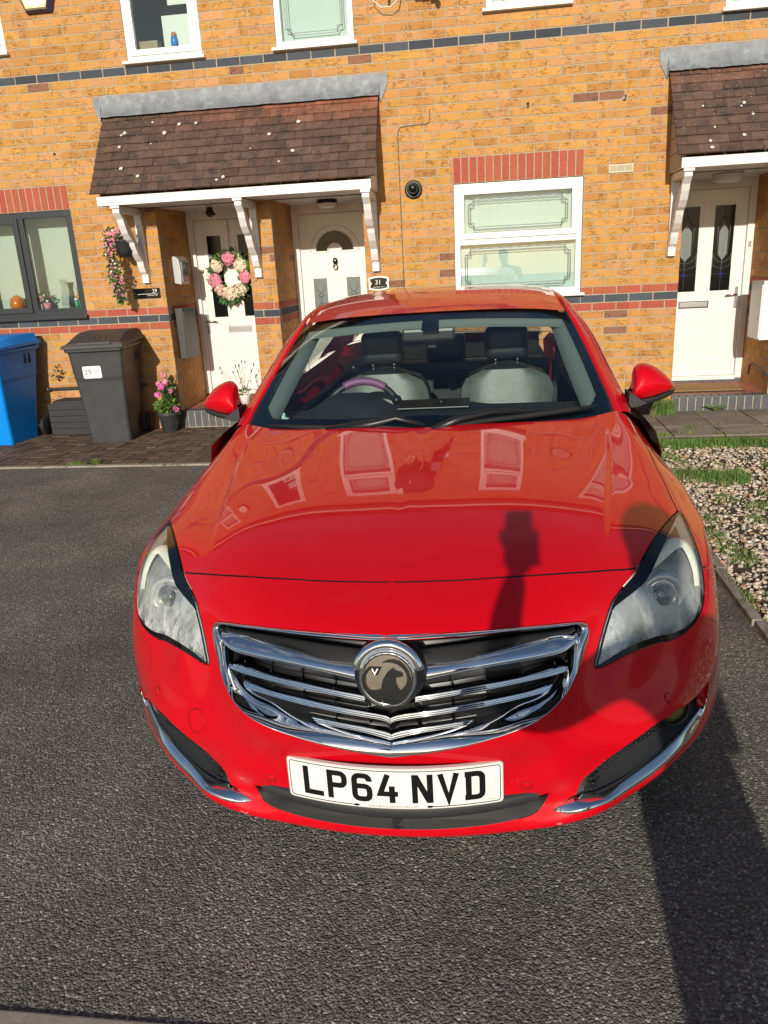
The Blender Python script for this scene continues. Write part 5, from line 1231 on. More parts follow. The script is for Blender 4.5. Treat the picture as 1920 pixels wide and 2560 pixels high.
def shrink(poly, d, fixed, fn=S):
    """move the outline d metres into the panel (on the surface), except where fixed(uv)"""
    A = 0; n = len(poly); nx = np.roll(poly, -1, 0)
    A = (poly[:, 0]*nx[:, 1]-nx[:, 0]*poly[:, 1]).sum(); sgn = 1 if A > 0 else -1
    e = 1e-3; p = poly.copy(); p[:, 0] = np.maximum(p[:, 0], 1e-3)
    Ju = (fn(p+[e, 0])-fn(p-[e, 0]))/(2*e); Jv = (fn(p+[0, e])-fn(p-[0, e]))/(2*e)
    t = np.roll(poly, -1, 0)-np.roll(poly, 1, 0)
    T = Ju*t[:, :1]+Jv*t[:, 1:]; T /= np.linalg.norm(T, axis=1, keepdims=True)+1e-12
    N = np.cross(Ju, Jv); N /= np.linalg.norm(N, axis=1, keepdims=True)+1e-12
    B = np.cross(N, T)*sgn
    out = poly.copy()
    for i in range(n):
        if fixed is not None and fixed(poly[i]): continue
        J = np.stack([Ju[i], Jv[i]], 1); out[i] = poly[i]+np.clip(np.linalg.lstsq(J, B[i]*d, rcond=None)[0], -.3, .3)
    out[:, 0] = np.where(poly[:, 0] < 1e-6, 0, np.maximum(out[:, 0], 0)); out[:, 1] = np.clip(out[:, 1], 0, NV-1)
    return out
def panel(name, outer, holes=(), m='paint', parent=None, gap=.002, lip=.022, step=.115, depth=None, both=True, fixed=None, side=1, extra=None, gaph=None, fn=None, dirv=None):
    """cut a piece out of the body skin along outlines given in (u,v); returns linked mesh object"""
    fn = fn or S
    isfix = lambda q: q[0] < 1e-6 or q[0] > NU-1-1e-6 or q[1] < 1e-6 or q[1] > NV-1-1e-6 or (fixed is not None and fixed(q))
    polys = [shrink(outer, gap, isfix, fn)] + [shrink(h, -(gap if gaph is None else gaph), isfix, fn) for h in holes]
    rings = [shrink(polys[0], .0035, isfix, fn)]+[shrink(h, -.0035, isfix, fn) for h in polys[1:]] if lip else []
    pts = []; edges = []
    for pl in polys+rings:
        b = len(pts); pts += [tuple(q) for q in pl]; edges += [(b+i, b+(i+1) % len(pl)) for i in range(len(pl))]
    lo = polys[0].min(0); hi = polys[0].max(0)
    gu = np.arange(math.floor(lo[0]/step)*step, hi[0]+step, step); gv = np.arange(math.floor(lo[1]/step)*step, hi[1]+step, step)
    G = np.array([(a, b) for a in gu for b in gv]); 
    if extra is not None: G = np.vstack([G, extra])
    ok = inside(G, polys[0])
    for h in polys[1:]: ok &= ~inside(G, h)
    G = G[ok]
    dd = np.full(len(G), 1e9)
    for pl in polys+rings: dd = np.minimum(dd, segdist(G, pl))
    G = G[dd > step*.42]
    pts += [tuple(q) for q in G]
    # a straight seam on the centre line
    V2, E2, F2, *_ = delaunay_2d_cdt([Vector(q) for q in pts], edges, [], 0, 1e-6)
    V2 = np.array([tuple(v) for v in V2]); F2 = np.array([f for f in F2 if len(f) == 3])
    cen = V2[F2].mean(1); ok = inside(cen, polys[0])
    for h in polys[1:]: ok &= ~inside(cen, h)
    F2 = F2[ok]
    used = np.unique(F2); remap = -np.ones(len(V2), int); remap[used] = np.arange(len(used)); V2 = V2[used]; F2 = remap[F2]
    X = fn(V2); Nn = nrm(fn, V2)
    if depth is not None:
        bd = np.full(len(V2), 1e9); XP = [fn(pl) for pl in polys]
        for q in XP: bd = np.minimum(bd, segdist(X, q))
        off = depth(bd, X); X = X+(Nn if dirv is None else np.array(dirv, float))*off[:, None]
        if dirv is None and name == 'chrome_blade': Nn = None
    if Nn is None:     # normals of the displaced sheet itself
        a, b, c = X[F2[:, 0]], X[F2[:, 1]], X[F2[:, 2]]; fnn = np.cross(b-a, c-a); Nn = np.zeros_like(X); ref = nrm(fn, V2)
        fnn *= np.sign((fnn*ref[F2[:, 0]]).sum(1))[:, None]
        for k in range(3): np.add.at(Nn, F2[:, k], fnn)
        Nn /= np.linalg.norm(Nn, axis=1, keepdims=True)+1e-12
    # boundary rounding
    vN = Nn.copy()
    if lip:
        bset = np.zeros(len(V2), bool)
        for pl in polys:
            d = segdist(V2, pl); bset |= d < 2e-4
        bset &= ~np.array([isfix(q) for q in V2])
        X[bset] -= Nn[bset]*.0016
    # orient triangles along the normal
    a, b, c = X[F2[:, 0]], X[F2[:, 1]], X[F2[:, 2]]; fl = (np.cross(b-a, c-a)*Nn[F2[:, 0]]).sum(1) < 0; F2[fl] = F2[fl][:, ::-1]
    V = X.tolist(); N_ = vN.tolist(); F = [tuple(f) for f in F2.tolist()]; sm_ = [True]*len(F)
    if lip:
        ec = {}
        for f in F:
            for i in range(3): 
                k = (f[i], f[(i+1) % 3]); ec[k] = 1
        be = [k for k in ec if (k[1], k[0]) not in ec and not (isfix(V2[k[0]]) and isfix(V2[k[1]]))]
        mp = {}
        for i, j in be:
            for q in (i, j):
                if q not in mp:
                    mp[q] = len(V); V.append(X[q].tolist()); N_.append(Nn[q].tolist()); mp[(q, 1)] = len(V); V.append((X[q]-Nn[q]*lip).tolist()); N_.append(Nn[q].tolist())
            F.append((j, i, mp[(i, 1)], mp[(j, 1)])) ; sm_.append(True)
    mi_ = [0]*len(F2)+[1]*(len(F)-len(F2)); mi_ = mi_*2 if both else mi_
    V = np.array(V); N_ = np.array(N_)
    if both:
        n = len(V); V = np.vstack([V, V*[-1, 1, 1]]); N_ = np.vstack([N_, N_*[-1, 1, 1]]); F = F+[tuple(n+i for i in f[::-1]) for f in F]; sm_ = sm_*2
        N_[np.abs(V[:, 0]) < 1e-4, 0] = 0
    elif side < 0: V = V*[-1, 1, 1]; N_ = N_*[-1, 1, 1]; F = [f[::-1] for f in F]
    return new_obj(name, V, F, [M[m], M[m] if name == 'front_bumper' else M['trim']], parent, smooth=sm_, normals=N_, midx=mi_)  # lip faces coloured dark to stand in for shade inside the panel gaps
# outlines
hl_in, hl_out = np.array(UV['hl_in']), np.array(UV['hl_out'])
TIP = (hl_in[0]+hl_out[-1])/2; hl_in[0] = TIP; hl_out[-1] = TIP
BOT = (hl_in[-1]+hl_out[0])/2; hl_in[-1] = BOT; hl_out[0] = BOT
J = hl_in[9]
c_in_top, c_in_bot = smooth_curve(hl_in[:10]), smooth_curve(hl_in[9:])
kq = 12; c_out = smooth_curve(hl_out)
shut = np.array(UV['shut']); shut[0] = J; v0 = shut[-1][1]; c_shut = smooth_curve(np.vstack([shut[:-1], [0.0, v0]]))
gapc = np.vstack([[TIP], np.array(UV['gap'])[1:5], [8.12, 12.6], [8.3, 13.0]]); c_gap = smooth_curve(gapc)
gr = np.array(UV['grille']); gr = gr[1:]
gvb = 4.33; gvt = float(np.array(UV['grille'])[-1][1])
c_gr = smooth_curve(np.vstack([[0, gvb], gr[:-1], [0, gvt]]))
lg_b = np.array(UV['lowg_bot']); lg_t = np.array(UV['lowg_top']); cor = (lg_b[0]+lg_t[0])/2; lg_b[0] = cor; lg_t[0] = cor
print('LG', lg_b.tolist(), lg_t.tolist())
lg_b = lg_b[lg_b[:, 0] > .95]; lg_b = np.vstack([lg_b, [.5, lg_b[-1][1]-.03], [0, lg_b[-1][1]-.04]]); lg_t = lg_t[lg_t[:, 0] > .95]
c_lgb = smooth_curve(np.vstack([lg_b[:-1], [0, lg_b[-1][1]]])); c_lgt = smooth_curve(np.vstack([lg_t, [0, lg_t[-1][1]-.1]]))
pod = np.array(UV['pod']); cin = np.array(UV['chrome_in']); cout = np.array(UV['chrome_out'])
ptip = np.array([8.08, 3.78]); pod[0] = ptip; cin[-1] = ptip; cout[0] = ptip; cout[1] = (cout[1]+[7.98, 3.3])/2
ctip = cin[0].copy(); cout[-1] = ctip; 
jp = cin[2].copy(); pod[-1] = jp
c_pod, c_cin, c_cout = smooth_curve(pod), smooth_curve(cin), smooth_curve(cout)
c_cin_a = smooth_curve(cin)[:2*5+1]       # ctip .. jp
c_cin_b = smooth_curve(cin)[2*5:]         # jp .. outer tip
ks = int(np.argmin(np.hypot(*(c_out-np.array([8.24, 7.35])).T))); SP = c_out[ks]
c_split = smooth_curve([SP, (8.62, 7.02), (9.6, 6.9), (NU-1, 6.88)])
o_hood = join(line((0, NV-1), (0, v0)), c_shut[::-1], c_in_top[::-1], c_gap, line((8.3, NV-1), (0, NV-1)))
o_fend = join(c_gap, line((8.3, NV-1), (NU-1, NV-1)), line((NU-1, NV-1), (NU-1, 6.88)), c_split[::-1], c_out[ks:])
o_bump = join(line((0, gvt), (0, v0)), c_shut[::-1], c_in_bot, c_out[:ks+1], c_split, line((NU-1, 6.88), (NU-1, 0)), line((NU-1, 0), (0, 0)), line((0, 0), (0, c_lgb[-1][1])), c_lgb[::-1], c_lgt, line(c_lgt[-1], (0, gvb)), c_gr)
h_pod = join(c_pod, c_cin_a[::-1], c_cout[::-1])
o_hl = join(c_in_top, c_in_bot, c_out)
fine = np.array([(a, b) for a in np.arange(4.0, 7.2, .055) for b in np.arange(9.0, 13, .11)])
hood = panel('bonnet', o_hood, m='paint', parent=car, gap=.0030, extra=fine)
panel('front_bumper', o_bump, [h_pod], m='paint', parent=car, gap=.0024, gaph=.0)
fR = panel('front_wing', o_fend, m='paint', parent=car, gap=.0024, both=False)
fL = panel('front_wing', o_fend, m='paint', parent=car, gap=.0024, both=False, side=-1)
# dark body behind the shut lines
panel('inner_body', join(line((0, NV-1), (0, 8.0)), line((0, 8.0), (5.0, 8.0)), line((5.0, 8.0), (8.6, 9.6)), line((8.6, 9.6), (8.6, NV-1)), line((8.6, NV-1), (0, NV-1))), m='trim', parent=car, gap=0, lip=0, step=.4, depth=lambda d, X: -.026+0*d)
def surf_pt(u, v, off=0):
    q = np.array([[u, v]]); return Vector(S(q)[0]+nrm(S, q)[0]*off)
def resamp(c, n):
    c = np.asarray(c, float); s = np.concatenate([[0], np.cumsum(np.linalg.norm(np.diff(c, axis=0), axis=1))]); t = np.linspace(0, s[-1], n); return np.stack([np.interp(t, s, c[:, k]) for k in range(c.shape[1])], 1)
def ribbon(name, curves, mt, parent=car, mirror=True, smooth=True):
    """skin through matching 3-D curves (right half); mirrored to the left"""
    n = len(curves[0]); k = len(curves); V = [tuple(c[i]) for i in range(n) for c in curves]
    F = [(i*k+j, i*k+j+1, (i+1)*k+j+1, (i+1)*k+j) for i in range(n-1) for j in range(k-1)]
    if mirror and min(abs(v[0]) for v in V) > .02:
        o2 = new_obj(name, [(-x, y, z) for x, y, z in V], [f[::-1] for f in F], M[mt] if isinstance(mt, str) else mt, parent, smooth=smooth); fixn(o2); mirror = False
    if mirror: b = len(V); V = V+[(-x, y, z) for x, y, z in V]; F = F+[tuple(b+i for i in f[::-1]) for f in F]
    o = new_obj(name, V, F, M[mt] if isinstance(mt, str) else mt, parent, smooth=smooth); fixn(o); return o
# ---- headlamps
def headlight(side):
    sx = side
    t = panel('headlight', shrink(o_hl, .0, None), m='mist', parent=car, gap=.0022, lip=.012, both=False, side=side, depth=lambda d, X: .0015*sm(d/.02)+0*d)
    t['label'] = 'misted headlamp '+('at the left of the picture' if side < 0 else 'at the right of the picture')
    def dep(d, X):
        base = -.008-np.minimum(d*1.05, .062)
        return base
    panel('reflector', o_hl, m='lamp_silver', parent=t, gap=.006, lip=0, both=False, side=side, step=.07, depth=dep)
    # black border printed inside the cover: along inner and lower edges
    inner = shrink(shrink(o_hl, .006, None), .006, None)
    def strip(name, a, b, mt, off):
        n = min(len(a), len(b)); V = []; N_ = []
        for i in range(n):
            for q in (a[i], b[i]): V.append(surf_pt(q[0], q[1], off)); 
        V = [Vector((v.x*sx, v.y, v.z)) for v in V]
        return new_obj(name, V, [(2*i, 2*i+1, 2*i+3, 2*i+2) for i in range(n-1)], M[mt], t, smooth=True)
    cin_ = join(c_in_top, c_in_bot); n = len(cin_)
    e1 = shrink(o_hl, .0025, None); 
    wd = np.concatenate([np.linspace(.006, .030, n//2), np.linspace(.030, .010, n-n//2)])
    # band along the inner edge
    k0 = len(c_in_top)+len(c_in_bot)-1
    e2 = e1.copy(); L_ = len(o_hl); Xh = S(o_hl); cen_ = S(np.array([[6.6, 7.6]]))[0]
    for i in range(L_):
        if i < k0*.70: w_ = .030*math.sin(math.pi*min(1, i/(k0*.70))**1.1)+.004
        elif i < k0: w_ = .006
        elif i < k0+(L_-k0)*.5: w_ = .006+.010*math.sin(math.pi*(i-k0)/((L_-k0)*.5))
        else: w_ = .004
        near = min(abs(i-k0), L_-abs(i-k0), i, L_-i); w_ *= min(1, near/5+.25)
        T_ = Xh[(i+1) % L_]-Xh[i-1]; N_ = nrm(S, o_hl[i][None])[0]; B_ = np.cross(N_, T_); B_ /= np.linalg.norm(B_)+1e-9
        if np.dot(B_, cen_-Xh[i]) < 0: B_ = -B_
        q_ = np.maximum(o_hl[i], [1e-3, 0]); Ju = (S((q_+[1e-3, 0])[None])[0]-S((q_-[1e-3, 0])[None])[0])/2e-3; Jv = (S((q_+[0, 1e-3])[None])[0]-S((q_-[0, 1e-3])[None])[0])/2e-3
        e1[i] = o_hl[i]+np.linalg.lstsq(np.stack([Ju, Jv], 1), B_*.0022, rcond=None)[0]
        e2[i] = o_hl[i]+np.linalg.lstsq(np.stack([Ju, Jv], 1), B_*(.0022+w_), rcond=None)[0]
    lp = list(range(L_))+[0]
    strip('border', e1[lp], e2[lp], 'frit', .0026)
    # projector in its bezel
    c = Vector((.704*sx, .452, .703)); ax = Vector((.10*sx, -1, .12)).normalized()
    def ringm(name, r0, r1, d0, d1, mt, n=40, par=t):
        m = MB(); m.lathe([(r0, d1), (r0, d0), ((r0+r1)/2, d0+.004), (r1, d0), (r1, d1)], 'y', n=n)
        o = m.build(name, M[mt], par); o.matrix_local = Matrix.Translation(c) @ Vector((0, -1, 0)).rotation_difference(ax).to_matrix().to_4x4(); return o
    ringm('projector_bezel', .047, .060, -.012, .05, 'lamp_silver'); ringm('projector_ring', .035, .041, -.002, .05, 'chrome')
    m = MB(); m.lathe([(0, -.020), (.012, -.0185), (.024, -.013), (.032, -.004), (.035, .006), (.0355, .04)], 'y', n=36); o = m.build('projector_lens', M['lensball'], t); o.matrix_local = Matrix.Translation(c) @ Vector((0, -1, 0)).rotation_difference(ax).to_matrix().to_4x4()
    # pale light guide: from the inner kink up and out, then down the outer edge
    path = [(5.15, 8.25), (5.6, 8.55), (6.1, 8.85), (6.6, 9.1), (7.05, 9.28), (7.35, 9.22), (7.62, 8.9), (7.80, 8.45), (7.88, 7.9), (7.85, 7.3), (7.7, 6.8)]
    pp = smooth_curve(path, 6); wdt = np.interp(np.linspace(0, 1, len(pp)), [0, .15, .5, .7, 1], [.008, .016, .021, .019, .008])
    V = []; 
    for i, q in enumerate(pp):
        a = surf_pt(q[0], q[1], -.010); tgt = surf_pt(*(pp[min(i+1, len(pp)-1)]), -.010)-surf_pt(*(pp[max(i-1, 0)]), -.010); tgt.normalize(); nn = Vector(nrm(S, q[None])[0]); b = nn.cross(tgt)
        for s, o_ in ((-1, -.006), (-.5, .003), (.5, .003), (1, -.006)): V.append(a+b*wdt[i]*s+nn*o_)
    V = [Vector((v.x*sx, v.y, v.z)) for v in V]
    new_obj('light_guide', V, [(4*i+k, 4*i+k+1, 4*i+k+5, 4*i+k+4) for i in range(len(pp)-1) for k in range(3)], M['drl'], t, smooth=True)
    return t
headlight(1); headlight(-1)
# ---- fog lamp pods and their chrome blades
XI_, XO_ = S(c_cin), S(c_cout); XP_ = S(c_pod)
def blade_depth(d, X):
    di, do = segdist(X, XI_, False), segdist(X, XO_, False); t = di/(di+do+1e-9)
    w_ = np.clip((di+do)/.03, .3, 1.2)
    return w_*np.interp(t, [0, .12, .72, .88, 1], [-.017, -.013, .007, .006, -.003])
def podset(side):
    o_p = join(c_pod, c_cin_b)
    t = panel('fog_lamp_pod', o_p, m='trim_matt', parent=car, gap=-.001, lip=.006, both=False, side=side, step=.09, depth=lambda d, X: -np.minimum(segdist(X, XP_, False)*1.6, .060)*np.clip((.82-X[:, 0])/.08+.25, .25, 1))
    lo_ = S(smooth_curve(cout[::-1], 6)); li_ = np.array([[.381,.049,.312],[.408,.062,.325],[.440,.078,.334],[.491,.099,.335],[.547,.138,.335],[.607,.193,.336],[.671,.257,.339],[.724,.308,.346],[.766,.357,.356],[.805,.411,.366],[.832,.460,.374],[.838,.447,.43]])
    lo_[0] = li_[0]; A_, B_ = resamp(lo_, 60), resamp(smooth_curve(li_, 6), 60)
    ed = np.minimum(1, np.linspace(0, 12, 60))[:, None]*np.minimum(1, np.linspace(8, .2, 60))[:, None]
    cs = [A_+[0, .012, -.006], A_+[0, -.001, -.001]*ed, A_+[0, -.006, .004]*ed, A_*.85+B_*.15+[0, -.004, .0075]*ed, A_*.5+B_*.5+[0, 0, .009]*ed, A_*.12+B_*.88+[0, 0, .005]*ed, B_, B_+[0, .012, -.004]]
    ribbon('pod_shelf', [c_*[side, 1, 1] for c_ in (B_+[0, .004, -.002], B_+[0, .05, .012], B_+[0, .09, .05])], 'trim_matt', mirror=False)
    panel('pod_backing', h_pod, m='trim', parent=car, gap=-.004, lip=0, both=False, side=side, step=.3, depth=lambda d, X: .085+0*d, dirv=(0, 1, 0))
    ribbon('chrome_blade', [c_*[side, 1, 1] for c_ in cs], 'chrome', mirror=False)
    # honeycomb part of the pod
    m = MB(); q0 = np.array([(3.98, 3.0), (4.5, 3.4), (5.05, 3.8), (5.6, 3.98), (6.0, 3.93)])
    cc = smooth_curve(q0, 4)
    for i, q in enumerate(cc):
        for j in range(4):
            qq = q+np.array([.0, -.10-.14*j+(.07 if i % 2 else 0)]); p = surf_pt(qq[0], qq[1], -.034+.004*j)
            r = .0075; pts = [p+Vector((math.cos(a)*r*1.15, -.002+math.cos(a)*r*.8, math.sin(a)*r*.8)) for a in [k*math.pi/3 for k in range(6)]]
            m.tube([Vector((p_.x*side, p_.y, p_.z)) for p_ in pts], .0012, 4, closed=True)
    m.build('mesh_insert', M['trim'], t)
    c = Vector((.725*side, .352, .410)); ax = Vector((.25*side, -1, .1)).normalized(); rot = Matrix.Translation(c) @ Vector((0, -1, 0)).rotation_difference(ax).to_matrix().to_4x4()
    m = MB(); m.lathe([(.047, .03), (.047, -.006), (.043, -.010), (.040, -.004), (.040, .03)], 'y', n=32); f = m.build('fog_light', M['trim'], car); f.matrix_local = rot
    m = MB(); m.lathe([(0, -.007), (.02, -.0055), (.034, -.001), (.041, .006)], 'y', n=32); m.build('lens', M['amber'], f)
podset(1); podset(-1)
# ---- grille
panel('grille_backing', join(c_gr, line((0, gvt), (0, gvb))), m='trim', parent=car, gap=-.004, lip=0, step=.25, depth=lambda d, X: .150+0*d, dirv=(0, 1, 0))
n = 90
g_out = resamp(S(shrink(c_gr, -.001, lambda q: q[0] < 1e-6)), n); gn = nrm(S, resamp(c_gr, n)); g_out[0, 0] = 0; g_out[-1, 0] = 0
sur_in = np.array([[0,-.012,.532],[.07,-.010,.546],[.166,-.008,.565],[.238,-.006,.583],[.303,.0,.603],[.351,.025,.610],[.380,.05,.619],[.404,.075,.637],[.423,.098,.661],[.436,.118,.689],[.446,.137,.722],[.455,.162,.738],[.453,.173,.748],[.443,.167,.757],[.411,.143,.765],[.312,.082,.786],[.173,.025,.799],[0,.002,.799]])
si = smooth_curve(sur_in[:], 6)
# match by the position of the tightest corner so the two curves pair up
def corner_resamp(c, n, zc):
    k = int(np.argmax(c[:, 0]+c[:, 2]*.9)); a = resamp(c[:k+1], int(n*.66)); b = resamp(c[k:], n-int(n*.66)+1); return np.vstack([a, b[1:]])
g_o = corner_resamp(S(smooth_curve(np.vstack([[0, gvb], gr[:-1], [0, gvt]]))), n, 0); g_i = corner_resamp(si, n, 0); g_o[0, 0] = g_i[0, 0] = 0; g_o[-1, 0] = g_i[-1, 0] = 0
fwd = np.array([0, -1, .25]); fwd = fwd/np.linalg.norm(fwd)
wdt = np.linalg.norm(g_o-g_i, axis=1)[:, None]
cv = [g_o+fwd*-.012, g_o+fwd*.0035, g_o*.93+g_i*.07+fwd*.0065, g_o*.80+g_i*.20+fwd*(.0065+wdt*.04), g_o*.5+g_i*.5+fwd*(.005+wdt*.09), g_o*.12+g_i*.88+fwd*(.003+wdt*.05), g_i+fwd*.0, g_i*[.985, 1, 1]+[0, .012, .002], g_i*[.97, 1, 1]+[0, .045, .004]]
for c_ in cv: c_[0, 0] = 0; c_[-1, 0] = 0
ribbon('grille_surround', cv, 'chrome')
ribbon('grille_tunnel', [g_i*[.97, 1, 1]+[0, .045, .004], g_i*[.965, 1, 1]+[0, .16, .004]], 'trim_matt')
ribbon('grille_edge', [g_o+[0, .0, 0], g_o+[0, .05, 0]], 'trim')
def bar(name, top, bot, prof, nrib=70, x0=None, mt='chrome', endcap=True):
    T = resamp(smooth_curve(top, 6), nrib); B = resamp(smooth_curve(bot, 6), nrib)
    cs = [T*(1-t)+B*t+np.array([0, -f, f*.15]) for t, f in prof]
    if x0 == 0:
        for c_ in cs: c_[0, 0] = 0
    # taper the far end back into the surround
    for c_ in cs: c_[-1, 1] += .012
    return ribbon(name, cs, mt)
bar('grille_bar', [[.072,.073,.738],[.169,.086,.745],[.265,.11,.749],[.363,.144,.746],[.413,.166,.742],[.439,.179,.743]], [[.072,.030,.676],[.169,.045,.692],[.264,.072,.697],[.36,.11,.696],[.415,.138,.70],[.446,.158,.728]],
    [(0,-.02),(0,0),(.15,.006),(.35,.013),(.55,.019),(.70,.022),(.82,.019),(.92,.009),(.98,-.001),(1,-.02)])
gp = [(0,-.03),(0,0),(.06,.005),(.36,.009),(.48,.010),(.50,.004),(.56,.004),(.58,.010),(.68,.0105),(.70,.0045),(.76,.0045),(.78,.011),(.92,.0105),(1,.004),(1,-.03)]
bar('grille_slat', [[.06,.046,.642],[.143,.055,.652],[.215,.069,.66],[.288,.089,.664],[.361,.113,.669],[.428,.142,.671]], [[.06,.022,.630],[.12,.027,.64],[.215,.045,.649],[.311,.073,.656],[.384,.102,.659],[.421,.12,.664]], gp)
bar('grille_slat', [[0,.031,.592],[.021,.034,.599],[.118,.042,.611],[.215,.06,.621],[.312,.09,.627],[.381,.116,.633],[.416,.132,.633]], [[0,.006,.582],[.023,.010,.589],[.119,.018,.601],[.214,.038,.61],[.291,.061,.616],[.369,.092,.62],[.402,.108,.624]], gp, x0=0)
bar('grille_slat', [[0,.025,.551],[.019,.029,.558],[.117,.037,.57],[.214,.054,.58],[.291,.073,.589],[.35,.093,.594],[.383,.107,.597]], [[0,0,.541],[.07,.008,.557],[.166,.021,.568],[.262,.044,.577],[.33,.069,.585],[.363,.082,.592]], gp, x0=0)
for x in (.055, .14, .225, .31, .39):
    for sx in (-1, 1):
        m = MB()
        for za, zb_ in ((.655,.69),(.615,.652),(.572,.61),(.535,.565)):
            yb = .055+.75*x*x; m.add([(sx*x, yb, za), (sx*x, yb, zb_), (sx*x, yb+.05, zb_), (sx*x, yb+.05, za)], [(0,1,2,3)]); m.tube([(sx*x, yb, zb_-.004), (sx*x, yb-.008, zb_-.010), (sx*x, yb-.006, za+.012)], .0018, 5)
        m.build('grille_rib', M['trim'], car)
# sloping shelf above the top bar
tS = resamp(np.array([[0,.012,.788],[.17,.035,.789],[.31,.092,.778],[.41,.150,.760],[.447,.178,.750]]), 30); bS = resamp(np.array([[.06,.095,.752],[.17,.105,.757],[.265,.125,.761],[.36,.155,.757],[.44,.195,.748]]), 30)
ribbon('grille_shelf', [tS, tS*.5+bS*.5+[0,.004,-.006], bS], 'trim_matt')
# ---- emblem
em = empty('emblem', (.006, -.034, .722)); em.parent = car; em.rotation_euler = (R(-9), 0, 0)
m = MB(); m.lathe([(.0, .004), (.0545, .004), (.0560, -.001), (.0605, -.0035), (.0645, -.001), (.0660, .006), (.0660, .03), (0, .03)], 'y', n=64); m.build('ring', M['chrome'], em)
m = MB(); m.lathe([(0, -.0005), (.0552, .0008)], 'y', n=48); m.build('disc', mat('emblem_ground', (.16,.14,.105), .45, metal=.4, var=.15, vscale=60), em)
m = MB(); m.tube([(.073*math.cos(a), .012, .004+.073*math.sin(a)) for a in [R(d) for d in range(12, 170, 6)]], [.012]*27, 10); m.build('housing', M['chrome'], em)
m = MB(); m.lathe([(.066,.012),(.078,.02),(.085,.06)], 'y', n=40); m.build('socket', M['trim'], em)
def EP(pts): return [((x-570)/6520*1.0, -(y-905)/6520*1.0) for x, y in pts]     # traced marks, metres
m = MB()
grif = EP([(480,1000),(505,905),(530,870),(560,810),(600,765),(640,740),(670,715),(683,752),(715,765),(760,780),(803,800),(806,868),(790,850),(765,850),(770,872),(730,862),(700,885),(702,950),(725,1020),(760,1073),(735,1180),(710,1285),(640,1290),(560,1280),(490,1225),(490,1120)])
wing = EP([(500,655),(545,620),(600,598),(690,592),(760,618),(830,680),(890,770),(925,880),(928,980),(900,1090),(850,1180),(780,1250),(712,1283),(737,1180),(760,1075),(820,1010),(858,940),(865,860),(840,780),(790,715),(720,665),(640,643),(560,640)])
tail = EP([(320,706),(497,708),(432,836),(365,836),(338,745),(300,775),(255,850),(250,960),(275,1020),(310,1062),(390,1070),(488,1045),(490,1225),(420,1255),(330,1185),(235,1080),(208,1030),(190,930),(205,840),(245,765)])
for q in (grif, wing, tail): m.prism(q, -.0055, .002, 'xz')
fixn(m.build('beast_relief', M['chrome_dk'], em))
m = MB(); 
def stroke2(mb, pts, w_, y0, y1, closed=False, plane='xz', mi=0):
    P_ = [Vector((p[0], p[1])) for p in pts]; n_ = len(P_); Lf, Rt = [], []
    for i in range(n_):
        a = P_[i-1] if (i or closed) else None; b = P_[(i+1) % n_] if (i < n_-1 or closed) else None
        d1 = (P_[i]-a).normalized() if a is not None else None; d2 = (b-P_[i]).normalized() if b is not None else None
        d1 = d1 or d2; d2 = d2 or d1
        n1 = Vector((-d1.y, d1.x)); n2 = Vector((-d2.y, d2.x)); mm = (n1+n2); mm = mm.normalized() if mm.length > 1e-6 else n1; k = w_/2/max(.35, mm.dot(n1)); Lf.append(P_[i]+mm*k); Rt.append(P_[i]-mm*k)
    seg = range(n_) if closed else range(n_-1)
    V_ = []
    for a, b in zip(Lf, Rt): V_ += [(a.x, y0, a.y), (b.x, y0, b.y), (a.x, y1, a.y), (b.x, y1, b.y)]
    F_ = []
    for i in seg:
        j = (i+1) % n_; F_ += [(4*i, 4*i+1, 4*j+1, 4*j), (4*i, 4*j, 4*j+2, 4*i+2), (4*i+1, 4*i+3, 4*j+3, 4*j+1)]
    mb.add(V_, F_, mi)
stroke2(m, EP([(355,728),(392,815),(440,728)]), .0028, -.0085, -.005); m.build('letter', M['plate'], em)
m = MB()
for k, ch in enumerate('VAUXHALL'):
    a = R(146-k*15.6); vs, fs = text_geo(ch, .0078); r = .0603; rot = a-math.pi/2
    m.add([(r*math.cos(a)+v.x*math.cos(rot)-v.y*math.sin(rot), -.0042, r*math.sin(a)+v.x*math.sin(rot)+v.y*math.cos(rot)) for v in vs], fs)
m.build('lettering', M['trim'], em)
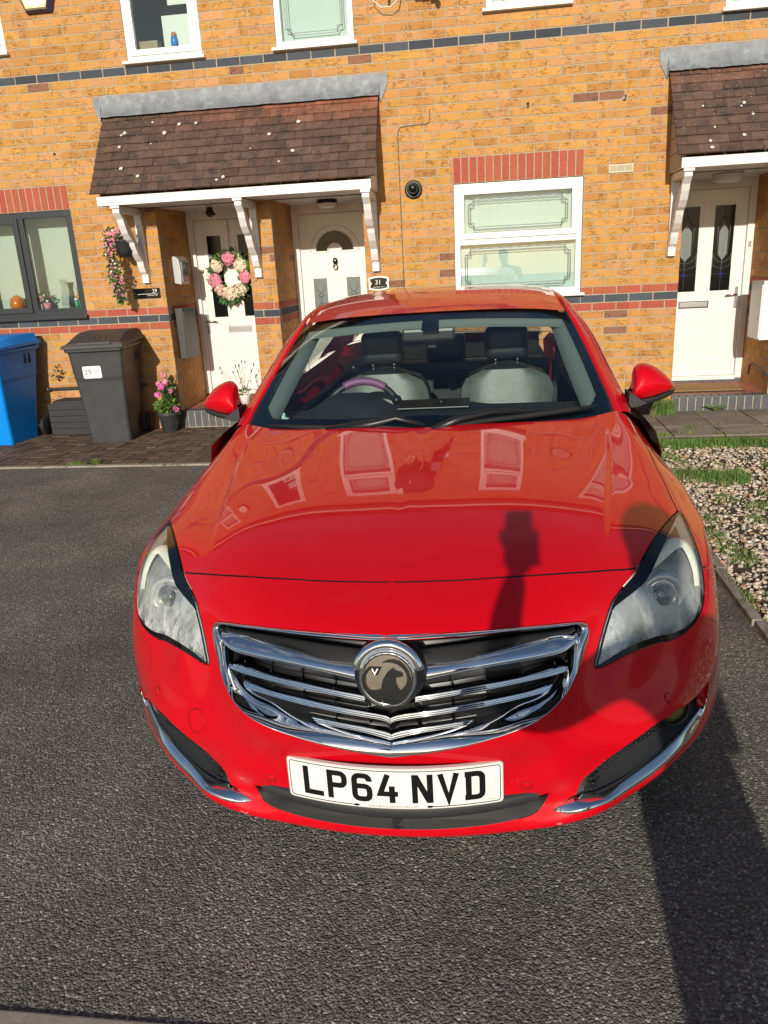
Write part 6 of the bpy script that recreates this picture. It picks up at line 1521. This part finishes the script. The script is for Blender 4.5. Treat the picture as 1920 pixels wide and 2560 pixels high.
# ---- number plate
def PM(x, z, off=0): # mm on the plate -> car space
    X = x/1000; s = X/.26; return (X, -.034+.040*s*s-off, .4295+z/1000)
def warp(mb): mb.v = [PM(x, z, -y) for x, y, z in mb.v]; return mb
def rrect(hw, hh, r, n=5):
    o = []
    for cx, cz, a0 in ((hw-r, -hh+r, -90), (hw-r, hh-r, 0), (-hw+r, hh-r, 90), (-hw+r, -hh+r, 180)):
        for i in range(n+1): a = R(a0+90*i/n); o.append((cx+r*math.cos(a), cz+r*math.sin(a)))
    return o
def plate_slab(hw, hh, r, y0, y1, nx=26):
    """rounded slab cut into vertical slices so that it can bend"""
    xs = np.linspace(-hw, hw, nx+1); xs = np.unique(np.concatenate([xs, [-hw+r*(1-math.cos(a)) for a in (0,.4,.8,1.2,1.57)], [hw-r*(1-math.cos(a)) for a in (0,.4,.8,1.2,1.57)]]))
    def h(x): d = hw-abs(x); return hh if d >= r else hh-r+math.sqrt(max(0, r*r-(r-d)**2))
    m = MB(); V_ = []
    for x in xs: V_ += [(x, y0, -h(x)), (x, y0, h(x)), (x, y1, h(x)), (x, y1, -h(x))]
    F_ = []
    for i in range(len(xs)-1):
        a, b = 4*i, 4*i+4; F_ += [(a, a+1, b+1, b), (a+1, a+2, b+2, b+1), (a+2, a+3, b+3, b+2), (a+3, a, b, b+3)]
    m.add(V_, F_+[(0,3,2,1), (4*(len(xs)-1), 4*(len(xs)-1)+1, 4*(len(xs)-1)+2, 4*(len(xs)-1)+3)]); return m
pl = warp(plate_slab(261, 56.5, 9, -.004, .006)).build('number_plate', M['plate_rim'], car); fixn(pl)
pf = warp(plate_slab(258, 53.5, 8, -.0055, -.0042)).build('face', M['plate'], pl); fixn(pf)
pb = MB(); o_ = rrect(254, 49.5, 7); dens = []
for i in range(len(o_)):
    a, b = o_[i], o_[(i+1) % len(o_)]; k = max(1, int(abs(b[0]-a[0])/15)); dens += [(a[0]+(b[0]-a[0])*j/k, a[1]+(b[1]-a[1])*j/k) for j in range(k)]
# the bottom rule breaks for the dealer's line
low = [p for p in dens]; cut = [i for i, p in enumerate(low) if p[1] < -49 and -92 < p[0] < 92]
lo_, hi_ = min(cut), max(cut); seq = low[hi_+1:]+low[:lo_]
stroke2(pb, seq, 2.0, -.0062, -.0056)
warp(pb).build('border_rule', M['ink'], pl)
GL = {'L': [([(7,79),(7,7),(50,7)],0)],
 'P': [([(7,0),(7,72),(31,72),(37,70.5),(41.5,66),(43,60),(43,50),(41.5,44),(37,39.5),(31,38),(7,38)],0)],
 '6': [([(43,57),(43,60),(41.5,66),(37,70.5),(31,72),(19,72),(13,70.5),(8.5,66),(7,60),(7,19),(8.5,13),(13,8.5),(19,7),(31,7),(37,8.5),(41.5,13),(43,19),(43,31),(41.5,37),(37,41.5),(31,43),(7,43)],0)],
 '4': [([(27,79),(7.5,25),(50,25)],0), ([(36,47),(36,0)],0)],
 'N': [([(7,0),(7,79)],0), ([(43,0),(43,79)],0), ([(9,76),(41,3)],0)],
 'V': [([(6,79),(25,6),(44,79)],0)],
 'D': [([(11,72),(31,72),(37,70.5),(41.5,66),(43,60),(43,19),(41.5,13),(37,8.5),(31,7),(11,7)],1)]}
lt = MB(); x = -219
for ch in 'LP64 NVD':
    if ch == ' ': x += 22; continue
    for li, (pts, cl) in enumerate(GL[ch]):
        pts = [(x+a, b-39.5+1.5) for a, b in pts]
        dn = []
        for a, b in zip(pts[:-1], pts[1:]):
            k = max(1, int(abs(b[0]-a[0])/12)); dn += [(a[0]+(b[0]-a[0])*j/k, a[1]+(b[1]-a[1])*j/k) for j in range(k)]
        dn.append(pts[-1])
        y0 = -.0066-.00015*li
        if cl: stroke2(lt, dn+[dn[0]], 14, y0, -.0056); stroke2(lt, [(x+2, 72-38), (x+12, 72-38)], 14, y0-.0002, -.0056); stroke2(lt, [(x+2, 7-38), (x+12, 7-38)], 14, y0-.0002, -.0056)
        else: stroke2(lt, dn, 14 if ch not in 'NV4' or li else 13.5, y0, -.0056)
    x += 61
warp(lt).build('registration', M['ink'], pl)
tx = MB()
def ptext(s, cx, cz, size, sp=1.0):
    vs, fs = text_geo(s, size, 'CENTER', sp); tx.add([(cx+v.x, -.0061, cz+v.y) for v in vs], fs)
ptext('WWW.BROOKLANDSMOTORS.COM', 0, -49.3, 6.6, 1.12)
for cx in (-88, 88):
    tx.add([(cx+7.5*math.cos(a), -.0060, -49.3+3.3*math.sin(a)) for a in [k*math.pi/10 for k in range(20)]], [tuple(range(20))])
ptext('BPS BS AU 145e', 233, -42.5, 3.0)
for _ in range(70):
    cx, cz = random.choice(((12, 34), (60, 20), (215, -12), (120, 30), (180, -38))); cx += random.gauss(0, 16); cz += random.gauss(0, 9); 
    if abs(cz) > 45 or abs(cx) > 250: continue
    w_ = random.uniform(.6, 3.4); tx.add([(cx, -.0059, cz), (cx+w_, -.0059, cz), (cx+w_, -.0059, cz+.8), (cx, -.0059, cz+.8)], [(0,1,2,3)])
warp(tx).build('small_print', M['ink'], pl)
sc = MB()
for cx in (-240, 238): sc.lathe([(0,-.0025),(.0045,-.0022),(.0062,0)], 'y', PM(cx, 4, .0062), 16)
sc.build('screw_caps', M['plate'], pl)
# ---- lower grille
o_lg = join(c_lgb, line(c_lgb[-1], c_lgt[-1]), c_lgt[::-1])
panel('lower_grille', o_lg, m='trim', parent=car, gap=0, lip=0, step=.1, depth=lambda d, X: -np.minimum(d*3, .055))
def blade(z_top, z_bot, setb, name='lower_slat'):
    xs = np.linspace(0, .35, 26); T = np.array([[x, -.012+.55*x*x+setb, z_top+(.05*x*x)] for x in xs]); B = np.array([[x*.985, -.010+.55*x*x+setb, z_bot+(.10*x*x)] for x in xs])
    ribbon(name, [T+[0,.04,0], T, T*.7+B*.3+[0,-.006,0], T*.3+B*.7+[0,-.007,0], B, B+[0,.04,0]], 'trim_matt')
blade(.360, .322, .0); blade(.312, .294, .048)
for x in (.0, .1, .2, .29):
    for sx in (-1, 1) if x else (1,): MB().prism([(.035+.55*x*x, .292), (.012+.55*x*x, .372), (.07+.55*x*x, .372), (.07+.55*x*x, .292)], sx*x-.0015, sx*x+.0015, 'yz').build('lower_rib', M['trim'], car)
m = MB(); m.prism([(.14,.24),(.14,.46),(.18,.46),(.18,.24)], -.34, .34, 'yz'); m.build('lower_backing', M['rubber'], car)
# ---- small bumper details
def disc_on(u, v, r, name, prof_h=.0015, both=(1, -1), matn='paint'):
    q = np.array([[u, v]]); c = S(q)[0]; nn = nrm(S, q)[0]
    for sx in both:
        m = MB(); m.lathe([(0, -prof_h), (r*.80, -prof_h), (r*.88, -.0002), (r, -.0002), (r, .003)], 'y', n=28)
        o = m.build(name, M[matn], car); N3 = Vector((nn[0]*sx, nn[1], nn[2])); o.matrix_local = Matrix.Translation(Vector((c[0]*sx, c[1], c[2]))) @ Vector((0, -1, 0)).rotation_difference(N3).to_matrix().to_4x4()
        m = MB(); m.tube([(r*math.cos(a)*1.02, -.0003, r*math.sin(a)*1.02) for a in [2*math.pi*k/36 for k in range(36)]], .0007, 4, closed=True); m.build('seam', M['rubber'], o)
su, sv = UV['sensor'][0]; disc_on(su, sv, .0125, 'parking_sensor'); disc_on(6.05, 4.55, .0125, 'parking_sensor')
disc_on(4.35, 4.45, .030, 'tow_cover', .0, (-1,))
for sx in (1, -1):
    c = smooth_curve(UV['washer'], 5); m = MB(); m.tube([((lambda p: (p.x*sx, p.y, p.z))(surf_pt(q[0], q[1], -.0002))) for q in c], .0009, 4); m.build('washer_seam', M['rubber'], car)
# worn patches along the lip
m = MB()
for x, ln in ((.395,.012),(-.40,.022)):
    pts = []
    for k in range(9):
        xx = x+ln*(k/8-.5); q = np.array([[np.interp(abs(xx), P[1,:,0], range(NU)), 1.0+random.uniform(.06,.22)]]); p = S(q)[0]+nrm(S, q)[0]*.0004; pts.append((math.copysign(p[0], xx), p[1], p[2]))
    m.tube(pts, [random.uniform(.0004,.0011) for _ in pts], 5)
m.build('lip_scrapes', mat('bare_primer', (.55,.42,.38), .7), car)
# ---- wheels
def wheel(x, y, rim=True):
    t = MB(); sx = 1 if x > 0 else -1
    t.lathe([(.20,-.10),(.30,-.108),(.332,-.09),(.338,-.05),(.338,.05),(.332,.09),(.30,.108),(.20,.10)], 'x', n=48)
    o = t.build('wheel', M['rubber_t'], car, loc=(x, y, .336)); r = MB(); r.lathe([(.0,sx*.055),(.05,sx*.06),(.07,sx*.035),(.19,sx*.05),(.222,sx*.085),(.222,-sx*.09)], 'x', n=40)
    r.build('rim', M['lamp_grey'], o); s = MB()
    for k in range(5):
        a = k*2*math.pi/5; p = [(sx*.062,.05*math.cos(a),.05*math.sin(a)),(sx*.075,.20*math.cos(a-.08),.20*math.sin(a-.08)),(sx*.09,.218*math.cos(a),.218*math.sin(a))]; s.tube(p, [.03,.02,.02], 8)
    s.build('spokes', M['alloy'], o)
for x in (-.80, .80):
    for y in (.99, 3.727): wheel(x, y)
# ---- body sides behind the front wings
def side_x(Y, Z):
    p = np.interp(Z, [.18,.26,.40,.55,.72,.84,.93,.985,1.03], [.845,.885,.915,.928,.928,.915,.885,.845,.80])
    tp = np.interp(Y, [1.2,1.56,1.72,3.4,4.1,4.6,4.84], [.990,.996,1.0,.998,.975,.90,.78]); return p*tp
def body_side(side):
    arch = lambda cy, a0, a1: [(cy+.37*math.cos(R(a)), .345+.37*math.sin(R(a))) for a in np.linspace(a0, a1, 14)]
    out = [(1.352,.20)]+arch(.99, -12, 60)+[(1.22,.70),(1.50,.70),(1.45,.86),(1.39,.945),(1.5,.972),(1.7,.985),(2.3,1.005),(3.2,1.03),(4.0,1.05),(4.6,1.02),(4.80,.95),(4.84,.6),(4.80,.30),(4.2,.24)]+arch(3.727, 5, 178)+[(3.36,.22),(3.3,.20)]
    pts = [Vector(q) for q in out]; g = [(a, b) for a in np.arange(1.2, 4.85, .09) for b in np.arange(.2, 1.06, .05)]; poly = np.array(out); G = np.array(g); G = G[inside(G, poly)]; G = G[segdist(G, poly) > .02]
    V2, _, F2, *_ = delaunay_2d_cdt(pts+[Vector(q) for q in G], [(i, (i+1) % len(out)) for i in range(len(out))], [], 0, 1e-6)
    V2 = np.array([tuple(v) for v in V2]); F2 = np.array([f for f in F2 if len(f) == 3]); F2 = F2[inside(V2[F2].mean(1), poly)]
    X = np.stack([side_x(V2[:, 0], V2[:, 1])*side, V2[:, 0], V2[:, 1]], 1)
    return new_obj('body_side', X, [tuple(f) for f in F2.tolist()], M['paint'], car, smooth=True)
for s in (-1, 1): fixn(body_side(s))
ys = np.array([1.5,1.7,2.3,3.2,4.0,4.35]); ws = np.array([.79,.835,.845,.845,.80,.74]); zs_ = np.array([.975,.985,1.005,1.03,1.05,1.05])
# roof
def roofpt(s, t):
    """s 0..1 centre to rail, t 0..1 header to rear screen"""
    Y = 2.02+1.62*t; zc = np.interp(Y, [2.02,2.15,2.3,2.5,2.7,2.95,3.2,3.45,3.64], [1.385,1.411,1.435,1.455,1.463,1.459,1.442,1.41,1.375])
    hw = np.interp(Y, [2.02,2.2,2.5,2.9,3.3,3.64], [.600,.607,.585,.575,.565,.55]); edge = np.interp(Y, [2.02,2.2,2.5,2.9,3.3,3.64], [.036,.042,.038,.034,.036,.04])
    yy = Y+.11*s**2*(1-t) ; return (hw*s, yy, zc-edge*(.45*s**2+.55*s**5))
ns, ntt = 17, 40; V = [roofpt(j/(ns-1), i/(ntt-1)) for i in range(ntt) for j in range(ns)]; Vl = [(-x, y, z) for x, y, z in V]
F = grid_faces(ns, ntt); o = new_obj('roof', V+Vl, F+[tuple(len(V)+i for i in f[::-1]) for f in F], M['paint'], car, smooth=True)
bm = bmesh.new(); bm.from_mesh(o.data); bmesh.ops.remove_doubles(bm, verts=bm.verts, dist=1e-5); bmesh.ops.recalc_face_normals(bm, faces=bm.faces); bm.to_mesh(o.data); bm.free()
Vh = [(x*.97, y+.01, z-.03) for x, y, z in V]; Vhl = [(-x, y, z) for x, y, z in Vh]
new_obj('headliner', Vh+Vhl, F+[tuple(len(V)+i for i in f[::-1]) for f in F], M['headliner'], car, smooth=True)
# A pillar and roof rail: one red strip each side from wing to rear
inner_p = [(.722,1.43,1.010),(.716,1.52,1.052),(.699,1.65,1.109),(.677,1.80,1.178),(.648,1.97,1.262),(.612,2.12,1.345),(.607,2.25,1.388),(.588,2.5,1.415),(.578,2.9,1.422),(.567,3.3,1.402),(.553,3.64,1.33)]
outer_p = [(.789,1.50,1.000),(.786,1.60,1.040),(.773,1.72,1.088),(.752,1.86,1.150),(.720,2.02,1.235),(.672,2.17,1.320),(.640,2.32,1.370),(.625,2.55,1.394),(.615,2.9,1.400),(.60,3.3,1.38),(.585,3.64,1.31)]
low_p = [(.800,1.52,.975),(.805,1.63,1.005),(.795,1.76,1.055),(.775,1.90,1.118),(.745,2.06,1.20),(.70,2.20,1.287),(.668,2.34,1.338),(.655,2.56,1.362),(.648,2.9,1.368),(.632,3.3,1.345),(.61,3.64,1.28)]
I_, O_, L2 = (resamp(smooth_curve(np.array(a), 8), 80) for a in (inner_p, outer_p, low_p))
ribbon('roof_pillar', [I_+[0,.0,-.012], I_, I_*.8+O_*.2+[0,-.003,.006], I_*.45+O_*.55+[.001,-.003,.007], O_+[0,0,.0], O_*.5+L2*.5+[.004,0,0], L2], 'paint')
# black seal between glass and pillar
ribbon('windscreen_seal', [I_[:28]+[-.016,.004,-.004], I_[:28]+[-.008,0,.001], I_[:28]+[0,0,-.003]], 'rubber_t')
# windscreen
def wspt(s, t):
    a = abs(s); Yb = 1.215+.218*a**2.3; Zb = 1.014-.006*a*a; Yt = 2.028+.10*a**2; Zt = 1.383-.036*a**2
    xb, xt = .718*s, .606*s; bl = 4*t*(1-t)
    return (xb+(xt-xb)*t+.006*bl*s, Yb+(Yt-Yb)*t, Zb+(Zt-Zb)*t+.016*bl*(1-a*a*.6))
def wspatch(name, tests, mt, off=0, ns=61, nt=41):
    V = [Vector(wspt(-1+2*j/(ns-1), i/(nt-1))) for i in range(nt) for j in range(ns)]
    if off: V = [v+Vector((0, -.38, .92))*off for v in V]
    F = [f for f in grid_faces(ns, nt) if tests(*(lambda c: (-1+2*(c % ns+.5)/(ns-1), (c//ns+.5)/(nt-1)))(f[0]))]
    o = new_obj(name, V, F, M[mt], car, smooth=True); bm = bmesh.new(); bm.from_mesh(o.data); bmesh.ops.delete(bm, geom=[v for v in bm.verts if not v.link_faces], context='VERTS'); bm.to_mesh(o.data); bm.free(); return o
wspatch('windscreen', lambda s, t: True, 'screen')
def fritt(s, t):
    a = abs(s)
    if t < .085+.02*(1-a) : return True
    if a > .95-.0*t: return True
    if t > .93-.0*a: return True
    if t > .80 and a < .055: return True
    if t > .70 and a < .10: return False
    if a > .86 and t < .085+.10*((a-.86)/.09)**2: return True
    return False
wspatch('screen_border', fritt, 'frit', -.004, 281, 161)
# scuttle and wipers
sc1 = np.array([[x, 1.215+.218*(x/.72)**2.3+.006, 1.006-.004*(x/.72)**2] for x in np.linspace(0, .72, 30)])
ribbon('scuttle', [sc1+[0,-.03,-.012], sc1+[0,-.008,.0], sc1+[0,.004,.006], sc1+[0,.03,.010]], 'trim_matt')
def wiper(px, pts_arm, pts_blade):
    m = MB(); m.tube(pts_arm, [.015,.017,.012,.007][:len(pts_arm)], 8); o = m.build('wiper', M['trim'], car); m = MB(); m.tube(pts_blade, [.004,.009,.010,.009,.004], 8); m.build('blade', M['rubber_t'], o)
def on_ws(s, t, h=.012): v = Vector(wspt(s, t))+Vector((0,-.38,.92))*h; return tuple(v)
wiper(.5, [on_ws(.06,-.02,.018), on_ws(.20,.03,.028), on_ws(.36,.060,.030), on_ws(.58,.052,.020)], [on_ws(.10,.0,.012), on_ws(.30,.028,.012), on_ws(.55,.045,.012), on_ws(.78,.055,.013), on_ws(.92,.062,.013)])
wiper(-.1, [on_ws(-.50,-.0,.012), on_ws(-.26,.02,.022), on_ws(-.13,.045,.030), on_ws(.02,.012,.016)], [on_ws(-.86,.01,.012), on_ws(-.65,.012,.012), on_ws(-.42,.012,.012), on_ws(-.2,.014,.012), on_ws(-.08,.012,.010)])
# door mirrors
def mirror(side):
    t = empty('door_mirror'); t.parent = car
    sx = side
    # shell: rows from the inner edge out to the tip, measured outline, domed forward
    up = [(.826,1.655,1.060),(.828,1.66,1.128),(.840,1.66,1.153),(.864,1.665,1.161),(.898,1.675,1.152),(.934,1.69,1.132),(.968,1.70,1.102),(.990,1.71,1.076),(.999,1.715,1.060)]
    dn = [(.800,1.625,1.052),(.812,1.63,1.043),(.832,1.635,1.031),(.858,1.64,1.024),(.900,1.65,1.029),(.934,1.665,1.036),(.966,1.68,1.044),(.988,1.70,1.050),(.999,1.715,1.054)]
    U = resamp(smooth_curve(np.array(up), 5), 34); D = resamp(smooth_curve(np.array(dn), 5), 34); rows = []
    for k, (t_, f_) in enumerate(((0,.03),(0,.0),(.06,-.022),(.18,-.045),(.36,-.060),(.56,-.062),(.76,-.050),(.90,-.030),(1,-.008),(1,.05))):
        e = np.sin(np.linspace(.16, 1, 34)*math.pi)[:, None]**.5 if False else (np.minimum(1, np.linspace(.35, 6, 34))*np.sqrt(np.clip(1-np.linspace(0, 1, 34)**3, .02, 1)))[:, None]
        c = U*(1-t_)+D*t_+np.array([0, 1, 0])*f_*(e if f_ < 0 else 1); rows.append(c*[sx, 1, 1])
    o = ribbon('shell', rows, 'paint', t, mirror=False)
    # glass side and black lower part with arm
    B = []; 
    for k, (dy, dz, kx) in enumerate(((-.012,.0,1),(-.014,-.010,.998),(-.002,-.024,.985),(.04,-.018,.98),(.055,.005,.985))):
        c = D+np.array([0, dy, dz*1.0]); c = c-(c-np.array([.88,1.66,1.04]))*(1-kx); B.append(c*[sx, 1, 1])
    ribbon('lower_cover', B, 'trim_matt', t, mirror=False)
    m = MB(); m.prism([(sx*.800,1.060),(sx*.815,1.056),(sx*.848,1.030),(sx*.87,1.018),(sx*.84,1.006),(sx*.81,1.002),(sx*.800,1.016)], 1.58, 1.69, 'xz'); fixn(m.build('arm', M['trim_matt'], t))
    V = [(sx*x, y+.03, z) for x, y, z in U.tolist()]+[(sx*x, y+.05, z) for x, y, z in D.tolist()]
    new_obj('mirror_glass', V, [(i, i+1, 35+i, 34+i) for i in range(33)], M['chrome'], t)
for s in (-1, 1): mirror(s)
# side windows, door frames and rear screen
def sidewin(name, yz, mt, off=0):
    for sx in (-1, 1):
        V = []; 
        for y, z in yz:
            xr = np.interp(y, [1.55,2.2,2.55,3.3,3.9], [.79,.70,.658,.64,.62]); zr = np.interp(y, [1.52,1.76,2.06,2.34,2.9,3.3,3.64,4.0], [.98,1.06,1.205,1.34,1.37,1.35,1.28,1.1]); zw = np.interp(y, ys, zs_); xw = np.interp(y, ys, ws)
            q = (z-zw)/max(.02, zr-zw); V.append((sx*(xw+(xr-xw)*min(1, max(0, q))+off), y, z))
        k = len(V); fs = tessellate_polygon([[Vector((v[1], v[2], 0)) for v in V]]); new_obj(name, V, [tuple(f) for f in fs], M[mt], car)
sidewin('side_window', [(1.62,.99),(2.52,1.01),(2.52,1.345),(2.32,1.325),(2.0,1.18),(1.75,1.055)], 'sideglass', -.01)
sidewin('side_window', [(2.62,1.01),(3.35,1.035),(3.5,1.15),(3.35,1.30),(3.0,1.345),(2.62,1.35)], 'sideglass', -.01)
sidewin('centre_pillar', [(2.52,.97),(2.62,.97),(2.62,1.37),(2.52,1.37)], 'trim', -.004)
sidewin('rear_pillar', [(3.35,1.035),(4.25,1.055),(3.95,1.16),(3.62,1.30),(3.35,1.35),(3.48,1.18)], 'paint', -.004)
rsV = []
for i in range(9):
    t_ = i/8
    for j in range(13):
        s_ = -1+j/6; rsV.append(((.55+.10*t_)*s_, 3.63+.62*t_-.05*s_*s_*(1-t_)+.0, 1.372-.04*s_*s_-(1.372-1.075)*t_+.02*math.sin(t_*math.pi)))
new_obj('rear_screen', rsV, grid_faces(13, 9), M['sideglass'], car, smooth=True)
bl = []
for i in range(9):
    t_ = i/8
    for j in range(15):
        s_ = -1+j/7; bl.append(((.76-.10*t_**2)*s_, 4.22+.55*t_-.06*s_*s_*t_, 1.085-.03*s_*s_-.05*t_**2))
for i in range(7):
    t_ = i/6
    for j in range(15): s_ = -1+j/7; bl.append((.66*s_ if t_ < .3 else .72*s_, 4.77+.06*math.sin(t_*2.4)-.06*s_*s_, 1.005-.03*s_*s_-.76*t_))
fixn(new_obj('boot_lid', bl, grid_faces(15, 16), M['paint'], car, smooth=True))
# inner trim of the A pillars seen through the screen
tt_ = np.linspace(.06, .97, 30)
def wsoff(s_, off): return np.array([np.array(wspt(s_(t) if callable(s_) else s_, t))+off for t in tt_])
ribbon('pillar_trim', [wsoff(.965, [0, .012, -.016]), wsoff(.93, [0, .022, -.022]), wsoff(lambda t: .875-.02*math.sin(t*3), [0, .05, -.045]), wsoff(lambda t: .875-.02*math.sin(t*3), [.03, .12, -.07])], 'headliner')
ss_ = np.linspace(0, .95, 30)
ribbon('header_trim', [np.array([np.array(wspt(q, .975))+[0, .01, -.015] for q in ss_]), np.array([np.array(wspt(q, .86))+[0, .03, -.022] for q in ss_]), np.array([np.array(wspt(q, .86))+[0, .12, -.018] for q in ss_]), np.array([np.array(wspt(q, .93))+[0, .30, .02] for q in ss_])], 'headliner')
# ---- cabin
m = MB(); m.box(-.78, .78, 1.35, 4.3, .18, .30); m.box(-.74,-.70,1.75,4.0,.25,.90); m.box(.70,.74,1.75,4.0,.25,.90); m.build('floor_pan', M['cabin'], car)
nx_, ny_ = 41, 13; V = []
for i in range(ny_):
    t_ = i/(ny_-1)
    for j in range(nx_):
        s_ = -1+2*j/(nx_-1); x = .70*s_; yf = 1.22+.24*abs(s_)**2.3; y = yf+(1.88-yf)*t_
        z = .995+.012*t_-.06*max(0, t_-.85)/.15-.01*abs(s_)**2
        z += .072*math.exp(-((x+.345)/.155)**4)*sm(np.array([(t_-.22)/.45]))[0]*(1 if t_ < .97 else .5)      # instrument hood
        z += .018*math.exp(-((x-.05)/.16)**4)*sm(np.array([(t_-.3)/.4]))[0]
        V.append((x, y, z))
for j in range(nx_): V.append((-.70+1.4*j/(nx_-1), 1.90, .62))
new_obj('dashboard', V, grid_faces(nx_, ny_+1), M['cabin'], car, smooth=True)
m = MB(); m.box(-.13, .17, 1.60, 1.80, 1.022, 1.030, 0, .004); m.blob((.05, 1.69, 1.035), .014, 0, 1); m.build('centre_speaker', M['trim'], car)
m = MB(); m.blob((-.60,1.56,1.012), .022, sq=(1.1,1,.4), sub=1).blob((-.605,1.56,1.022), .014, sq=(1,1,.5), sub=1).blob((-.60,1.56,1.031), .007, sub=1); m.build('swirl_charm', mat('mint_plastic', (.45,.72,.60), .4), car)
sw = empty('steering_wheel', (-.325, 1.90, .925)); sw.parent = car; sw.rotation_euler = (R(-24), 0, 0)
def arc(r, a0, a1, n=24): return [(r*math.cos(R(a)), 0, r*math.sin(R(a))) for a in np.linspace(a0, a1, n)]
MB().tube(arc(.182, 0, 360, 60)[:-1], .0155, 10, closed=True).build('rim', M['seat_black'], sw); MB().tube(arc(.184, 55, 118), .0185, 10).build('mauve_grip', M['mauve'], sw)
m = MB()
for a in range(122, 168, 4):
    for k in range(3): m.blob((.184*math.cos(R(a))+.0, -.016+.006*k, .184*math.sin(R(a))+.006*k), .0026, 0, 1)
m.build('studs', M['metal'], sw)
m = MB(); m.blob((0,.03,-.02), .07, sq=(1.1,.45,.9), sub=2); m.tube([(-.17,.0,0),(0,.03,-.01),(.17,.0,0)], .014, 8); m.tube([(0,.03,-.02),(0,0,-.175)], .014, 8); m.build('hub', M['seat_black'], sw)
m = MB(); m.blob((.16,-.02,.085), .024, sub=2); m.build('steering_knob', M['trim'], sw)
def seat(x):
    t = empty('front_seat', (x, 2.28, 0)); t.parent = car
    # backrest: rounded shield outline, padded
    def back(hw, z0, z1, yf, yb, rows=14, cols=17, puff=.03, round_=.16):
        V = []
        for i in range(rows):
            t_ = i/(rows-1); z = z0+(z1-z0)*t_; w_ = hw*(1-.0*t_)*math.sqrt(max(.02, 1-max(0, (t_-(1-round_*1.6))/(round_*1.6))**2.6))*(.90+.10*math.sin(min(1,t_*1.3)*math.pi))
            for j in range(cols):
                s_ = -1+2*j/(cols-1); V.append((w_*s_, yf+.22*(t_)*.55-puff*(1-s_**4)*(math.sin(math.pi*min(1,max(0,t_))))**.3+.05*max(0,abs(s_)-.6)**1.0*0, z))
        return V, rows, cols
    V, r_, c_ = back(.265, .45, 1.085, .02, .12); Fv = grid_faces(c_, r_)
    Vb = [(x_, y_+.13 if abs(x_) < .2 else y_+.10, z_) for x_, y_, z_ in V]
    bord = [i for i in range(c_)]+[c_*k+c_-1 for k in range(1, r_)]+[c_*(r_-1)+j for j in range(c_-2, -1, -1)]+[c_*k for k in range(r_-2, 0, -1)]
    nb = len(V); Fs = Fv+[tuple(nb+i for i in f[::-1]) for f in Fv]+[(bord[i], bord[(i+1) % len(bord)], nb+bord[(i+1) % len(bord)], nb+bord[i]) for i in range(len(bord))]
    fixn(new_obj('backrest', V+Vb, Fs, M['seat_black'], t, smooth=True))
    # pale centre panel with wavy lower sides
    Vp = []; rows, cols = 14, 15
    for i in range(rows):
        t_ = i/(rows-1); z = .50+.565*t_; w_ = np.interp(t_, [0,.45,.62,.78,.9,.97,1], [.185,.185,.215,.235,.22,.175,.12])
        for j in range(cols): s_ = -1+2*j/(cols-1); Vp.append((w_*s_, .02+.121*((z-.45)/.635)-.036*(1-(w_*s_/.265)**4)-.012*(1-s_**4)+.010*abs(s_)**6, z))
    new_obj('centre_panel', Vp, grid_faces(cols, rows), M['seat_grey'], t, smooth=True)
    m = MB(); m.box(-.25, .25, -.42, .06, .36, .47, 0, .05); m.build('cushion', M['seat_black'], t)
    m = MB(); bm = bmesh.new(); bmesh.ops.create_cube(bm, size=1)
    for v in bm.verts: v.co = Vector((v.co.x*.215, v.co.y*.10, v.co.z*.165))
    bmesh.ops.bevel(bm, geom=list(bm.edges), offset=.042, segments=4, profile=.6, affect='EDGES'); bm.verts.index_update(); m.add([(v.co.x, v.co.y+.17, v.co.z+1.19) for v in bm.verts], [[v.index for v in f.verts] for f in bm.faces], 0, True); bm.free()
    hr = m.build('headrest', M['seat_black'], t); mm = MB()
    for sx in (-.055, .055): mm.tube([(sx,.17,1.06),(sx,.17,1.14)], .006, 8)
    mm.build('posts', M['chrome'], hr)
seat(.345); seat(-.285)
m = MB(); m.box(-.62, .62, 3.15, 3.30, .45, 1.02, 0, .05); m.build('rear_seat', M['seat_black'], car)
for x in (-.38, .0, .38):
    m = MB(); m.box(x-.12, x+.12, 3.22, 3.31, 1.02, 1.17, 0, .035); m.build('rear_headrest', M['seat_black'], car)
m = MB(); m.box(-.60, .60, 3.3, 4.2, 1.0, 1.02); m.build('parcel_shelf', M['cabin'], car)
m = MB(); m.box(-.128, .108, 1.935, 1.962, 1.262, 1.318, 0, .012); m.tube([(-.01,1.95,1.31),(-.01,1.975,1.345)], .012, 8); m.build('interior_mirror', M['trim'], car)
m = MB(); m.box(-.02, .018, 2.02, 2.03, 1.225, 1.258, 0, .004); m.build('dash_camera', M['trim_matt'], car)
m = MB(); m.tube([(.60,2.45,1.28),(.60,2.46,1.05),(.585,2.4,.95),(.55,2.3,.6)], .016, 6); m.build('seat_belt', M['cabin'], car)
m = MB(); m.box(-.60, .60, .50, 4.5, .15, .19); m.box(-.50, .50, .34, 1.35, .19, .62); m.build('underbody', M['rubber'], car)
